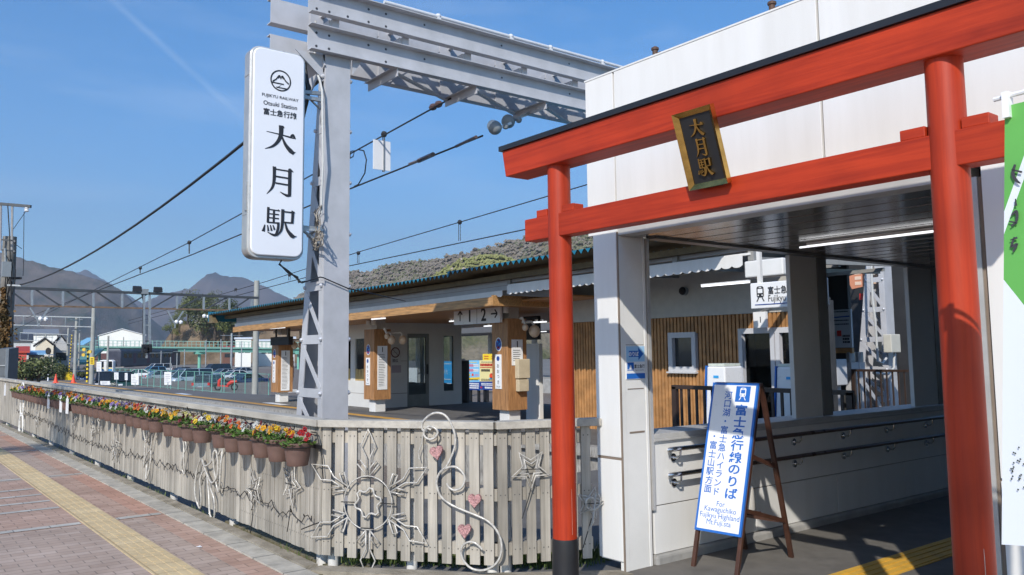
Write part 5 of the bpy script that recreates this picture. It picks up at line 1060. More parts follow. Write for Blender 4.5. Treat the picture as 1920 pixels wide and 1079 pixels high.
mb = MB(); mb.tube([p+V((.007, .14*cos(a), .14*sin(a))) for a in [i*pi/12 for i in range(24)]], .016, 5, True).bar(p+V((.007, -.1, .1)), p+V((.007, .1, -.1)), .028, .006); mb.build('ring', M('ring_red', (.12, .03, .03), .5), t); mb = MB(); mb.bar(p+V((.006, -.09, -.01)), p+V((.006, .08, -.01)), .03, .004); put(mb, '禁煙', p+V((.006, 0, -.24)), fx, ey, .1, .01); mb.build('lettering', ink, t)
p = V((XW+.004, 12.62, 1.13)); tag(MB().box(p-V((0, .16, .11)), p+V((.004, .16, .11))).build('paper_notice', M('notice_mauve', (.42, .36, .40), .6, var=.05)), 'small mauve notice on the waiting room side wall', 'notice')
# station / billboards beyond
def poster(name, label, u0, v0, u1, v1, Y, bgm, build, legs=None):
    a, b = at(u0, v0, Y=Y), at(u1, v0, Y=Y); h = at(u0, v0, Y=Y).z-at(u0, v1, Y=Y).z; w = b.x-a.x
    O = V((a.x, Y, a.z-h)); t = thing(name, label, 'billboard', O); MB().box((a.x, Y, a.z-h), (b.x, Y+.05, a.z)).build('board', bgm, t)
    mb = MB(); build(mb, lambda x, y, l=1: O+V((x*w, -.003*l, y*h)), w, h); mb.build('print', [sign_white, ink, red, yellow, blue_d, cyan, pink, orange], t)
    if legs:
        for k in (.15, .75): MB().box((a.x+k*w, Y+.051, -1.6), (a.x+(k+.1)*w, Y+.15, a.z-.1)).build('post', blackm, t)
    return t
def lines(mb, q, x0, x1, ys, hh, m, rn, l=2):
    for y in ys:
        x = x0
        while x < x1-.02: e = min(x1, x+rn.uniform(.03, .10)); mb.quad(q(x, y, l), q(e, y, l), q(e, y+hh, l), q(x, y+hh, l), m); x = e+.012
def bA(mb, q, w, h):
    rn = random.Random(1); ex, ey = V((1, 0, 0)), V((0, 0, 1))
    mb.quad(q(0, 0), q(1, 0), q(1, .28), q(0, .26), 4); mb.quad(q(0, .30), q(1, .36), q(1, .44), q(0, .40), 3); lines(mb, q, .1, .95, (.05, .12, .19), .045, 0, rn); lines(mb, q, .1, .9, (.33, ), .03, 1, rn)
    lines(mb, q, .05, .55, (.62, .66, .78, .82), .05, 6, rn); lines(mb, q, .55, .95, (.62, .66, .78, .82), .05, 0, rn); lines(mb, q, .05, .8, (.92,), .02, 3, rn)
    mb.quad(q(.2, .47, 2), q(.3, .47, 2), q(.3, .54, 2), q(.2, .54, 2), 3); mb.quad(q(.42, .47, 2), q(.56, .47, 2), q(.56, .55, 2), q(.42, .55, 2), 7); lines(mb, q, .65, .95, (.47, .51), .02, 6, rn)
poster('billboard', 'pale blue billboard with yellow stripe left of cream one', 874, 676, 899, 731, 22.0, M('poster_sky', (.22, .55, .82), .4, var=.04), bA, True)
def bB(mb, q, w, h):
    rn = random.Random(2); mb.quad(q(0, 0), q(1, 0), q(1, .30), q(0, .28), 4); lines(mb, q, .1, .95, (.20, .15), .03, 0, rn); lines(mb, q, .05, .15, (.05,), .06, 2, rn); lines(mb, q, .3, .95, (.05,), .06, 0, rn); lines(mb, q, .1, .9, (.31, .35), .02, 1, rn); lines(mb, q, .05, .95, (.80, .84), .05, 2, rn); lines(mb, q, .05, .95, (.74,), .03, 2, rn); lines(mb, q, .1, .6, (.62, .66), .04, 1, rn); lines(mb, q, .1, .9, (.93,), .02, 1, rn)
    for cx_, cy_, r, m in ((.70, .48, .13, 7), (.80, .55, .10, 0)): mb.add([q(cx_+r*cos(a), cy_+r*.7*sin(a), 3) for a in [i*.524 for i in range(12)]], [tuple(range(12))], m)
    mb.quad(q(.55, .37, 3), q(.9, .37, 3), q(.85, .42, 3), q(.6, .42, 3), 5)
poster('billboard', 'cream billboard with red lettering and dark blue foot', 899, 676, 932, 731, 21.95, cream, bB, True)
def bC(mb, q, w, h):
    rn = random.Random(3); lines(mb, q, .1, .4, (.2, .45, .7), .1, 2, rn); lines(mb, q, .6, .9, (.2, .45, .7), .1, 2, rn)
poster('billboard', 'yellow billboard with red lettering behind the cream one', 905, 664, 933, 682, 26, yellow, bC, True)
def bD(mb, q, w, h):
    rn = random.Random(4); put(mb, '科学大', q(.55, .62, 2), (1, 0, 0), (0, 0, 1), h*.22, .0, .8); lines(mb, q, .1, .9, (.33, .18, .9), .03, 0, rn)
    for cx_, cy_, r in ((.35, .08, .2), (.6, .14, .13), (.45, .22, .1)): mb.add([q(cx_+r*cos(a), max(0, cy_+r*.6*sin(a)), 3) for a in [i*.524 for i in range(12)]], [tuple(range(12))], 1)
poster('billboard', 'bright blue billboard seen through the waiting room window slot', 812, 678, 850, 728, 22.5, M('poster_azure', (.05, .42, .85), .4, var=.04), bD, True)
def bE(mb, q, w, h):
    put(mb, 'HOTEL', q(.5, .3, 2), (1, 0, 0), (0, 0, 1), w*.3, .02); mb.quad(q(.1, .08, 2), q(.9, .08, 2), q(.9, .12, 2), q(.1, .12, 2), 1)
poster('billboard', 'small white hotel board seen through the waiting room door', 766, 690, 781, 720, 22.6, sign_white, bE, True)
# station concourse wall clad with cedar slats
SW = thing('station_building', 'cedar slatted station building with white upper wall behind the passage', 'building', (-10.5, 12.5, 0))
mb = MB(); x = -14.0; 
holes = [(-10.62, -10.0), (-9.05, -7.2)]
XE = -7.75
while x < XE-.05:
    if not any(a-.02 < x < b+.02 for a, b in holes): mb.box((x, 11.98, -.02), (x+.055, 12.02, 2.20))
    elif -10.62-.02 < x < -10.0+.02: mb.box((x, 11.98, -.02), (x+.055, 12.02, 1.22)); mb.box((x, 11.98, 1.90), (x+.055, 12.02, 2.20))
    else: mb.box((x, 11.98, 1.95), (x+.055, 12.02, 2.20))
    x += .083
mb.build('cedar_siding', timber, SW)
mb = MB(); mb.box((-14.02, 12.021, -.02), (-10.6, 12.1, 2.2)); mb.box((-10.6, 12.021, -.02), (-10.0, 12.1, 1.22)); mb.box((-10.6, 12.021, 1.9), (-10.0, 12.1, 2.2)); mb.box((-10.0, 12.021, -.02), (-9.06, 12.1, 2.2)); mb.box((-9.06, 12.021, 1.95), (XE, 12.1, 2.2)); mb.build('backing', M('siding_gap', (.10, .045, .02), .7), SW)
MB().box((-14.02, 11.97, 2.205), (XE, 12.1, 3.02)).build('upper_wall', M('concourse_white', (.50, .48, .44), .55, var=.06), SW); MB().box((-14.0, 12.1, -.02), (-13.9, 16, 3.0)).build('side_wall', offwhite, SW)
fr = M('window_white', (.55, .55, .57), .4, var=.03)
o = MB().box((-10.56, 12.03, 1.28), (-10.06, 12.04, 1.84)).build('window', glass_dk, SW); MB().box((-10.64, 11.94, 1.20), (-10.54, 12.06, 1.92)).box((-10.08, 11.94, 1.20), (-9.99, 12.06, 1.92)).box((-10.54, 11.94, 1.20), (-10.08, 12.06, 1.29)).box((-10.54, 11.94, 1.82), (-10.08, 12.06, 1.92)).build('frame', fr, o); MB().box((-10.66, 11.90, 1.17), (-9.97, 11.99, 1.199)).build('sill', fr, o)
o = MB().box((-9.0, 12.05, 0), (XE, 12.06, 1.9)).build('door', gl, SW); mb = MB()
for x in (-9.06, -8.42, -8.32, -7.84): mb.box((x, 11.96, 0), (x+.08, 12.07, 1.95))
mb.box((-8.98, 11.962, 1.86), (XE, 12.068, 1.95)); mb.build('frame', fr, o)
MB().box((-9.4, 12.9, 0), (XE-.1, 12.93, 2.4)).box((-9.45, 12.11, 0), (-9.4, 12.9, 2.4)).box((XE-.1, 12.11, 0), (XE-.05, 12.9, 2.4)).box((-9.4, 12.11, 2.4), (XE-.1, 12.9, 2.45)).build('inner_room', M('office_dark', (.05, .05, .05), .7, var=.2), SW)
PERSON = at(1466, 668, Y=12.45); MB().box((-8.28, 12.88, 1.2), (-8.0, 12.895, 1.75)).build('bright_patch', M('bright_patch_pale', (.45, .44, .38), .5, var=.2), SW)  # pale panel painted for the bright patch behind the head
# notices, clock box, camera on that wall
p = at(1280, 546, Y=11.9); t = thing('dome_camera', 'black dome camera on the white upper wall above the window', 'camera', p); MB().ball(p, .075, 12).build('dome', blackm, t, smooth=True); MB().cyl(p+V((0, .0, 0)), p+V((0, .07, 0)), .08, n=14).build('mount', domeg, t)
p = at(1426, 600, Y=11.7); t = thing('number_box', 'small white box sign above the glass concourse door', 'sign', p); MB().box(p-V((.12, .03, .13)), p+V((.12, .03, .13))).build('case', sign_white, t); mb = MB(); put(mb, '1', p+V((.02, -.032, 0)), (1, 0, 0), (0, 0, 1), .14, .01); mb.build('lettering', ink, t); MB().bar(p+V((0, 0, .13)), p+V((0, .25, .2)), .03, .03).build('bracket', galv, t)
a, b = at(858, 676, Y=15.3), at(875, 757, Y=15.3); t = thing('vending_cabinet', 'dark cabinet standing right of the white waiting room', 'cabinet', (a.x, 15.3, 0)); MB().box((a.x-.05, 15.3, 0), (b.x, 15.42, a.z)).build('case', M('vend_dark', (.055, .05, .05), .5, var=.1), t, bevel=.02); MB().box((a.x+.02, 15.29, .1), (b.x-.05, 15.2995, a.z-.1)).build('door', M('vend_door', (.075, .07, .07), .4, var=.1), t)
tag(MB().box((-15.35, 12.3, 0), (-14.85, 12.4, 1.78)).build('white_partition', white_panel), 'plain white upright partition panel left of cedar siding', 'panel')
a = at(992, 605, Y=13.5); tag(MB().box((a.x-.5, 13.5, 1.9), (a.x+.35, 13.6, 2.5)).build('dark_screen', blackm, bevel=.01), 'large dark screen under the roof right of nearest cedar column', 'screen')
# hanging direction sign over the gates
a, b = at(1406, 532, Y=9.0), at(1406, 580, Y=9.0); t = thing('overhead_sign', 'hanging white railway direction sign with train pictogram above the gates', 'sign', a); w = 1.05; h = a.z-b.z; MB().box((a.x, 9.0, b.z), (a.x+w, 9.10, a.z)).build('case', sign_white, t, bevel=.012)
ex, ey = V((1, 0, 0)), V((0, 0, 1)); mb = MB(); put(mb, '富士急行線のりば', (a.x+.27, 8.995, b.z+h*.55), ex, ey, .105, .012, .9, 'L'); put(mb, 'Fujikyu Railway', (a.x+.27, 8.995, b.z+h*.25), ex, ey, .115, .004, .8, 'L'); mb.build('lettering', ink, t); mb = MB(); mb.box((a.x+.07, 8.993, b.z+.045), (a.x+w-.05, 8.998, b.z+.055)); mb.build('underline', blue_d, t)
mb = MB(); train_mark(mb, (a.x+.155, 8.994, b.z+h*.58), ex, ey, .24, 0, 1, .001, V((0, -1, 0))); mb.build('pictogram', [sign_white, ink], t); MB().bar((a.x+.12, 9.05, a.z), (a.x+.12, 9.05, a.z+.5), .05, .05).bar((a.x+.95, 9.05, a.z), (a.x+.95, 9.05, a.z+.5), .05, .05).build('hanger', white_trim, t)
a, b = at(1316, 537, Y=9.4), at(1405, 529, Y=9.4); t = thing('tube_light', 'tube light left of the hanging railway direction sign', 'light', a); MB().bar(a, b, .03, .025).build('tube', tube_lit, t); MB().bar(a+V((0, 0, .02)), b+V((0, 0, .02)), .05, .015).build('fitting', white_trim, t)
# ticket gates
def gate(u0, label, w):
    a = at(u0, 685, Y=9.5); t = thing('ticket_gate', label, 'ticket gate', (a.x, 9.5, 0), 'white ticket gate machines')
    MB().hexa([(a.x-.04, 9.5, 0), (a.x+w, 9.5, 0), (a.x+w, 9.9, 0), (a.x-.04, 9.9, 0), (a.x+.05, 9.5, 1.36), (a.x+w, 9.5, 1.36), (a.x+w, 9.9, 1.36), (a.x+.05, 9.9, 1.36)]).build('body', sign_white, t, bevel=.02)
    MB().hexa([(a.x-.06, 9.49, .3), (a.x-.041, 9.49, .3), (a.x-.041, 9.91, .3), (a.x-.06, 9.91, .3), (a.x+.03, 9.49, 1.37), (a.x+.049, 9.49, 1.37), (a.x+.049, 9.91, 1.37), (a.x+.03, 9.91, 1.37)]).build('side_panel', blue, t); MB().box((a.x+.06, 9.52, 1.365), (a.x+w-.02, 9.88, 1.40)).build('top_tray', M('tray_cream', (.62, .66, .58), .4), t); MB().box((a.x+w*.45, 9.494, 1.20), (a.x+w*.7, 9.4985, 1.235)).build('slot', cyan, t)
gate(1320, 'white and blue ticket gate machine in front of cedar siding', .36); gate(1450, 'white ticket gate machine beside the passage column and glass door', .42)
# dark railing
rb = M('railing_brown', (.045, .028, .022), .4, var=.1)
def railing(label, x0, x1, y, z):
    t = thing('railing', label, 'railing', ((x0+x1)/2, y, 0)); mb = MB(); mb.bar((x0, y, z), (x1, y, z), .06, .05); mb.bar((x0, y, .12), (x1, y, .12), .04, .04); mb.build('rail', rb, t); mb = MB(); x = x0
    while x < x1: mb.box((x, y-.012, .0), (x+.03, y+.012, z)); x += .125
    mb.build('baluster', rb, t); MB().box((x0, y-.03, 0), (x0+.07, y+.03, z)).box((x1-.07, y-.03, 0), (x1, y+.03, z)).build('post', rb, t)
railing('dark brown railing in front of the cedar siding and ticket gates', -7.42, -4.9, 8.4, 1.12)
railing('dark brown railing beyond the far passage column', -9.8, -6.0, 16.8, 1.12)
# dark panel painted for the shaded hall behind the passage
H = thing('concourse_shade_panel', 'dark panel painted as hall shade behind the pale information board', 'wall', (-10, 17, 0)); wd = M('hall_shade', (.05, .05, .05), .6, var=.1)
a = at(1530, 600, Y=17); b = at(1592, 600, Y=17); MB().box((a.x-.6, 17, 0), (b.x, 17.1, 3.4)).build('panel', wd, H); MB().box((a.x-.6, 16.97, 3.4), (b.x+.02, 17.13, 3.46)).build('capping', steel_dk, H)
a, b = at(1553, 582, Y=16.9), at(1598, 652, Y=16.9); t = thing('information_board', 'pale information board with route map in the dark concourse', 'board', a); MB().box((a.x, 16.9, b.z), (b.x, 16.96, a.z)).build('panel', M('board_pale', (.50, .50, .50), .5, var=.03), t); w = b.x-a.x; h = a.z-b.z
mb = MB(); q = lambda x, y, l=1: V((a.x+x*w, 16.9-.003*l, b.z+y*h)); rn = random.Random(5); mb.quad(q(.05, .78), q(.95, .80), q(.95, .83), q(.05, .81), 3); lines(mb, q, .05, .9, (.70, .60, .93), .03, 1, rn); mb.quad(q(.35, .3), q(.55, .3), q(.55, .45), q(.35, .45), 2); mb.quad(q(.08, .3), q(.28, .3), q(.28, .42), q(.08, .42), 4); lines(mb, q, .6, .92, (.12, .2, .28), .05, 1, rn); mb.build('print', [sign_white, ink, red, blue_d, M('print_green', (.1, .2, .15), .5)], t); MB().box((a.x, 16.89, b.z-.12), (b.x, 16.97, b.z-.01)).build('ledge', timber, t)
DB = thing('dark_backdrop', 'dark backdrop building with shade in its colour beyond far portal leg', 'shed', (-15, 26, -1)); dk = M('backdrop_shade', (.022, .022, .024), .8, var=.3, sc=1.5)  # added backdrop, near-black colour puts the deep shade into it
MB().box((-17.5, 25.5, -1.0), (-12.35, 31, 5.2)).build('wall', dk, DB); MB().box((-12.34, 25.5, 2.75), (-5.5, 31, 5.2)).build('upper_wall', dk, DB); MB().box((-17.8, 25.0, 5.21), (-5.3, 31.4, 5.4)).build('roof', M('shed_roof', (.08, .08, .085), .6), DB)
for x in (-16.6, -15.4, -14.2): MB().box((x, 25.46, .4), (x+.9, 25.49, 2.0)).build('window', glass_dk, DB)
def panel3(name, label, cat, u0, v0, u1, v1, X, m, d=.3, extra=None):
    a, b = at(u0, v0, X=X), at(u1, v1, X=X); t = thing(name, label, cat, b); MB().box((X-d, a.y, b.z), (X, b.y, a.z)).build('cabinet', m, t, bevel=.015)
    if extra: extra(t, a, b)
    return t
cabm = M('cabinet_grey', (.52, .53, .55), .45, var=.05)
panel3('equipment_cabinet', 'white equipment cabinet on stand left of far portal leg', 'cabinet', 1568, 674, 1590, 722, -9.6, cabm, .3, lambda t, a, b: MB().box((-9.8, a.y+.1, 0), (-9.7, a.y+.2, b.z)).box((-9.8, b.y-.2, 0), (-9.7, b.y-.1, b.z)).build('leg', steel, t))
a, b = at(1592, 680, X=-9.9), at(1622, 770, X=-9.9); t = thing('steel_stand', 'grey steel equipment stand with braced legs before far portal leg', 'stand', (a.x, a.y, 0)); mb = MB(); mb.box((-10.0, a.y, 0), (-9.85, a.y+.22, a.z)); mb.box((-10.0, b.y-.22, 0), (-9.85, b.y, a.z)); mb.box((-9.99, a.y+.22, .72), (-9.86, b.y-.22, .9)); mb.box((-9.99, a.y+.22, a.z-.2), (-9.86, b.y-.22, a.z)); mb.build('frame', steel, t); mb = MB(); mb.bar((-9.9, b.y, .8), (-9.9, b.y+.9, 0), .1, .1); mb.build('brace', steel, t); mb = MB(); mb.cyl((-9.92, a.y+.1, a.z), (-9.92, a.y+.1, a.z+.22), .09, n=10).cyl((-9.92, b.y-.1, a.z), (-9.92, b.y-.1, a.z+.22), .09, n=10); mb.build('cap', galv, t)
a, b = at(1596, 515, Y=21), at(1620, 541, Y=21); t = thing('lattice_shade', 'orange and cream lattice patterned sign panel near far portal leg', 'sign', a); mb = MB(); mb.prism([(0, 0), (b.x-a.x, .05), (b.x-a.x, a.z-b.z), (.12, a.z-b.z), (-.15, (a.z-b.z)*.85)], (a.x, 21, b.z), (1, 0, 0), (0, 0, 1), (0, .06, 0)); mb.build('panel', M('shade_orange', (.62, .25, .14), .5, var=.05), t); mb = MB()
for i in range(3):
    for k in range(3): x = a.x+.1+.26*i; z = b.z+.1+.14*k; mb.box((x, 20.99, z), (x+.18, 20.997, z+.09))
mb.build('print', M('shade_cream', (.75, .55, .42), .5, var=.03), t); MB().bar((a.x+.3, 21.05, a.z), (a.x+.3, 21.05, 3.6), .05, .05).build('hanger', galv, t)
a = at(1611, 551, Y=22); b = at(1621, 562, Y=22); tag(MB().box((a.x, 22, b.z), (b.x, 22.05, a.z)).build('red_notice', red), 'small red notice left of the far portal leg', 'notice')
a, b = at(1690, 638, Y=30), at(1735, 680, Y=30); t = thing('festival_banner', 'pink and purple cloth banner beyond the far portal leg', 'banner', a); mb = MB(); mb.prism([(0, -.15), (.35, -.55), (1.0, -1.0), (2.0, -1.05), (2.2, 0), (0, .1)], (a.x, 30, a.z), (1, 0, 0), (0, 0, 1), (0, .03, 0)); mb.build('cloth', M('festival_pink', (.65, .15, .40), .6, var=.25, sc=1.5), t); mb = MB(); mb.box((a.x, 29.98, a.z-.25), (a.x+2.2, 29.99, a.z-.18)); mb.box((a.x+.9, 29.98, a.z-.8), (a.x+1.5, 29.99, a.z-.4)); mb.build('print', red, t); MB().box((a.x-.1, 30.04, -1), (a.x, 30.12, a.z+.4)).build('post', galv, t)

# ================= STAFF MEMBER BEHIND THE GLASS DOOR =================
def person(label, loc, rz):
    J = [((0, 0, .93), .135), ((0, .01, 1.10), .13), ((0, .01, 1.28), .15), ((0, .015, 1.40), .085), ((0, .0, 1.47), .052), ((0, -.015, 1.55), .078), ((0, -.015, 1.62), .075), ((0, -.01, 1.67), .045)]
    E_ = [(i, i+1) for i in range(7)]; hands = []
    def chain(root, pts):
        k = root
        for p, r in pts: J.append((p, r)); E_.append((k, len(J)-1)); k = len(J)-1
        return k
    for s in (-1, 1):
        w = chain(2, [((s*.17, .01, 1.36), .06), ((s*.21, .03, 1.12), .046), ((s*.20, -.05, .90), .034), ((s*.20, -.08, .84), .03)]); hands.append(w)
        x, y, z = J[w][0]
        for k, (dx, l) in enumerate(((-.028, .07), (-.01, .085), (.01, .08), (.027, .065))): chain(w, [((x+dx*.9, y-.03, z-.05), .011), ((x+dx, y-.045, z-.05-l*.5), .009), ((x+dx, y-.04, z-.05-l), .0075)])
        chain(w, [((x-s*.035, y-.035, z-.01), .011), ((x-s*.045, y-.06, z-.045), .009)])
        a = chain(0, [((s*.09, 0, .82), .09), ((s*.10, -.01, .48), .062), ((s*.10, .02, .10), .042), ((s*.10, .0, .05), .04), ((s*.11, -.14, .035), .035)])
    me = bpy.data.meshes.new('body'); me.from_pydata([p for p, _ in J], E_, []); o = bpy.data.objects.new('body', me); COL.objects.link(o)
    sk = o.modifiers.new('skin', 'SKIN'); sb_ = o.modifiers.new('sub', 'SUBSURF'); sb_.levels = sb_.render_levels = 2
    if not me.skin_vertices: me.skin_vertices.new()
    for v, (_, r_) in zip(me.skin_vertices[0].data, J): v.radius = (r_, r_*.85)
    me.skin_vertices[0].data[0].use_root = True
    bpy.context.view_layer.update(); m2 = bpy.data.meshes.new_from_object(o.evaluated_get(bpy.context.evaluated_depsgraph_get())); bpy.data.objects.remove(o)
    sk_m = M('skin', (.50, .30, .21), .5, var=.05); un = M('uniform_navy', (.03, .035, .06), .7, var=.1); m2.materials.clear(); m2.materials.append(un); m2.materials.append(sk_m)
    for p in m2.polygons:
        c = p.center; p.use_smooth = True; p.material_index = 1 if c.z > 1.455 or (c.z < .875 and abs(c.x) > .145 and c.z > .65) else 0
    t = thing('person', label, 'person', (0, 0, 0)); b = bpy.data.objects.new('body', m2); COL.objects.link(b); b.parent = t; ROOT[b.name] = V((0, 0, 0))
    fb = MB(); fb.ball((0, -.092, 1.575), .016, 8, sq=(.8, 1, 1.3)); fb.build('nose', sk_m, t, smooth=True)
    for s in (-1, 1): MB().ball((s*.03, -.078, 1.605), .011, 8).build('eye', ink, t, smooth=True); MB().ball((s*.077, -.01, 1.59), .022, 8, sq=(.4, .8, 1.2)).build('ear', sk_m, t, smooth=True)
    MB().box((-.022, -.088, 1.533), (.022, -.080, 1.540)).build('mouth', red, t); MB().ball((0, .0, 1.615), .086, 14, sq=(.98, 1.0, .85)).build('hair', black, t, smooth=True)
    MB().lathe([(.088, 1.635), (.09, 1.665), (.118, 1.70), (.112, 1.718), (.002, 1.725)], (0, 0, 0), 20).box((-.065, -.155, 1.633), (.065, -.06, 1.643)).build('cap', un, t, smooth=40)
    t.location = loc; t.rotation_euler = (0, 0, rz); return t
person('station staff member in dark cap and uniform behind the glass door', (PERSON.x, PERSON.y, -.02), .25)
# ================= DISTANCE: mountains =================
def lerp_poly(pts, n):
    out = []; tot = sum((V(b)-V(a)).length for a, b in zip(pts, pts[1:])); 
    for i in range(n):
        d = tot*i/(n-1)
        for a, b in zip(pts, pts[1:]):
            l = (V(b)-V(a)).length
            if d <= l+1e-6: out.append(V(a).lerp(V(b), d/l if l else 0)); break
            d -= l
        else: out.append(V(pts[-1]))
    return out
def ridge(name, pts, d, m, n=150, rows=40, run=1.7, rough=.10, seed=0, zb=-2, d2=None, fine=.012):
    top = []
    for i, p in enumerate(lerp_poly([(x, y) for x, y in pts], n)):
        t = i/(n-1); top.append(atd(p.x, p.y, d if d2 is None else d*(1-t)+d2*t))
    fwd = V((-CF.x, -CF.y, 0)).normalized(); vs = []; hmax = max(p.z for p in top)
    for j in range(rows+7):
        for i, p in enumerate(top):
            h = p.z-zb
            if j <= rows:
                s = 1-j/rows; q = p+fwd*(run*hmax*.9*s); z = zb+h*(1-s)**1.15
                nv = noise.noise(V((p.x, p.y, 0))/hmax*2.6+V((seed, s*1.2, 0))); rg = (abs(noise.noise(V((p.x/hmax*2.2+seed, p.y/hmax*2.2, s*.9))))-.22)
                z += hmax*rough*(nv*.5-rg*1.7)*sin(pi*min(1, s*1.02))**.8
                z += hmax*fine*noise.noise(V((q.x, q.y, z))/hmax*22)
            else:
                k = (j-rows)/7; q = p-fwd*(run*hmax*k); z = zb+h*(1-k)
            vs.append((q.x, q.y, z))
    fs = [(j*n+i, j*n+i+1, (j+1)*n+i+1, (j+1)*n+i) for j in range(rows+6) for i in range(n-1)]
    o = MB().add(vs, fs).build(name, m)
    for p in o.data.polygons: p.use_smooth = True
    return struct(o)
def wood(name, o, pts_n, hmin, r0, r1, mats, seed, pick, nq=13):
    rn = random.Random(seed); vs = [v.co for v in o.data.vertices if v.co.z > hmin]; mb = MB()
    for i in range(pts_n):
        p = rn.choice(vs)+V((rn.uniform(-2, 2), rn.uniform(-2, 2), 0)); r = rn.uniform(r0, r1)*(1.5 if rn.random() < .06 else 1); m = pick(p, rn)
        for k in range(nq):
            d = V((rn.gauss(0, 1), rn.gauss(0, 1), rn.gauss(0, 1)+.4)).normalized(); c = p+V((d.x*r*.7, d.y*r*.7, abs(d.z)*r*.95)); e = (d*.25+V((rn.uniform(-.3, .3)+.55, rn.uniform(-.3, .3)-.65, rn.uniform(.2, .8)))).normalized(); a = e.orthogonal().normalized(); b = e.cross(a); s = r*rn.uniform(.3, .6)
            mb.add([c-a*s, c+b*s*.8+e*s*.2, c+a*s, c-b*s*.8+e*s*.15], [(0, 1, 2, 3)], m)
    return struct(mb.build(name, mats), 'stuff')
def forest(name, c1, c2, c3, sc, bs=1.0):
    m = bpy.data.materials.new(name); m.use_nodes = True; N = m.node_tree.nodes; L = m.node_tree.links; p = N['Principled BSDF']; p.inputs['Roughness'].default_value = .95; p.inputs['Specular IOR Level'].default_value = .1
    t = N.new('ShaderNodeTexCoord'); n = N.new('ShaderNodeTexNoise'); n.inputs['Scale'].default_value = .006*sc; n.inputs['Detail'].default_value = 9; n.inputs['Roughness'].default_value = .68; L.new(t.outputs['Object'], n.inputs[0])
    r = N.new('ShaderNodeValToRGB'); e = r.color_ramp.elements; e[0].position = .38; e[0].color = (*c1, 1); e[1].position = .52; e[1].color = (*c2, 1); x = e.new(.66); x.color = (*c3, 1); L.new(n.outputs['Fac'], r.inputs[0]); L.new(r.outputs[0], p.inputs['Base Color'])
    v = N.new('ShaderNodeTexVoronoi'); v.inputs['Scale'].default_value = .12*sc; L.new(t.outputs['Object'], v.inputs['Vector']); b = N.new('ShaderNodeBump'); b.inputs['Strength'].default_value = bs*.7; b.inputs['Distance'].default_value = 4/sc; b.invert = True; L.new(v.outputs['Distance'], b.inputs['Height']); L.new(b.outputs[0], p.inputs['Normal'])
    return m
f_far = forest('far_forest', (.045, .045, .045), (.11, .085, .075), (.15, .115, .095), .7, .6)
f_mid = forest('bare_forest', (.045, .055, .028), (.125, .095, .07), (.18, .14, .105), 1.6)
ridge('mountain', [(-260, 450), (-60, 462), (0, 474), (30, 482), (90, 499), (140, 511), (190, 526), (228, 545), (255, 578), (280, 612), (310, 655)], 3000, f_mid, 160, 46, 1.5, .16, 3)
ridge('mountain', [(60, 560), (120, 520), (150, 509), (161, 506), (175, 514), (200, 528), (235, 550), (275, 575), (330, 620)], 6500, f_far, 90, 24, 1.3, .1, 8)
ridge('mountain', [(200, 590), (262, 572), (300, 553), (330, 547), (356, 541), (372, 528), (388, 515), (404, 511), (418, 517), (432, 520), (455, 519), (475, 529), (500, 539), (525, 552), (560, 566), (620, 590), (720, 620)], 5200, f_far, 140, 30, 1.4, .14, 5)
f_right = forest('hillside_forest', (.09, .095, .045), (.17, .145, .10), (.22, .185, .14), 4, .8)
f_bamboo = forest('bamboo_hill', (.05, .075, .012), (.14, .17, .03), (.22, .23, .055), 6, 1.2)
HR = ridge('hillside', [(560, 560), (600, 530), (655, 513), (690, 516), (722, 503), (760, 494), (805, 492), (845, 483), (880, 475), (912, 468), (950, 458), (985, 447), (1022, 438), (1080, 428), (1160, 415), (1260, 420), (1400, 440)], 640, f_right, 300, 40, 1.6, .12, 2, -2, 520, .03)
HB = ridge('hillside', [(780, 560), (820, 520), (850, 500), (880, 488), (910, 484), (950, 488), (1000, 500), (1060, 520), (1120, 560)], 430, f_right, 160, 24, 1.4, .08, 6, -2, None, .035)
wm = [leafmat('wood_bare', (.16, .135, .11), (.215, .185, .15), .05), leafmat('wood_olive', (.115, .115, .06), (.165, .16, .09), .05), leafmat('wood_dark', (.07, .085, .045), (.11, .13, .06), .05), leafmat('wood_lime', (.18, .185, .055), (.245, .245, .085), .05), leafmat('wood_blossom', (.35, .28, .25), (.42, .35, .32), .05)]
def pk(p, rn): n_ = noise.noise(p*.012); q = rn.random(); return 2 if q < .05 else (1 if n_+rn.uniform(-.3, .3) > .26 else 0)
wood('hillside_wood', HR, 17000, 38, .8, 1.7, wm, 4, pk, 7)
wood('bamboo_wood', HB, 5500, 28, .6, 1.3, wm, 5, lambda p, rn: (2 if noise.noise(p*.03) > .42 else 3) if rn.random() > .02 else 4)
f_brown = forest('cut_slope', (.11, .08, .05), (.20, .145, .095), (.27, .22, .16), 9, .6)
ridge('hillside', [(292, 668), (310, 640), (328, 612), (345, 602), (362, 603), (385, 600), (420, 596), (470, 600), (540, 610), (640, 640)], 330, f_brown, 90, 20, 1.2, .08, 4, -1.7, None, .02)

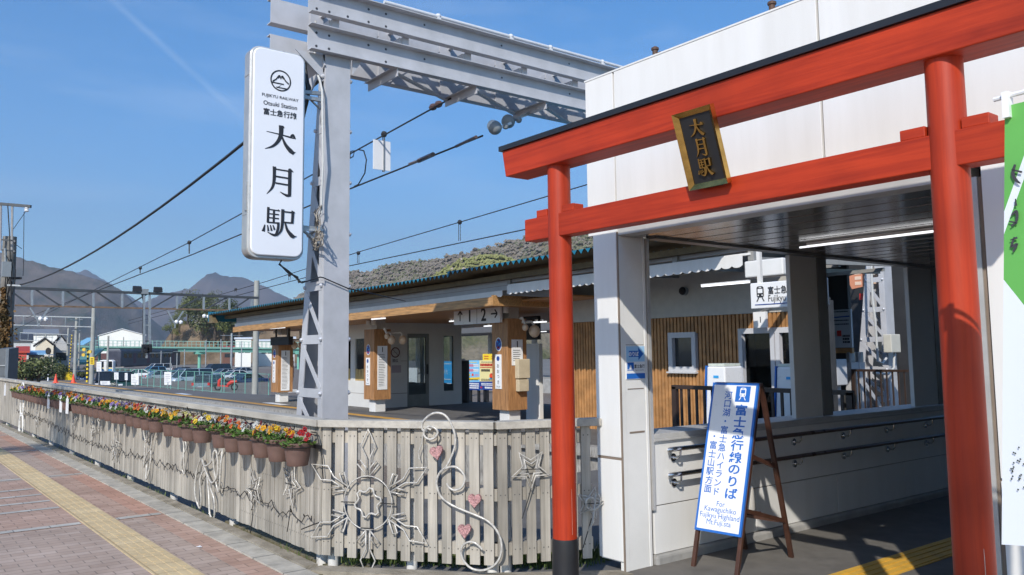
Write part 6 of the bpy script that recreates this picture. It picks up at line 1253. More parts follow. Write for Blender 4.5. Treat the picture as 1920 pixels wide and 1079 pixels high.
# ================= trees and shrubs =================
def crown(mb, c, rx, ry, rz, n, leaf, rn, clump=9):
    cs = []
    for k in range(clump):
        a = rn.uniform(0, 2*pi); z = rn.uniform(-.75, .9); r = sqrt(max(0, 1-z*z))*rn.uniform(.35, .85); cs.append((V((r*cos(a)*rx, r*sin(a)*ry, z*rz*.8)), rn.uniform(.35, .6)))
    for i in range(n):
        p, s = rn.choice(cs); d = V((rn.gauss(0, 1), rn.gauss(0, 1), rn.gauss(0, 1))).normalized()*rn.random()**.45
        q = V(c)+p+V((d.x*rx*s, d.y*ry*s, d.z*rz*s)); nrm = (d+V((rn.uniform(-.6, .6), rn.uniform(-.6, .6), rn.uniform(0, .8)))).normalized(); e1 = nrm.orthogonal().normalized(); e2 = nrm.cross(e1); a = rn.uniform(0, 6.28); u = (e1*cos(a)+e2*sin(a))*leaf*rn.uniform(.6, 1.2); w = (e2*cos(a)-e1*sin(a))*leaf*rn.uniform(.35, .7)
        mb.add([q-u, q+w*.8, q+u, q-w*.8], [(0, 1, 2, 3)])
    return mb
lf_ol = leafmat('olive_leaf', (.09, .11, .035), (.20, .21, .075), .15); lf_dk = leafmat('dark_leaf', (.035, .05, .02), (.095, .11, .042), .5); lf_yel = leafmat('yellow_green_leaf', (.09, .11, .025), (.20, .21, .05), .3); lf_blos = leafmat('blossom', (.30, .24, .24), (.45, .38, .38), .3)
bark = M('bark', (.10, .075, .055), .9, var=.25, sc=6)
def tree(name, label, u, v, d, w, h, mat, seed, cat='tree', grp=None, n=900, zb=None):
    b = atd(u, v, d); rn = random.Random(seed)
    if zb is not None: b.z = zb
    t = thing(name, label, cat, b, grp); mb = MB(); mb.tube([b-V((0, 0, .5)), b+V((.05*w, 0, h*.3)), b+V((-.03*w, 0, h*.62))], [w*.05, w*.035, w*.02], 7)
    for k in range(5): a = rn.uniform(0, 6.3); mb.tube([b+V((0, 0, h*.3)), b+V((cos(a)*w*.2, sin(a)*w*.2, h*rn.uniform(.5, .75)))], [w*.02, w*.008], 5)
    mb.build('trunk', bark, t); crown(MB(), b+V((0, 0, h*.58)), w*.5, w*.5, h*.42, n, max(.06, w*.034), rn).build('crown', mat, t); return t
hz = [(352, 606, 9, 'pale_green round tree on top of the brown cut slope', lf_yel), (322, 640, 7, 'yellow green bush low on the left flank of the cut slope', lf_yel), (372, 608, 14, 'tall olive tree on the cut slope crest, above the steel bridge', lf_ol), (391, 606, 12, 'broad olive tree right of the tallest tree on the slope', lf_ol), (378, 636, 15, 'dense dark tree low on the cut slope behind the bridge rail', lf_dk), (402, 640, 14, 'dense green tree below the platform roof end', lf_ol), (420, 636, 15, 'dark tree nearest the platform roof end', lf_dk), (388, 622, 8, 'pale pink blossoming tree among the slope trees', lf_blos), (432, 640, 13, 'yellow green tree partly under the platform roof corner', lf_yel), (336, 622, 7, 'small yellow green tree on the slope left of the crest', lf_yel), (448, 640, 12, 'olive tree seen under the platform roof', lf_ol)]
for i, (u, v, w, lab, m) in enumerate(hz): tree('slope_tree', lab.replace('pale_green', 'pale green'), u, v, 318 if v > 615 else 326, w, w*1.05, m, 40+i, grp='trees on the cut slope', n=1700)
for i, (u, v, w, lab, m) in enumerate(((40, 712, 4.2, 'dark evergreen shrub beside the grey lattice cabinet and pole', lf_dk), (58, 711, 4.6, 'large olive evergreen shrub below the blue roofed shed', lf_ol), (72, 711, 4.0, 'dark shrub left of the railway signal post', lf_dk), (104, 706, 3.6, 'low olive bush behind the orange cones', lf_ol), (116, 704, 3.2, 'dark bush between the cones and level crossing', lf_dk), (154, 702, 3.0, 'dark bush under the crossing footbridge stair', lf_dk))):
    tree('trackside_shrub', lab, u, v, 70 if u < 90 else 95, w, w*.72 if u < 90 else w*.6, m, 70+i, 'shrub', 'shrubs beside the tracks', 900, -1.2)
# street tree outside the view whose shade falls over the pots and paving
tb = V((-10.75, -5.45, 0)); t = thing('street_tree', 'slim street tree on the pavement casting shade over the far pots', 'tree', tb); rn = random.Random(5); mb = MB(); mb.tube([tb, tb+V((.05, 0, 2.4)), tb+V((0, .05, 7.2))], [.11, .09, .03], 8)
for k in range(8): a = rn.uniform(0, 6.3); z = rn.uniform(3, 6); mb.tube([tb+V((0, 0, z)), tb+V((cos(a)*.9, sin(a)*.9, z+.8))], [.03, .008], 5)
mb.build('trunk', bark, t); crown(MB(), tb+V((0, 0, 7.9)), 1.25, 1.25, 1.5, 2600, .075, rn, 14).build('crown', lf_ol, t)

# ================= poles, portals, signals =================
def pole(label, u, vt, vb, d, r, name='line_pole', mat=conc_pole, cross=(), grp='concrete poles along the tracks'):
    b, tp = atd(u, vb, d), atd(u, vt, d); t = thing(name, label, 'pole', (b.x, b.y, b.z), grp); MB().cyl((b.x, b.y, min(b.z, -.9)), (b.x, b.y, tp.z), r*1.08, r*.9, 12).build('shaft', mat, t, smooth=40)
    for z, l in cross: MB().bar((b.x, b.y-l, tp.z+z), (b.x, b.y+l, tp.z+z), .08, .08).build('cross_arm', galv, t)
    return t
pole('stout concrete pole rising behind the platform roof end', 478, 525, 736, 47, .165)

pole('tall concrete pole beside the yellow crossing sign', 171, 577, 722, 72, .19); pole('concrete pole carrying cross beams left of level crossing', 140, 594, 702, 90, .17, cross=((-.3, .6), (-1.5, .4))); pole('slim concrete pole behind the raised crossing arm', 125, 615, 702, 125, .15, cross=((-1, .5),)); pole('slim concrete pole just right of the cross beam pole', 147, 625, 698, 130, .14); pole('faint pole in front of the pale houses', 83, 627, 694, 140, .16, cross=((-.5, 1.2),)); pole('concrete pole in front of the train front', 201, 630, 700, 120, .15)
pole('far pole by white shed roof beyond the footbridge', 230, 632, 690, 230, .14, cross=((-1.2, 1.8), (-2.4, 1.2)))
for i, (u, vt) in enumerate(((301, 658), (331, 662), (345, 655), (433, 625), (452, 640), (319, 670), (385, 638), (413, 636))): pole(['thin mast right of the parked train', 'thin mast near the bridge pillar, left side', 'thin mast close left of the bridge pillar', 'pale mast crossing the footbridge rail under the roof', 'pale mast beside the stout concrete pole', 'short mast at the end of the parked train', 'slim mast standing above the bridge rail, left one', 'slim mast standing above the bridge rail, right one'][i], u, vt, 705, 150, .10 if u != 433 else .2, 'yard_mast', galv, ((-.4, 2.0),) if u in (301, 433, 345) else (), 'steel masts in the yard')
# near portal truss
TRX = lambda u, v: at(u, v, X=-45.5)
t = thing('lattice_portal_beam', 'long dark lattice beam across the tracks between utility pole and concrete pole', 'beam', TRX(240, 560)); tk = M('truss_dark', (.07, .075, .08), .5, metal=.3, var=.1); tr_ = M('truss_rust', (.20, .13, .08), .7, var=.3); MB().bar(TRX(22, 540), TRX(484, 559), .13, .13).build('top_chord', tk, t); MB().bar(TRX(28, 573), TRX(470, 583), .09, .08).build('bottom_chord', tr_, t)
vx = [60, 118, 175, 229, 281, 332, 382, 430, 472]; yt = lambda u: 540+(u-22)*.0411; yb = lambda u: 573+(u-28)*.0226
mb = MB()
for i, u in enumerate(vx):
    mb.bar(TRX(u, yt(u)), TRX(u, yb(u)), .11, .09)
mb.build('upright', galv, t); mb = MB()
for i, (a, b) in enumerate(zip([8]+vx, vx)):
    (mb.bar(TRX(a+4, yt(a)), TRX(b-3, yb(b)), .07, .07) if i < 4 else mb.bar(TRX(a+3, yb(a)), TRX(b-3, yt(b)), .07, .07))
mb.build('diagonal', tk, t)
mb = MB()
for u in (72, 327): a = TRX(u, yb(u)); mb.bar(a+V((0, -.35, -.1)), a+V((0, .05, -.8)), .07, .07); mb.bar(a+V((0, .45, -.1)), a+V((0, .05, -.8)), .07, .07); mb.bar(a+V((0, .05, -.8)), a+V((0, .05, -1.0)), .06, .06)
mb.build('vee_hanger', galv, t); mb = MB()
for u in (76, 331, 383): a = TRX(u, yb(u)+(24 if u != 383 else 12)); mb.ball(a, .11, 8).ball(a+V((0, .22, -.02)), .11, 8)
mb.build('insulator', sign_white, t)
for i, u in enumerate((257, 296)):
    p = TRX(u, yt(u)-3); t = thing('flood_light', ['dark flood light on the lattice beam, beside the signal post', 'dark flood light on the lattice beam, right of the small box'][i], 'lamp', p, 'flood lights on the lattice beam'); MB().hexa([p+V(q) for q in ((-.12, -.2, 0), (.14, -.2, 0), (.14, .2, 0), (-.12, .2, 0), (-.06, -.2, .28), (.1, -.2, .2), (.1, .2, .2), (-.06, .2, .28))]).build('housing', blackm, t); MB().bar(p+V((0, 0, -.12)), p, .08, .05).build('bracket', galv, t)
p = TRX(271, yt(271)-2); tag(MB().box(p+V((-.12, -.17, -.1)), p+V((.12, .17, .16))).build('relay_box', domeg), 'small grey box between two flood lights on the lattice beam', 'box')
t = thing('hanging_signal', 'black railway signal hanging below lattice beam on twin posts', 'signal', TRX(275, 655)); mb = MB(); mb.bar(TRX(270, 550), TRX(270, 646), .10, .10).bar(TRX(280.5, 556), TRX(280.5, 646), .10, .10).bar(TRX(270, 610), TRX(280, 610), .06, .06); mb.build('post', galv, t); MB().bar(TRX(268, 640), TRX(282, 640), .05, .05).tube([TRX(266, 552), TRX(269, 565), TRX(268.5, 600), TRX(268.5, 645)], .035, 6).build('conduit', blackm, t); a, b = TRX(267, 646), TRX(283, 662); MB().box((-45.7, a.y, b.z), (-45.3, b.y, a.z)).build('head', blackm, t); mb = MB()
for dy in (.25, .75):
    for dz in (.3, .7): q = V((-45.29, a.y+(b.y-a.y)*dy, b.z+(a.z-b.z)*dz)); mb.tube([q, q+V((.22, -.03, -.02))], .09, 8)
mb.build('visor', blackm, t); MB().bar(TRX(275, 662), TRX(275, 672), .25, .05).build('foot', galv, t)
# second and third beams (left)
for i, (d, u0, v0, u1, v1, hh, lab) in enumerate(((90, 18, 592, 175, 596, 1.0, 'thin lattice beam joining the two concrete poles at left'), (125, 38, 624, 128, 628, 1.1, 'low distant cross beam in front of the pale houses'), (125, 16, 644, 150, 645, .01, 'single pale wire beam before the house roofs'))):
    a, b = atd(u0, v0, d), atd(u1, v1, d); t = thing('cross_beam', lab, 'beam', a, 'distant beams over the tracks'); MB().bar(a, b, .10, .10).build('top_chord', galv, t)
    if hh > .1:
        MB().bar(a-V((0, 0, hh)), b-V((0, 0, hh)), .09, .09).build('bottom_chord', galv, t); mb = MB()
        for k in range(7): q = a.lerp(b, k/6); mb.bar(q, q-V((0, 0, hh)), .06, .06)
        mb.build('upright', galv, t)
# round signal and other trackside posts
p = atd(90, 712, 85); t = thing('round_signal', 'black round headed railway signal on white post by the shrubs', 'signal', p); MB().cyl((p.x, p.y, p.z-.6), (p.x, p.y, p.z+2.6), .07, n=10).build('post', sign_white, t); q = atd(90, 659, 84.5); MB().prism([(.26*cos(a), .36*sin(a)) for a in [i*pi/8 for i in range(16)]], q, CR, CU, CF*.12).build('head', blackm, t); MB().box(p+V((-.3, -.4, 2.45)), p+V((.3, .4, 2.55))).build('step', sign_white, t)
p = atd(163, 717, 66); t = thing('crossing_signal', 'level crossing warning signal on yellow and black striped post', 'crossing signal', p); mb = MB(); zt = atd(163, 656, 66).z
k = 0; z = p.z
while z < zt: mb.cyl((p.x, p.y, z), (p.x, p.y, min(zt, z+.16)), .075, n=8, m=k % 2); z += .16; k += 1
mb.build('post', [yellow, blackm], t); mb = MB()
for u, v in ((157, 656), (168, 660), (156, 666)): q = atd(u, v, 65.6); mb.prism([(.13*cos(a), .13*sin(a)) for a in [i*pi/6 for i in range(12)]], q, CR, CU, CF*.15)
mb.build('lamp', M('amber_lens', (.75, .50, .08), .3), t)
a, b = atd(168.5, 670, 70), atd(176.5, 684, 70); t = thing('yellow_sign', 'small yellow notice strapped on the tall concrete pole', 'sign', a); mb = MB().prism([(0, 0), ((b-a).dot(CR), 0), ((b-a).dot(CR), (b-a).dot(CU)), (0, (b-a).dot(CU))], a, CR, CU, CF*.05); mb.build('plate', yellow, t); w = (b-a).dot(CR); h = (b-a).dot(CU); mb = MB()
for x in (.2, .55):
    for y in (.15, .35, .55, .75): mb.quad(*[a-CF*.01+CR*w*xx+CU*h*yy for xx, yy in ((x, y), (x+.25, y), (x+.25, y+.12), (x, y+.12))])
mb.build('lettering', brown_paint, t)
a, b = atd(135, 628, 95), atd(129, 703, 95); t = thing('crossing_barrier', 'raised yellow and black level crossing barrier arm', 'barrier', b); mb = MB()
for k in range(26): mb.bar(a.lerp(b, k/26), a.lerp(b, (k+1)/26), .07, .07, CF, k % 2)
mb.build('arm', [yellow, blackm], t); MB().box(b+V((-.3, -.3, -1)), b+V((.3, .3, .3))).build('machine', yellow, t)
p = atd(192, 703, 80); 
for i, (u0, v0, u1, v1, d, m, lab) in enumerate(((181, 679, 190, 697, 66, sign_white, 'blank white board beside the train front'), (188, 715, 206, 722, 60, sign_white, 'low white board in front of the dark cars'), (214, 699, 222, 712, 60, sign_white, 'white board on the green fence beside the dark green car'), (234, 700, 239, 713, 60, sign_white, 'narrow white board on the green fence'), (246, 702, 260, 722, 60, sign_white, 'white grey board on green fence before the white car'), (308, 698, 321, 722, 60, sign_white, 'white framed board on green fence before the light blue van'), (58, 697, 65, 708, 80, sign_white, 'small white plate on a post among the shrubs'), (26, 683, 31, 695, 60, sign_white, 'white box on the thin leaning pole'))):
    a, b = atd(u0, v0, d), atd(u1, v1, d); w = (b-a).dot(CR); h = (b-a).dot(CU); t = thing('notice_board', lab, 'board', b, 'white boards near the car park'); MB().prism([(0, 0), (w, 0), (w, h), (0, h)], a, CR, CU, CF*.05).build('panel', m, t); mb = MB(); rn = random.Random(i); x = a+CR*w*.5
    mb.bar(V((x.x, x.y, -1.75))+CF*.08, V((x.x, x.y, b.z+.2))+CF*.08, .05, .05); mb.build('post', galv, t); mb = MB()
    for k in range(5): y = .15+.15*k; mb.quad(*[a-CF*.012+CR*w*xx+CU*h*yy for xx, yy in ((.15, y), (rn.uniform(.5, .9), y), (rn.uniform(.5, .9), y+.05), (.15, y+.05))])
    mb.build('print', M('print_grey%d' % i, (.45, .45, .47), .6, var=0), t)
# cones at the platform end
for i, (u, v) in enumerate(((104.5, 718.5), (137.5, 718.5))):
    p = at(u, v, Z=.0); t = thing('traffic_cone', ['red traffic cone on platform end, beside the shrubs', 'red traffic cone on platform end, before the orange vehicle'][i], 'traffic cone', p, 'red cones at the platform end'); MB().lathe([(.13, .03), (.02, .56), (.001, .57)], p, 14).build('cone', orange, t, smooth=40); MB().box(p-V((.17, .17, 0)), p+V((.17, .17, .03))).build('base', orange, t)
# left utility pole with ivy, frame and fittings
d = 33.5; b = atd(7, 700, d); b.z = -.9; tp = atd(9.5, 441, d)
t = thing('utility_pole', 'stout weathered concrete utility pole at left with ivy and cables', 'pole', b); MB().cyl(b, (b.x, b.y, tp.z), .29, .25, 16).build('shaft', M('old_pole', (.20, .19, .17), .85, var=.3, sc=2.5), t, smooth=40)
mb = MB()
for u in (1.5, 23): mb.bar(atd(u, 384, d), atd(u-1, 470, d), .07, .07)
mb.build('mast', steel_dk, t); MB().bar(atd(-14, 381.5, d), atd(58, 387.5, d), .10, .11).build('top_bar', tk, t); mb = MB()
for u, v in ((25, 451), (24, 470)): mb.bar(atd(4, v-1, d-.28), atd(u+4, v+1, d-.28), .06, .06); mb.ball(atd(u+3, v+3, d-.28), .07, 8)
mb.build('fitting', tk, t); q = atd(50, 393, d); MB().lathe([(.05, -.1), (.10, -.06), (.06, 0), (.10, .03), (.05, .08)], q, 10).build('insulator', sign_white, t); mb = MB()
mb.tube([atd(45, 398, d), atd(44, 500, d), atd(43, 518, d)], .012, 5); mb.tube([atd(48, 397, d), atd(25, 430, d)], .012, 5); mb.tube([atd(27, 457, d), atd(41, 467, d)], .012, 5); mb.tube([atd(40, 522, d), atd(22, 522, d)], .05, 6); mb.tube([atd(14.5, 385, d-.4), atd(18, 440, d-.4), atd(21, 560, d-.4), atd(24, 640, d-.4), atd(29, 716, d-.4)], .022, 6)
rn = random.Random(8)
for k in range(7): x = rn.uniform(8, 26); mb.tube([atd(x, 480+k*6, d-.35), atd(x+rn.uniform(2, 8), 495+k*6, d-.35), atd(x+rn.uniform(-2, 4), 520+k*5, d-.35), atd(x-3, 540+k*6, d-.35)], .02, 5)
mb.build('cable', cable_mat, t); mb = MB(); mb.bar(atd(10, 466, d-.35), atd(12, 520, d-.35), .07, .07); mb.bar(atd(14, 535, d-.35), atd(40, 536, d-.35), .06, .06); mb.build('conduit', galv, t)
MB().box(atd(2, 520, d-.4), atd(2, 520, d-.4)+V((.3, .3, .6))).build('box', domeg, t)
ivm = leafmat('ivy_leaf', (.05, .04, .015), (.17, .09, .03), 3); rn = random.Random(3); mb = MB()
for k in range(1500):
    v = 690-rn.random()**1.3*150; s = 1.2*(1-(690-v)/170); q = atd(6+rn.gauss(0, 8)*max(.25, s)+max(0, rn.gauss(0, 7))*(580 < v < 650), v, d-.3+rn.uniform(-.25, .1)); e = V((rn.uniform(-1, 1), rn.uniform(-1, 1), rn.uniform(-1, 1))).normalized(); f = e.orthogonal().normalized(); l = rn.uniform(.04, .09); mb.add([q-e*l, q+f*l*.7, q+e*l, q-f*l*.7], [(0, 1, 2, 3)])
mb.build('ivy', ivm, t)
a, b2 = atd(-8, 655, 24), atd(13, 722, 24); t = thing('grey_cabinet', 'dark grey panel cabinet at foot of the utility pole', 'cabinet', b2); mb = MB().prism([(0, 0), ((b2-a).dot(CR), 0), ((b2-a).dot(CR), (a-b2).dot(CU)), (0, (a-b2).dot(CU))], b2-CR*(b2-a).dot(CR), CR, (0, 0, 1), CF*.5); mb.build('panel', M('cab_dark', (.10, .11, .12), .5, var=.1), t); q = b2-CR*.02-CF*.02; mb = MB().bar(q-V((0, 0, .4)), q+V((0, 0, 1.04)), .07, .07); mb.bar(q+V((0, 0, .55)), q-CR*.3+V((0, 0, .55)), .03, .03); mb.build('frame', galv, t)
# fence to the car park
for k in range(3):
    X0, X1 = [(-70, -56), (-55.9, -44), (-43.9, -30)][k]; Y = 19.5; t = thing('mesh_fence', ['green mesh fence beyond the platform, level crossing stretch', 'green mesh fence beyond the platform, in front of the van', 'green mesh fence beyond the platform, near the stout pole'][k], 'fence', ((X0+X1)/2, Y, -1), 'green fences along the car park'); mb = MB(); X0, X1 = at(*((215, 320), (320.5, 420), (420.5, 508))[k][:1], 715, Y=Y).x, at(((215, 320), (320.5, 420), (420.5, 508))[k][1], 715, Y=Y).x; x = X0
    while x <= X1: MB().cyl((x, Y, -1.6), (x, Y, .45), .03, n=6).build('post', green_fence, t); x += 1.95
    mb = MB()
    for z in (.43, -.9): mb.bar((X0, Y, z), (X1, Y, z), .03, .03)
    x = X0
    while x < X1: mb.bar((x, Y, -.9), (x, Y, .43), .004, .004, (1, 0, 0)); x += .26
    z = -.8
    while z < .4: mb.bar((X0, Y, z), (X1, Y, z), .004, .004); z += .26
    mb.build('mesh_panel', green_fence, t)
struct(MB().box((-150, 20, -1.74), (-24, 75, -1.60)).build('car_park', M('car_park_asphalt', (.15, .15, .145), .9, var=.12, sc=.3)))

# ================= vehicles =================
tyre = M('tyre', (.015, .015, .016), .8, var=0); rim = M('rim', (.45, .45, .46), .35, metal=.6, var=0); head_l = M('headlamp', (.75, .76, .78), .15, var=0); tail_l = M('tail_lamp', (.45, .01, .01), .25, var=0); carglass = M('car_glass', (.015, .018, .022), .06, var=0, spec=.8)
PAINT = {k: M('paint_'+k, c, .25, metal=mt, var=.02, coat=.6) for k, c, mt in (('white', (.72, .72, .72), 0), ('silver', (.42, .44, .45), .5), ('light_blue', (.44, .52, .58), .3), ('grey_green', (.15, .19, .19), .4), ('navy', (.02, .035, .12), .2), ('black', (.015, .016, .018), .1), ('dark_green', (.02, .06, .045), .1), ('cyan', (.10, .28, .45), 0), ('blue', (.03, .09, .25), .1), ('orange', (.75, .28, .03), 0))}
PROF = {'sedan': ((4.4, 1.69), [(-2.2, .35), (-2.18, .72), (-2.05, .92), (-1.3, .98), (1.0, .95), (1.9, .80), (2.18, .62), (2.2, .33)], [(-1.55, .97), (-.85, 1.42), (.25, 1.44), (1.05, .95)]),
        'van': ((4.6, 1.72), [(-2.3, .35), (-2.3, .95), (-2.25, 1.02), (1.5, 1.0), (2.15, .88), (2.28, .62), (2.3, .33)], [(-2.24, 1.02), (-2.1, 1.80), (.95, 1.82), (1.75, 1.0)]),
        'hatch': ((3.6, 1.66), [(-1.8, .35), (-1.8, .9), (-1.75, .98), (1.15, .96), (1.65, .84), (1.78, .6), (1.8, .33)], [(-1.74, .98), (-1.5, 1.56), (.55, 1.58), (1.25, .96)])}
def car(kind, paint, label, loc, rz):
    (Ln, Wd), body, cab = PROF[kind]; t = thing('parked_car', label, 'car', (0, 0, 0), 'cars in the car park'); m = PAINT[paint]; hw = Wd/2
    def loft(prof, w0, w1, mb, m=0):      # side profile with width tapering from w0 (low) to w1 (top)
        zs = [z for _, z in prof]; z0, z1 = min(zs), max(zs); n = len(prof); w = lambda z: w0+(w1-w0)*((z-z0)/(z1-z0))
        vs = [(x, -w(z), z) for x, z in prof]+[(x, w(z), z) for x, z in prof]; return mb.add(vs, [tuple(range(n)), tuple(range(2*n-1, n-1, -1))]+[(i, (i+1) % n, (i+1) % n+n, i+n) for i in range(n)], m)
    b = loft(body, hw, hw*.96, MB()).build('body', m, t, bevel=.06, seg=2); smooth_by(b, 50)
    xw = Ln*.30; arch = MB()
    for sx in (-1, 1):
        for sy in (-1, 1): arch.cyl((sx*xw, sy*(hw-.05), .34), (sx*xw, sy*(hw+.004), .34), .37, n=18)
    arch.build('wheel_arch', blackm, b)
    loft(cab, hw*.90, hw*.74, MB()).build('window', carglass, t, bevel=.03)
    ct = [(x*.985, z) for x, z in cab[1:3]]; zt = ct[0][1]; MB().hexa([(ct[0][0]-.1, -hw*.76, zt-.03), (ct[1][0]+.12, -hw*.76, zt-.03), (ct[1][0]+.12, hw*.76, zt-.03), (ct[0][0]-.1, hw*.76, zt-.03), (ct[0][0]+.05, -hw*.66, zt+.035), (ct[1][0]-.1, -hw*.66, zt+.035), (ct[1][0]-.1, hw*.66, zt+.035), (ct[0][0]+.05, hw*.66, zt+.035)]).build('roof', m, t, bevel=.02)
    mb = MB()
    for sy in (-1, 1):
        A_ = lambda p: V((p[0], sy*(hw*.905-(hw*.16)*(p[1]-cab[0][1])/(zt-cab[0][1])), p[1]))
        for p, q in ((cab[0], cab[1]), (cab[3], cab[2])): mb.bar(A_(p), A_(q), .09, .05)
        x = (cab[1][0]+cab[2][0])/2; mb.bar(A_((x, cab[0][1])), A_((x, zt)), .08, .05)
    mb.build('pillar', m, t)
    for sx in (-1, 1):
        for sy in (-1, 1):
            w = MB().cyl((sx*xw, sy*(hw-.16), .315), (sx*xw, sy*(hw+.012), .315), .315, n=18).build('wheel', tyre, t, bevel=.02); MB().cyl((sx*xw, sy*(hw+.0), .315), (sx*xw, sy*(hw+.02), .315), .21, n=14).build('rim', rim, w)
    for sy in (-1, 1):
        MB().box((Ln/2-.16, sy*(hw*.52), .62), (Ln/2-.02, sy*(hw*.93), .78)).build('headlight', head_l, t, bevel=.03); MB().box((-Ln/2-.015, sy*(hw*.72), .72), (-Ln/2+.1, sy*(hw*.97), .95)).build('tail_lamp', tail_l, t, bevel=.02); MB().box((cab[3][0]-.15, sy*hw*.98, .98), (cab[3][0]-.02, sy*(hw+.16), 1.10)).build('mirror', m, t, bevel=.02)
    MB().box((Ln/2-.03, -.26, .36), (Ln/2+.012, .26, .48)).build('plate', sign_white, t); MB().box((-Ln/2-.012, -.26, .5), (-Ln/2+.03, .26, .62)).build('plate', sign_white, t)
    t.location = loc; t.rotation_euler = (0, 0, rz); return t
fl = lambda u, d: (lambda p: (p.x, p.y, -1.6))(atd(u, 715, d))
S_ = -pi/2+.25      # fronts toward the tracks (left in view)
for kind, paint, u, d, rz, lab in (('van', 'light_blue', 357, 88, S_, 'pale blue people carrier in the car park, tallest of the parked cars'), ('hatch', 'grey_green', 396, 71, 2.35, 'grey green hatchback parked close to the green fence'), ('sedan', 'white', 264, 112, pi/2-.3, 'white saloon car behind the white framed board'), ('hatch', 'cyan', 287, 128, S_, 'small bright blue car beyond the white saloon'), ('van', 'white', 296, 150, S_, 'white van roof at the back of the car park'), ('sedan', 'silver', 305, 100, S_+2.9, 'silver saloon car left of the pale blue people carrier'), ('sedan', 'silver', 418, 108, S_, 'silver car behind the grey green hatchback'), ('sedan', 'white', 438, 96, S_, 'white car with open view behind the red scooter'), ('van', 'black', 405, 135, S_, 'black van at the back behind the silver car'), ('sedan', 'navy', 460, 80, S_, 'navy blue saloon car beside the stout concrete pole'), ('van', 'black', 197, 78, S_+1.1, 'black people carrier near the white board and crossing'), ('van', 'dark_green', 230, 76, S_+1.3, 'dark green people carrier behind the white fence boards'), ('hatch', 'blue', 150, 96, S_+1.6, 'dark blue car beyond the traffic cones'), ('hatch', 'orange', 132, 99, S_+1.6, 'orange vehicle half hidden beside the traffic cone'), ('sedan', 'black', 340, 128, S_, 'black saloon car behind the pale blue people carrier'), ('sedan', 'silver', 452, 118, S_, 'silver saloon car far back near the stout pole')):
    car(kind, paint, lab, fl(u, d), rz)
p = fl(424, 62); p = V((p[0], p[1], -1.0)); t = thing('red_scooter', 'red motor scooter parked by the green fence', 'scooter', p); dx = CR; mb = MB(); mb.tube([p+dx*-.55+V((0, 0, .28)), p+dx*-.5+V((0, 0, .7)), p+dx*-.3+V((0, 0, .95))], [.10, .13, .06], 8); mb.bar(p+dx*-.45+V((0, 0, .35)), p+dx*.2+V((0, 0, .3)), .25, .1); mb.tube([p+dx*.1+V((0, 0, .4)), p+dx*.4+V((0, 0, .62)), p+dx*.8+V((0, 0, .68))], [.1, .17, .1], 8); mb.build('body', red, t, smooth=50); MB().tube([p+dx*.05+V((0, 0, .72)), p+dx*.75+V((0, 0, .80))], [.12, .12], 8).build('seat', blackm, t)
for s in (-.6, .62): MB().tube([p+dx*(s+.22*cos(a))+V((0, 0, .25+.22*sin(a))) for a in [i*pi/8 for i in range(16)]], .055, 6, True).build('wheel', tyre, t)
MB().tube([p+dx*-.3+V((0, 0, .95))+CF*.3, p+dx*-.34+V((0, 0, 1.0)), p+dx*-.3+V((0, 0, .95))-CF*.3], .02, 6).build('handlebar', blackm, t)
# ================= footbridge, train, buildings =================
A1, B1 = atd(150, 651, 172), atd(620, 655, 172); dd = (B1-A1).normalized(); t = thing('footbridge', 'long green steel footbridge with railings across the rail yard', 'footbridge', A1)
MB().bar(A1+V((0, 0, .05)), B1+V((0, 0, .05)), 2.4, .3).build('deck', green_steel, t); MB().bar(A1-V((0, 0, .42)), B1-V((0, 0, .42)), 1.6, .62).build('girder', M('girder_green', (.06, .20, .17), .5, var=.1), t); MB().bar(A1-V((0, 0, .78)), B1-V((0, 0, .78)), 2.0, .1).build('flange', green_steel, t); mb = MB(); Lg = (B1-A1).length; k = 0
sd = V((dd.y, -dd.x, 0)); 
for s in (-1, 1):
    mb.bar(A1+sd*s*1.15+V((0, 0, 1.35)), B1+sd*s*1.15+V((0, 0, 1.35)), .07, .07); mb.bar(A1+sd*s*1.15+V((0, 0, .75)), B1+sd*s*1.15+V((0, 0, .75)), .04, .04); x = 0
    while x < Lg: q = A1+dd*x+sd*s*1.15; mb.bar(q+V((0, 0, .2)), q+V((0, 0, 1.35)), .06, .06); x += .9
mb.build('railing', M('rail_green', (.24, .42, .36), .5, var=.08), t)
for u in (374, 560): q = atd(u, 660, 172); MB().cyl((q.x, q.y, -1.75), (q.x, q.y, q.z-.2), .3, n=12).box((q.x-.9, q.y-.9, q.z-.5), (q.x+.9, q.y+.9, q.z+.15)).build('pillar', M('pillar_green', (.20, .50, .38), .5, var=.06), t)
a, b = atd(184, 655, 165), atd(150, 682, 140); MB().bar(a, b, 2.2, .4).build('stair', green_steel, t); a, b = atd(149, 647, 150), atd(172, 634, 160); MB().bar(a, b, 1.5, .12).build('stair_roof', M('stair_roof_blue', (.25, .52, .68), .4, var=.05), t); q = atd(187, 655, 165); MB().cyl((q.x, q.y, -1.75), (q.x, q.y, q.z), .25, n=10).build('pillar', green_steel, t)
mb = MB(); [mb.bar(atd(u, 630+(188-u)*.4, 166), atd(u, 655+(184-u)*.8, 160), .12, .12) for u in (158, 168, 178, 185)]; mb.build('stair_post', green_steel, t)
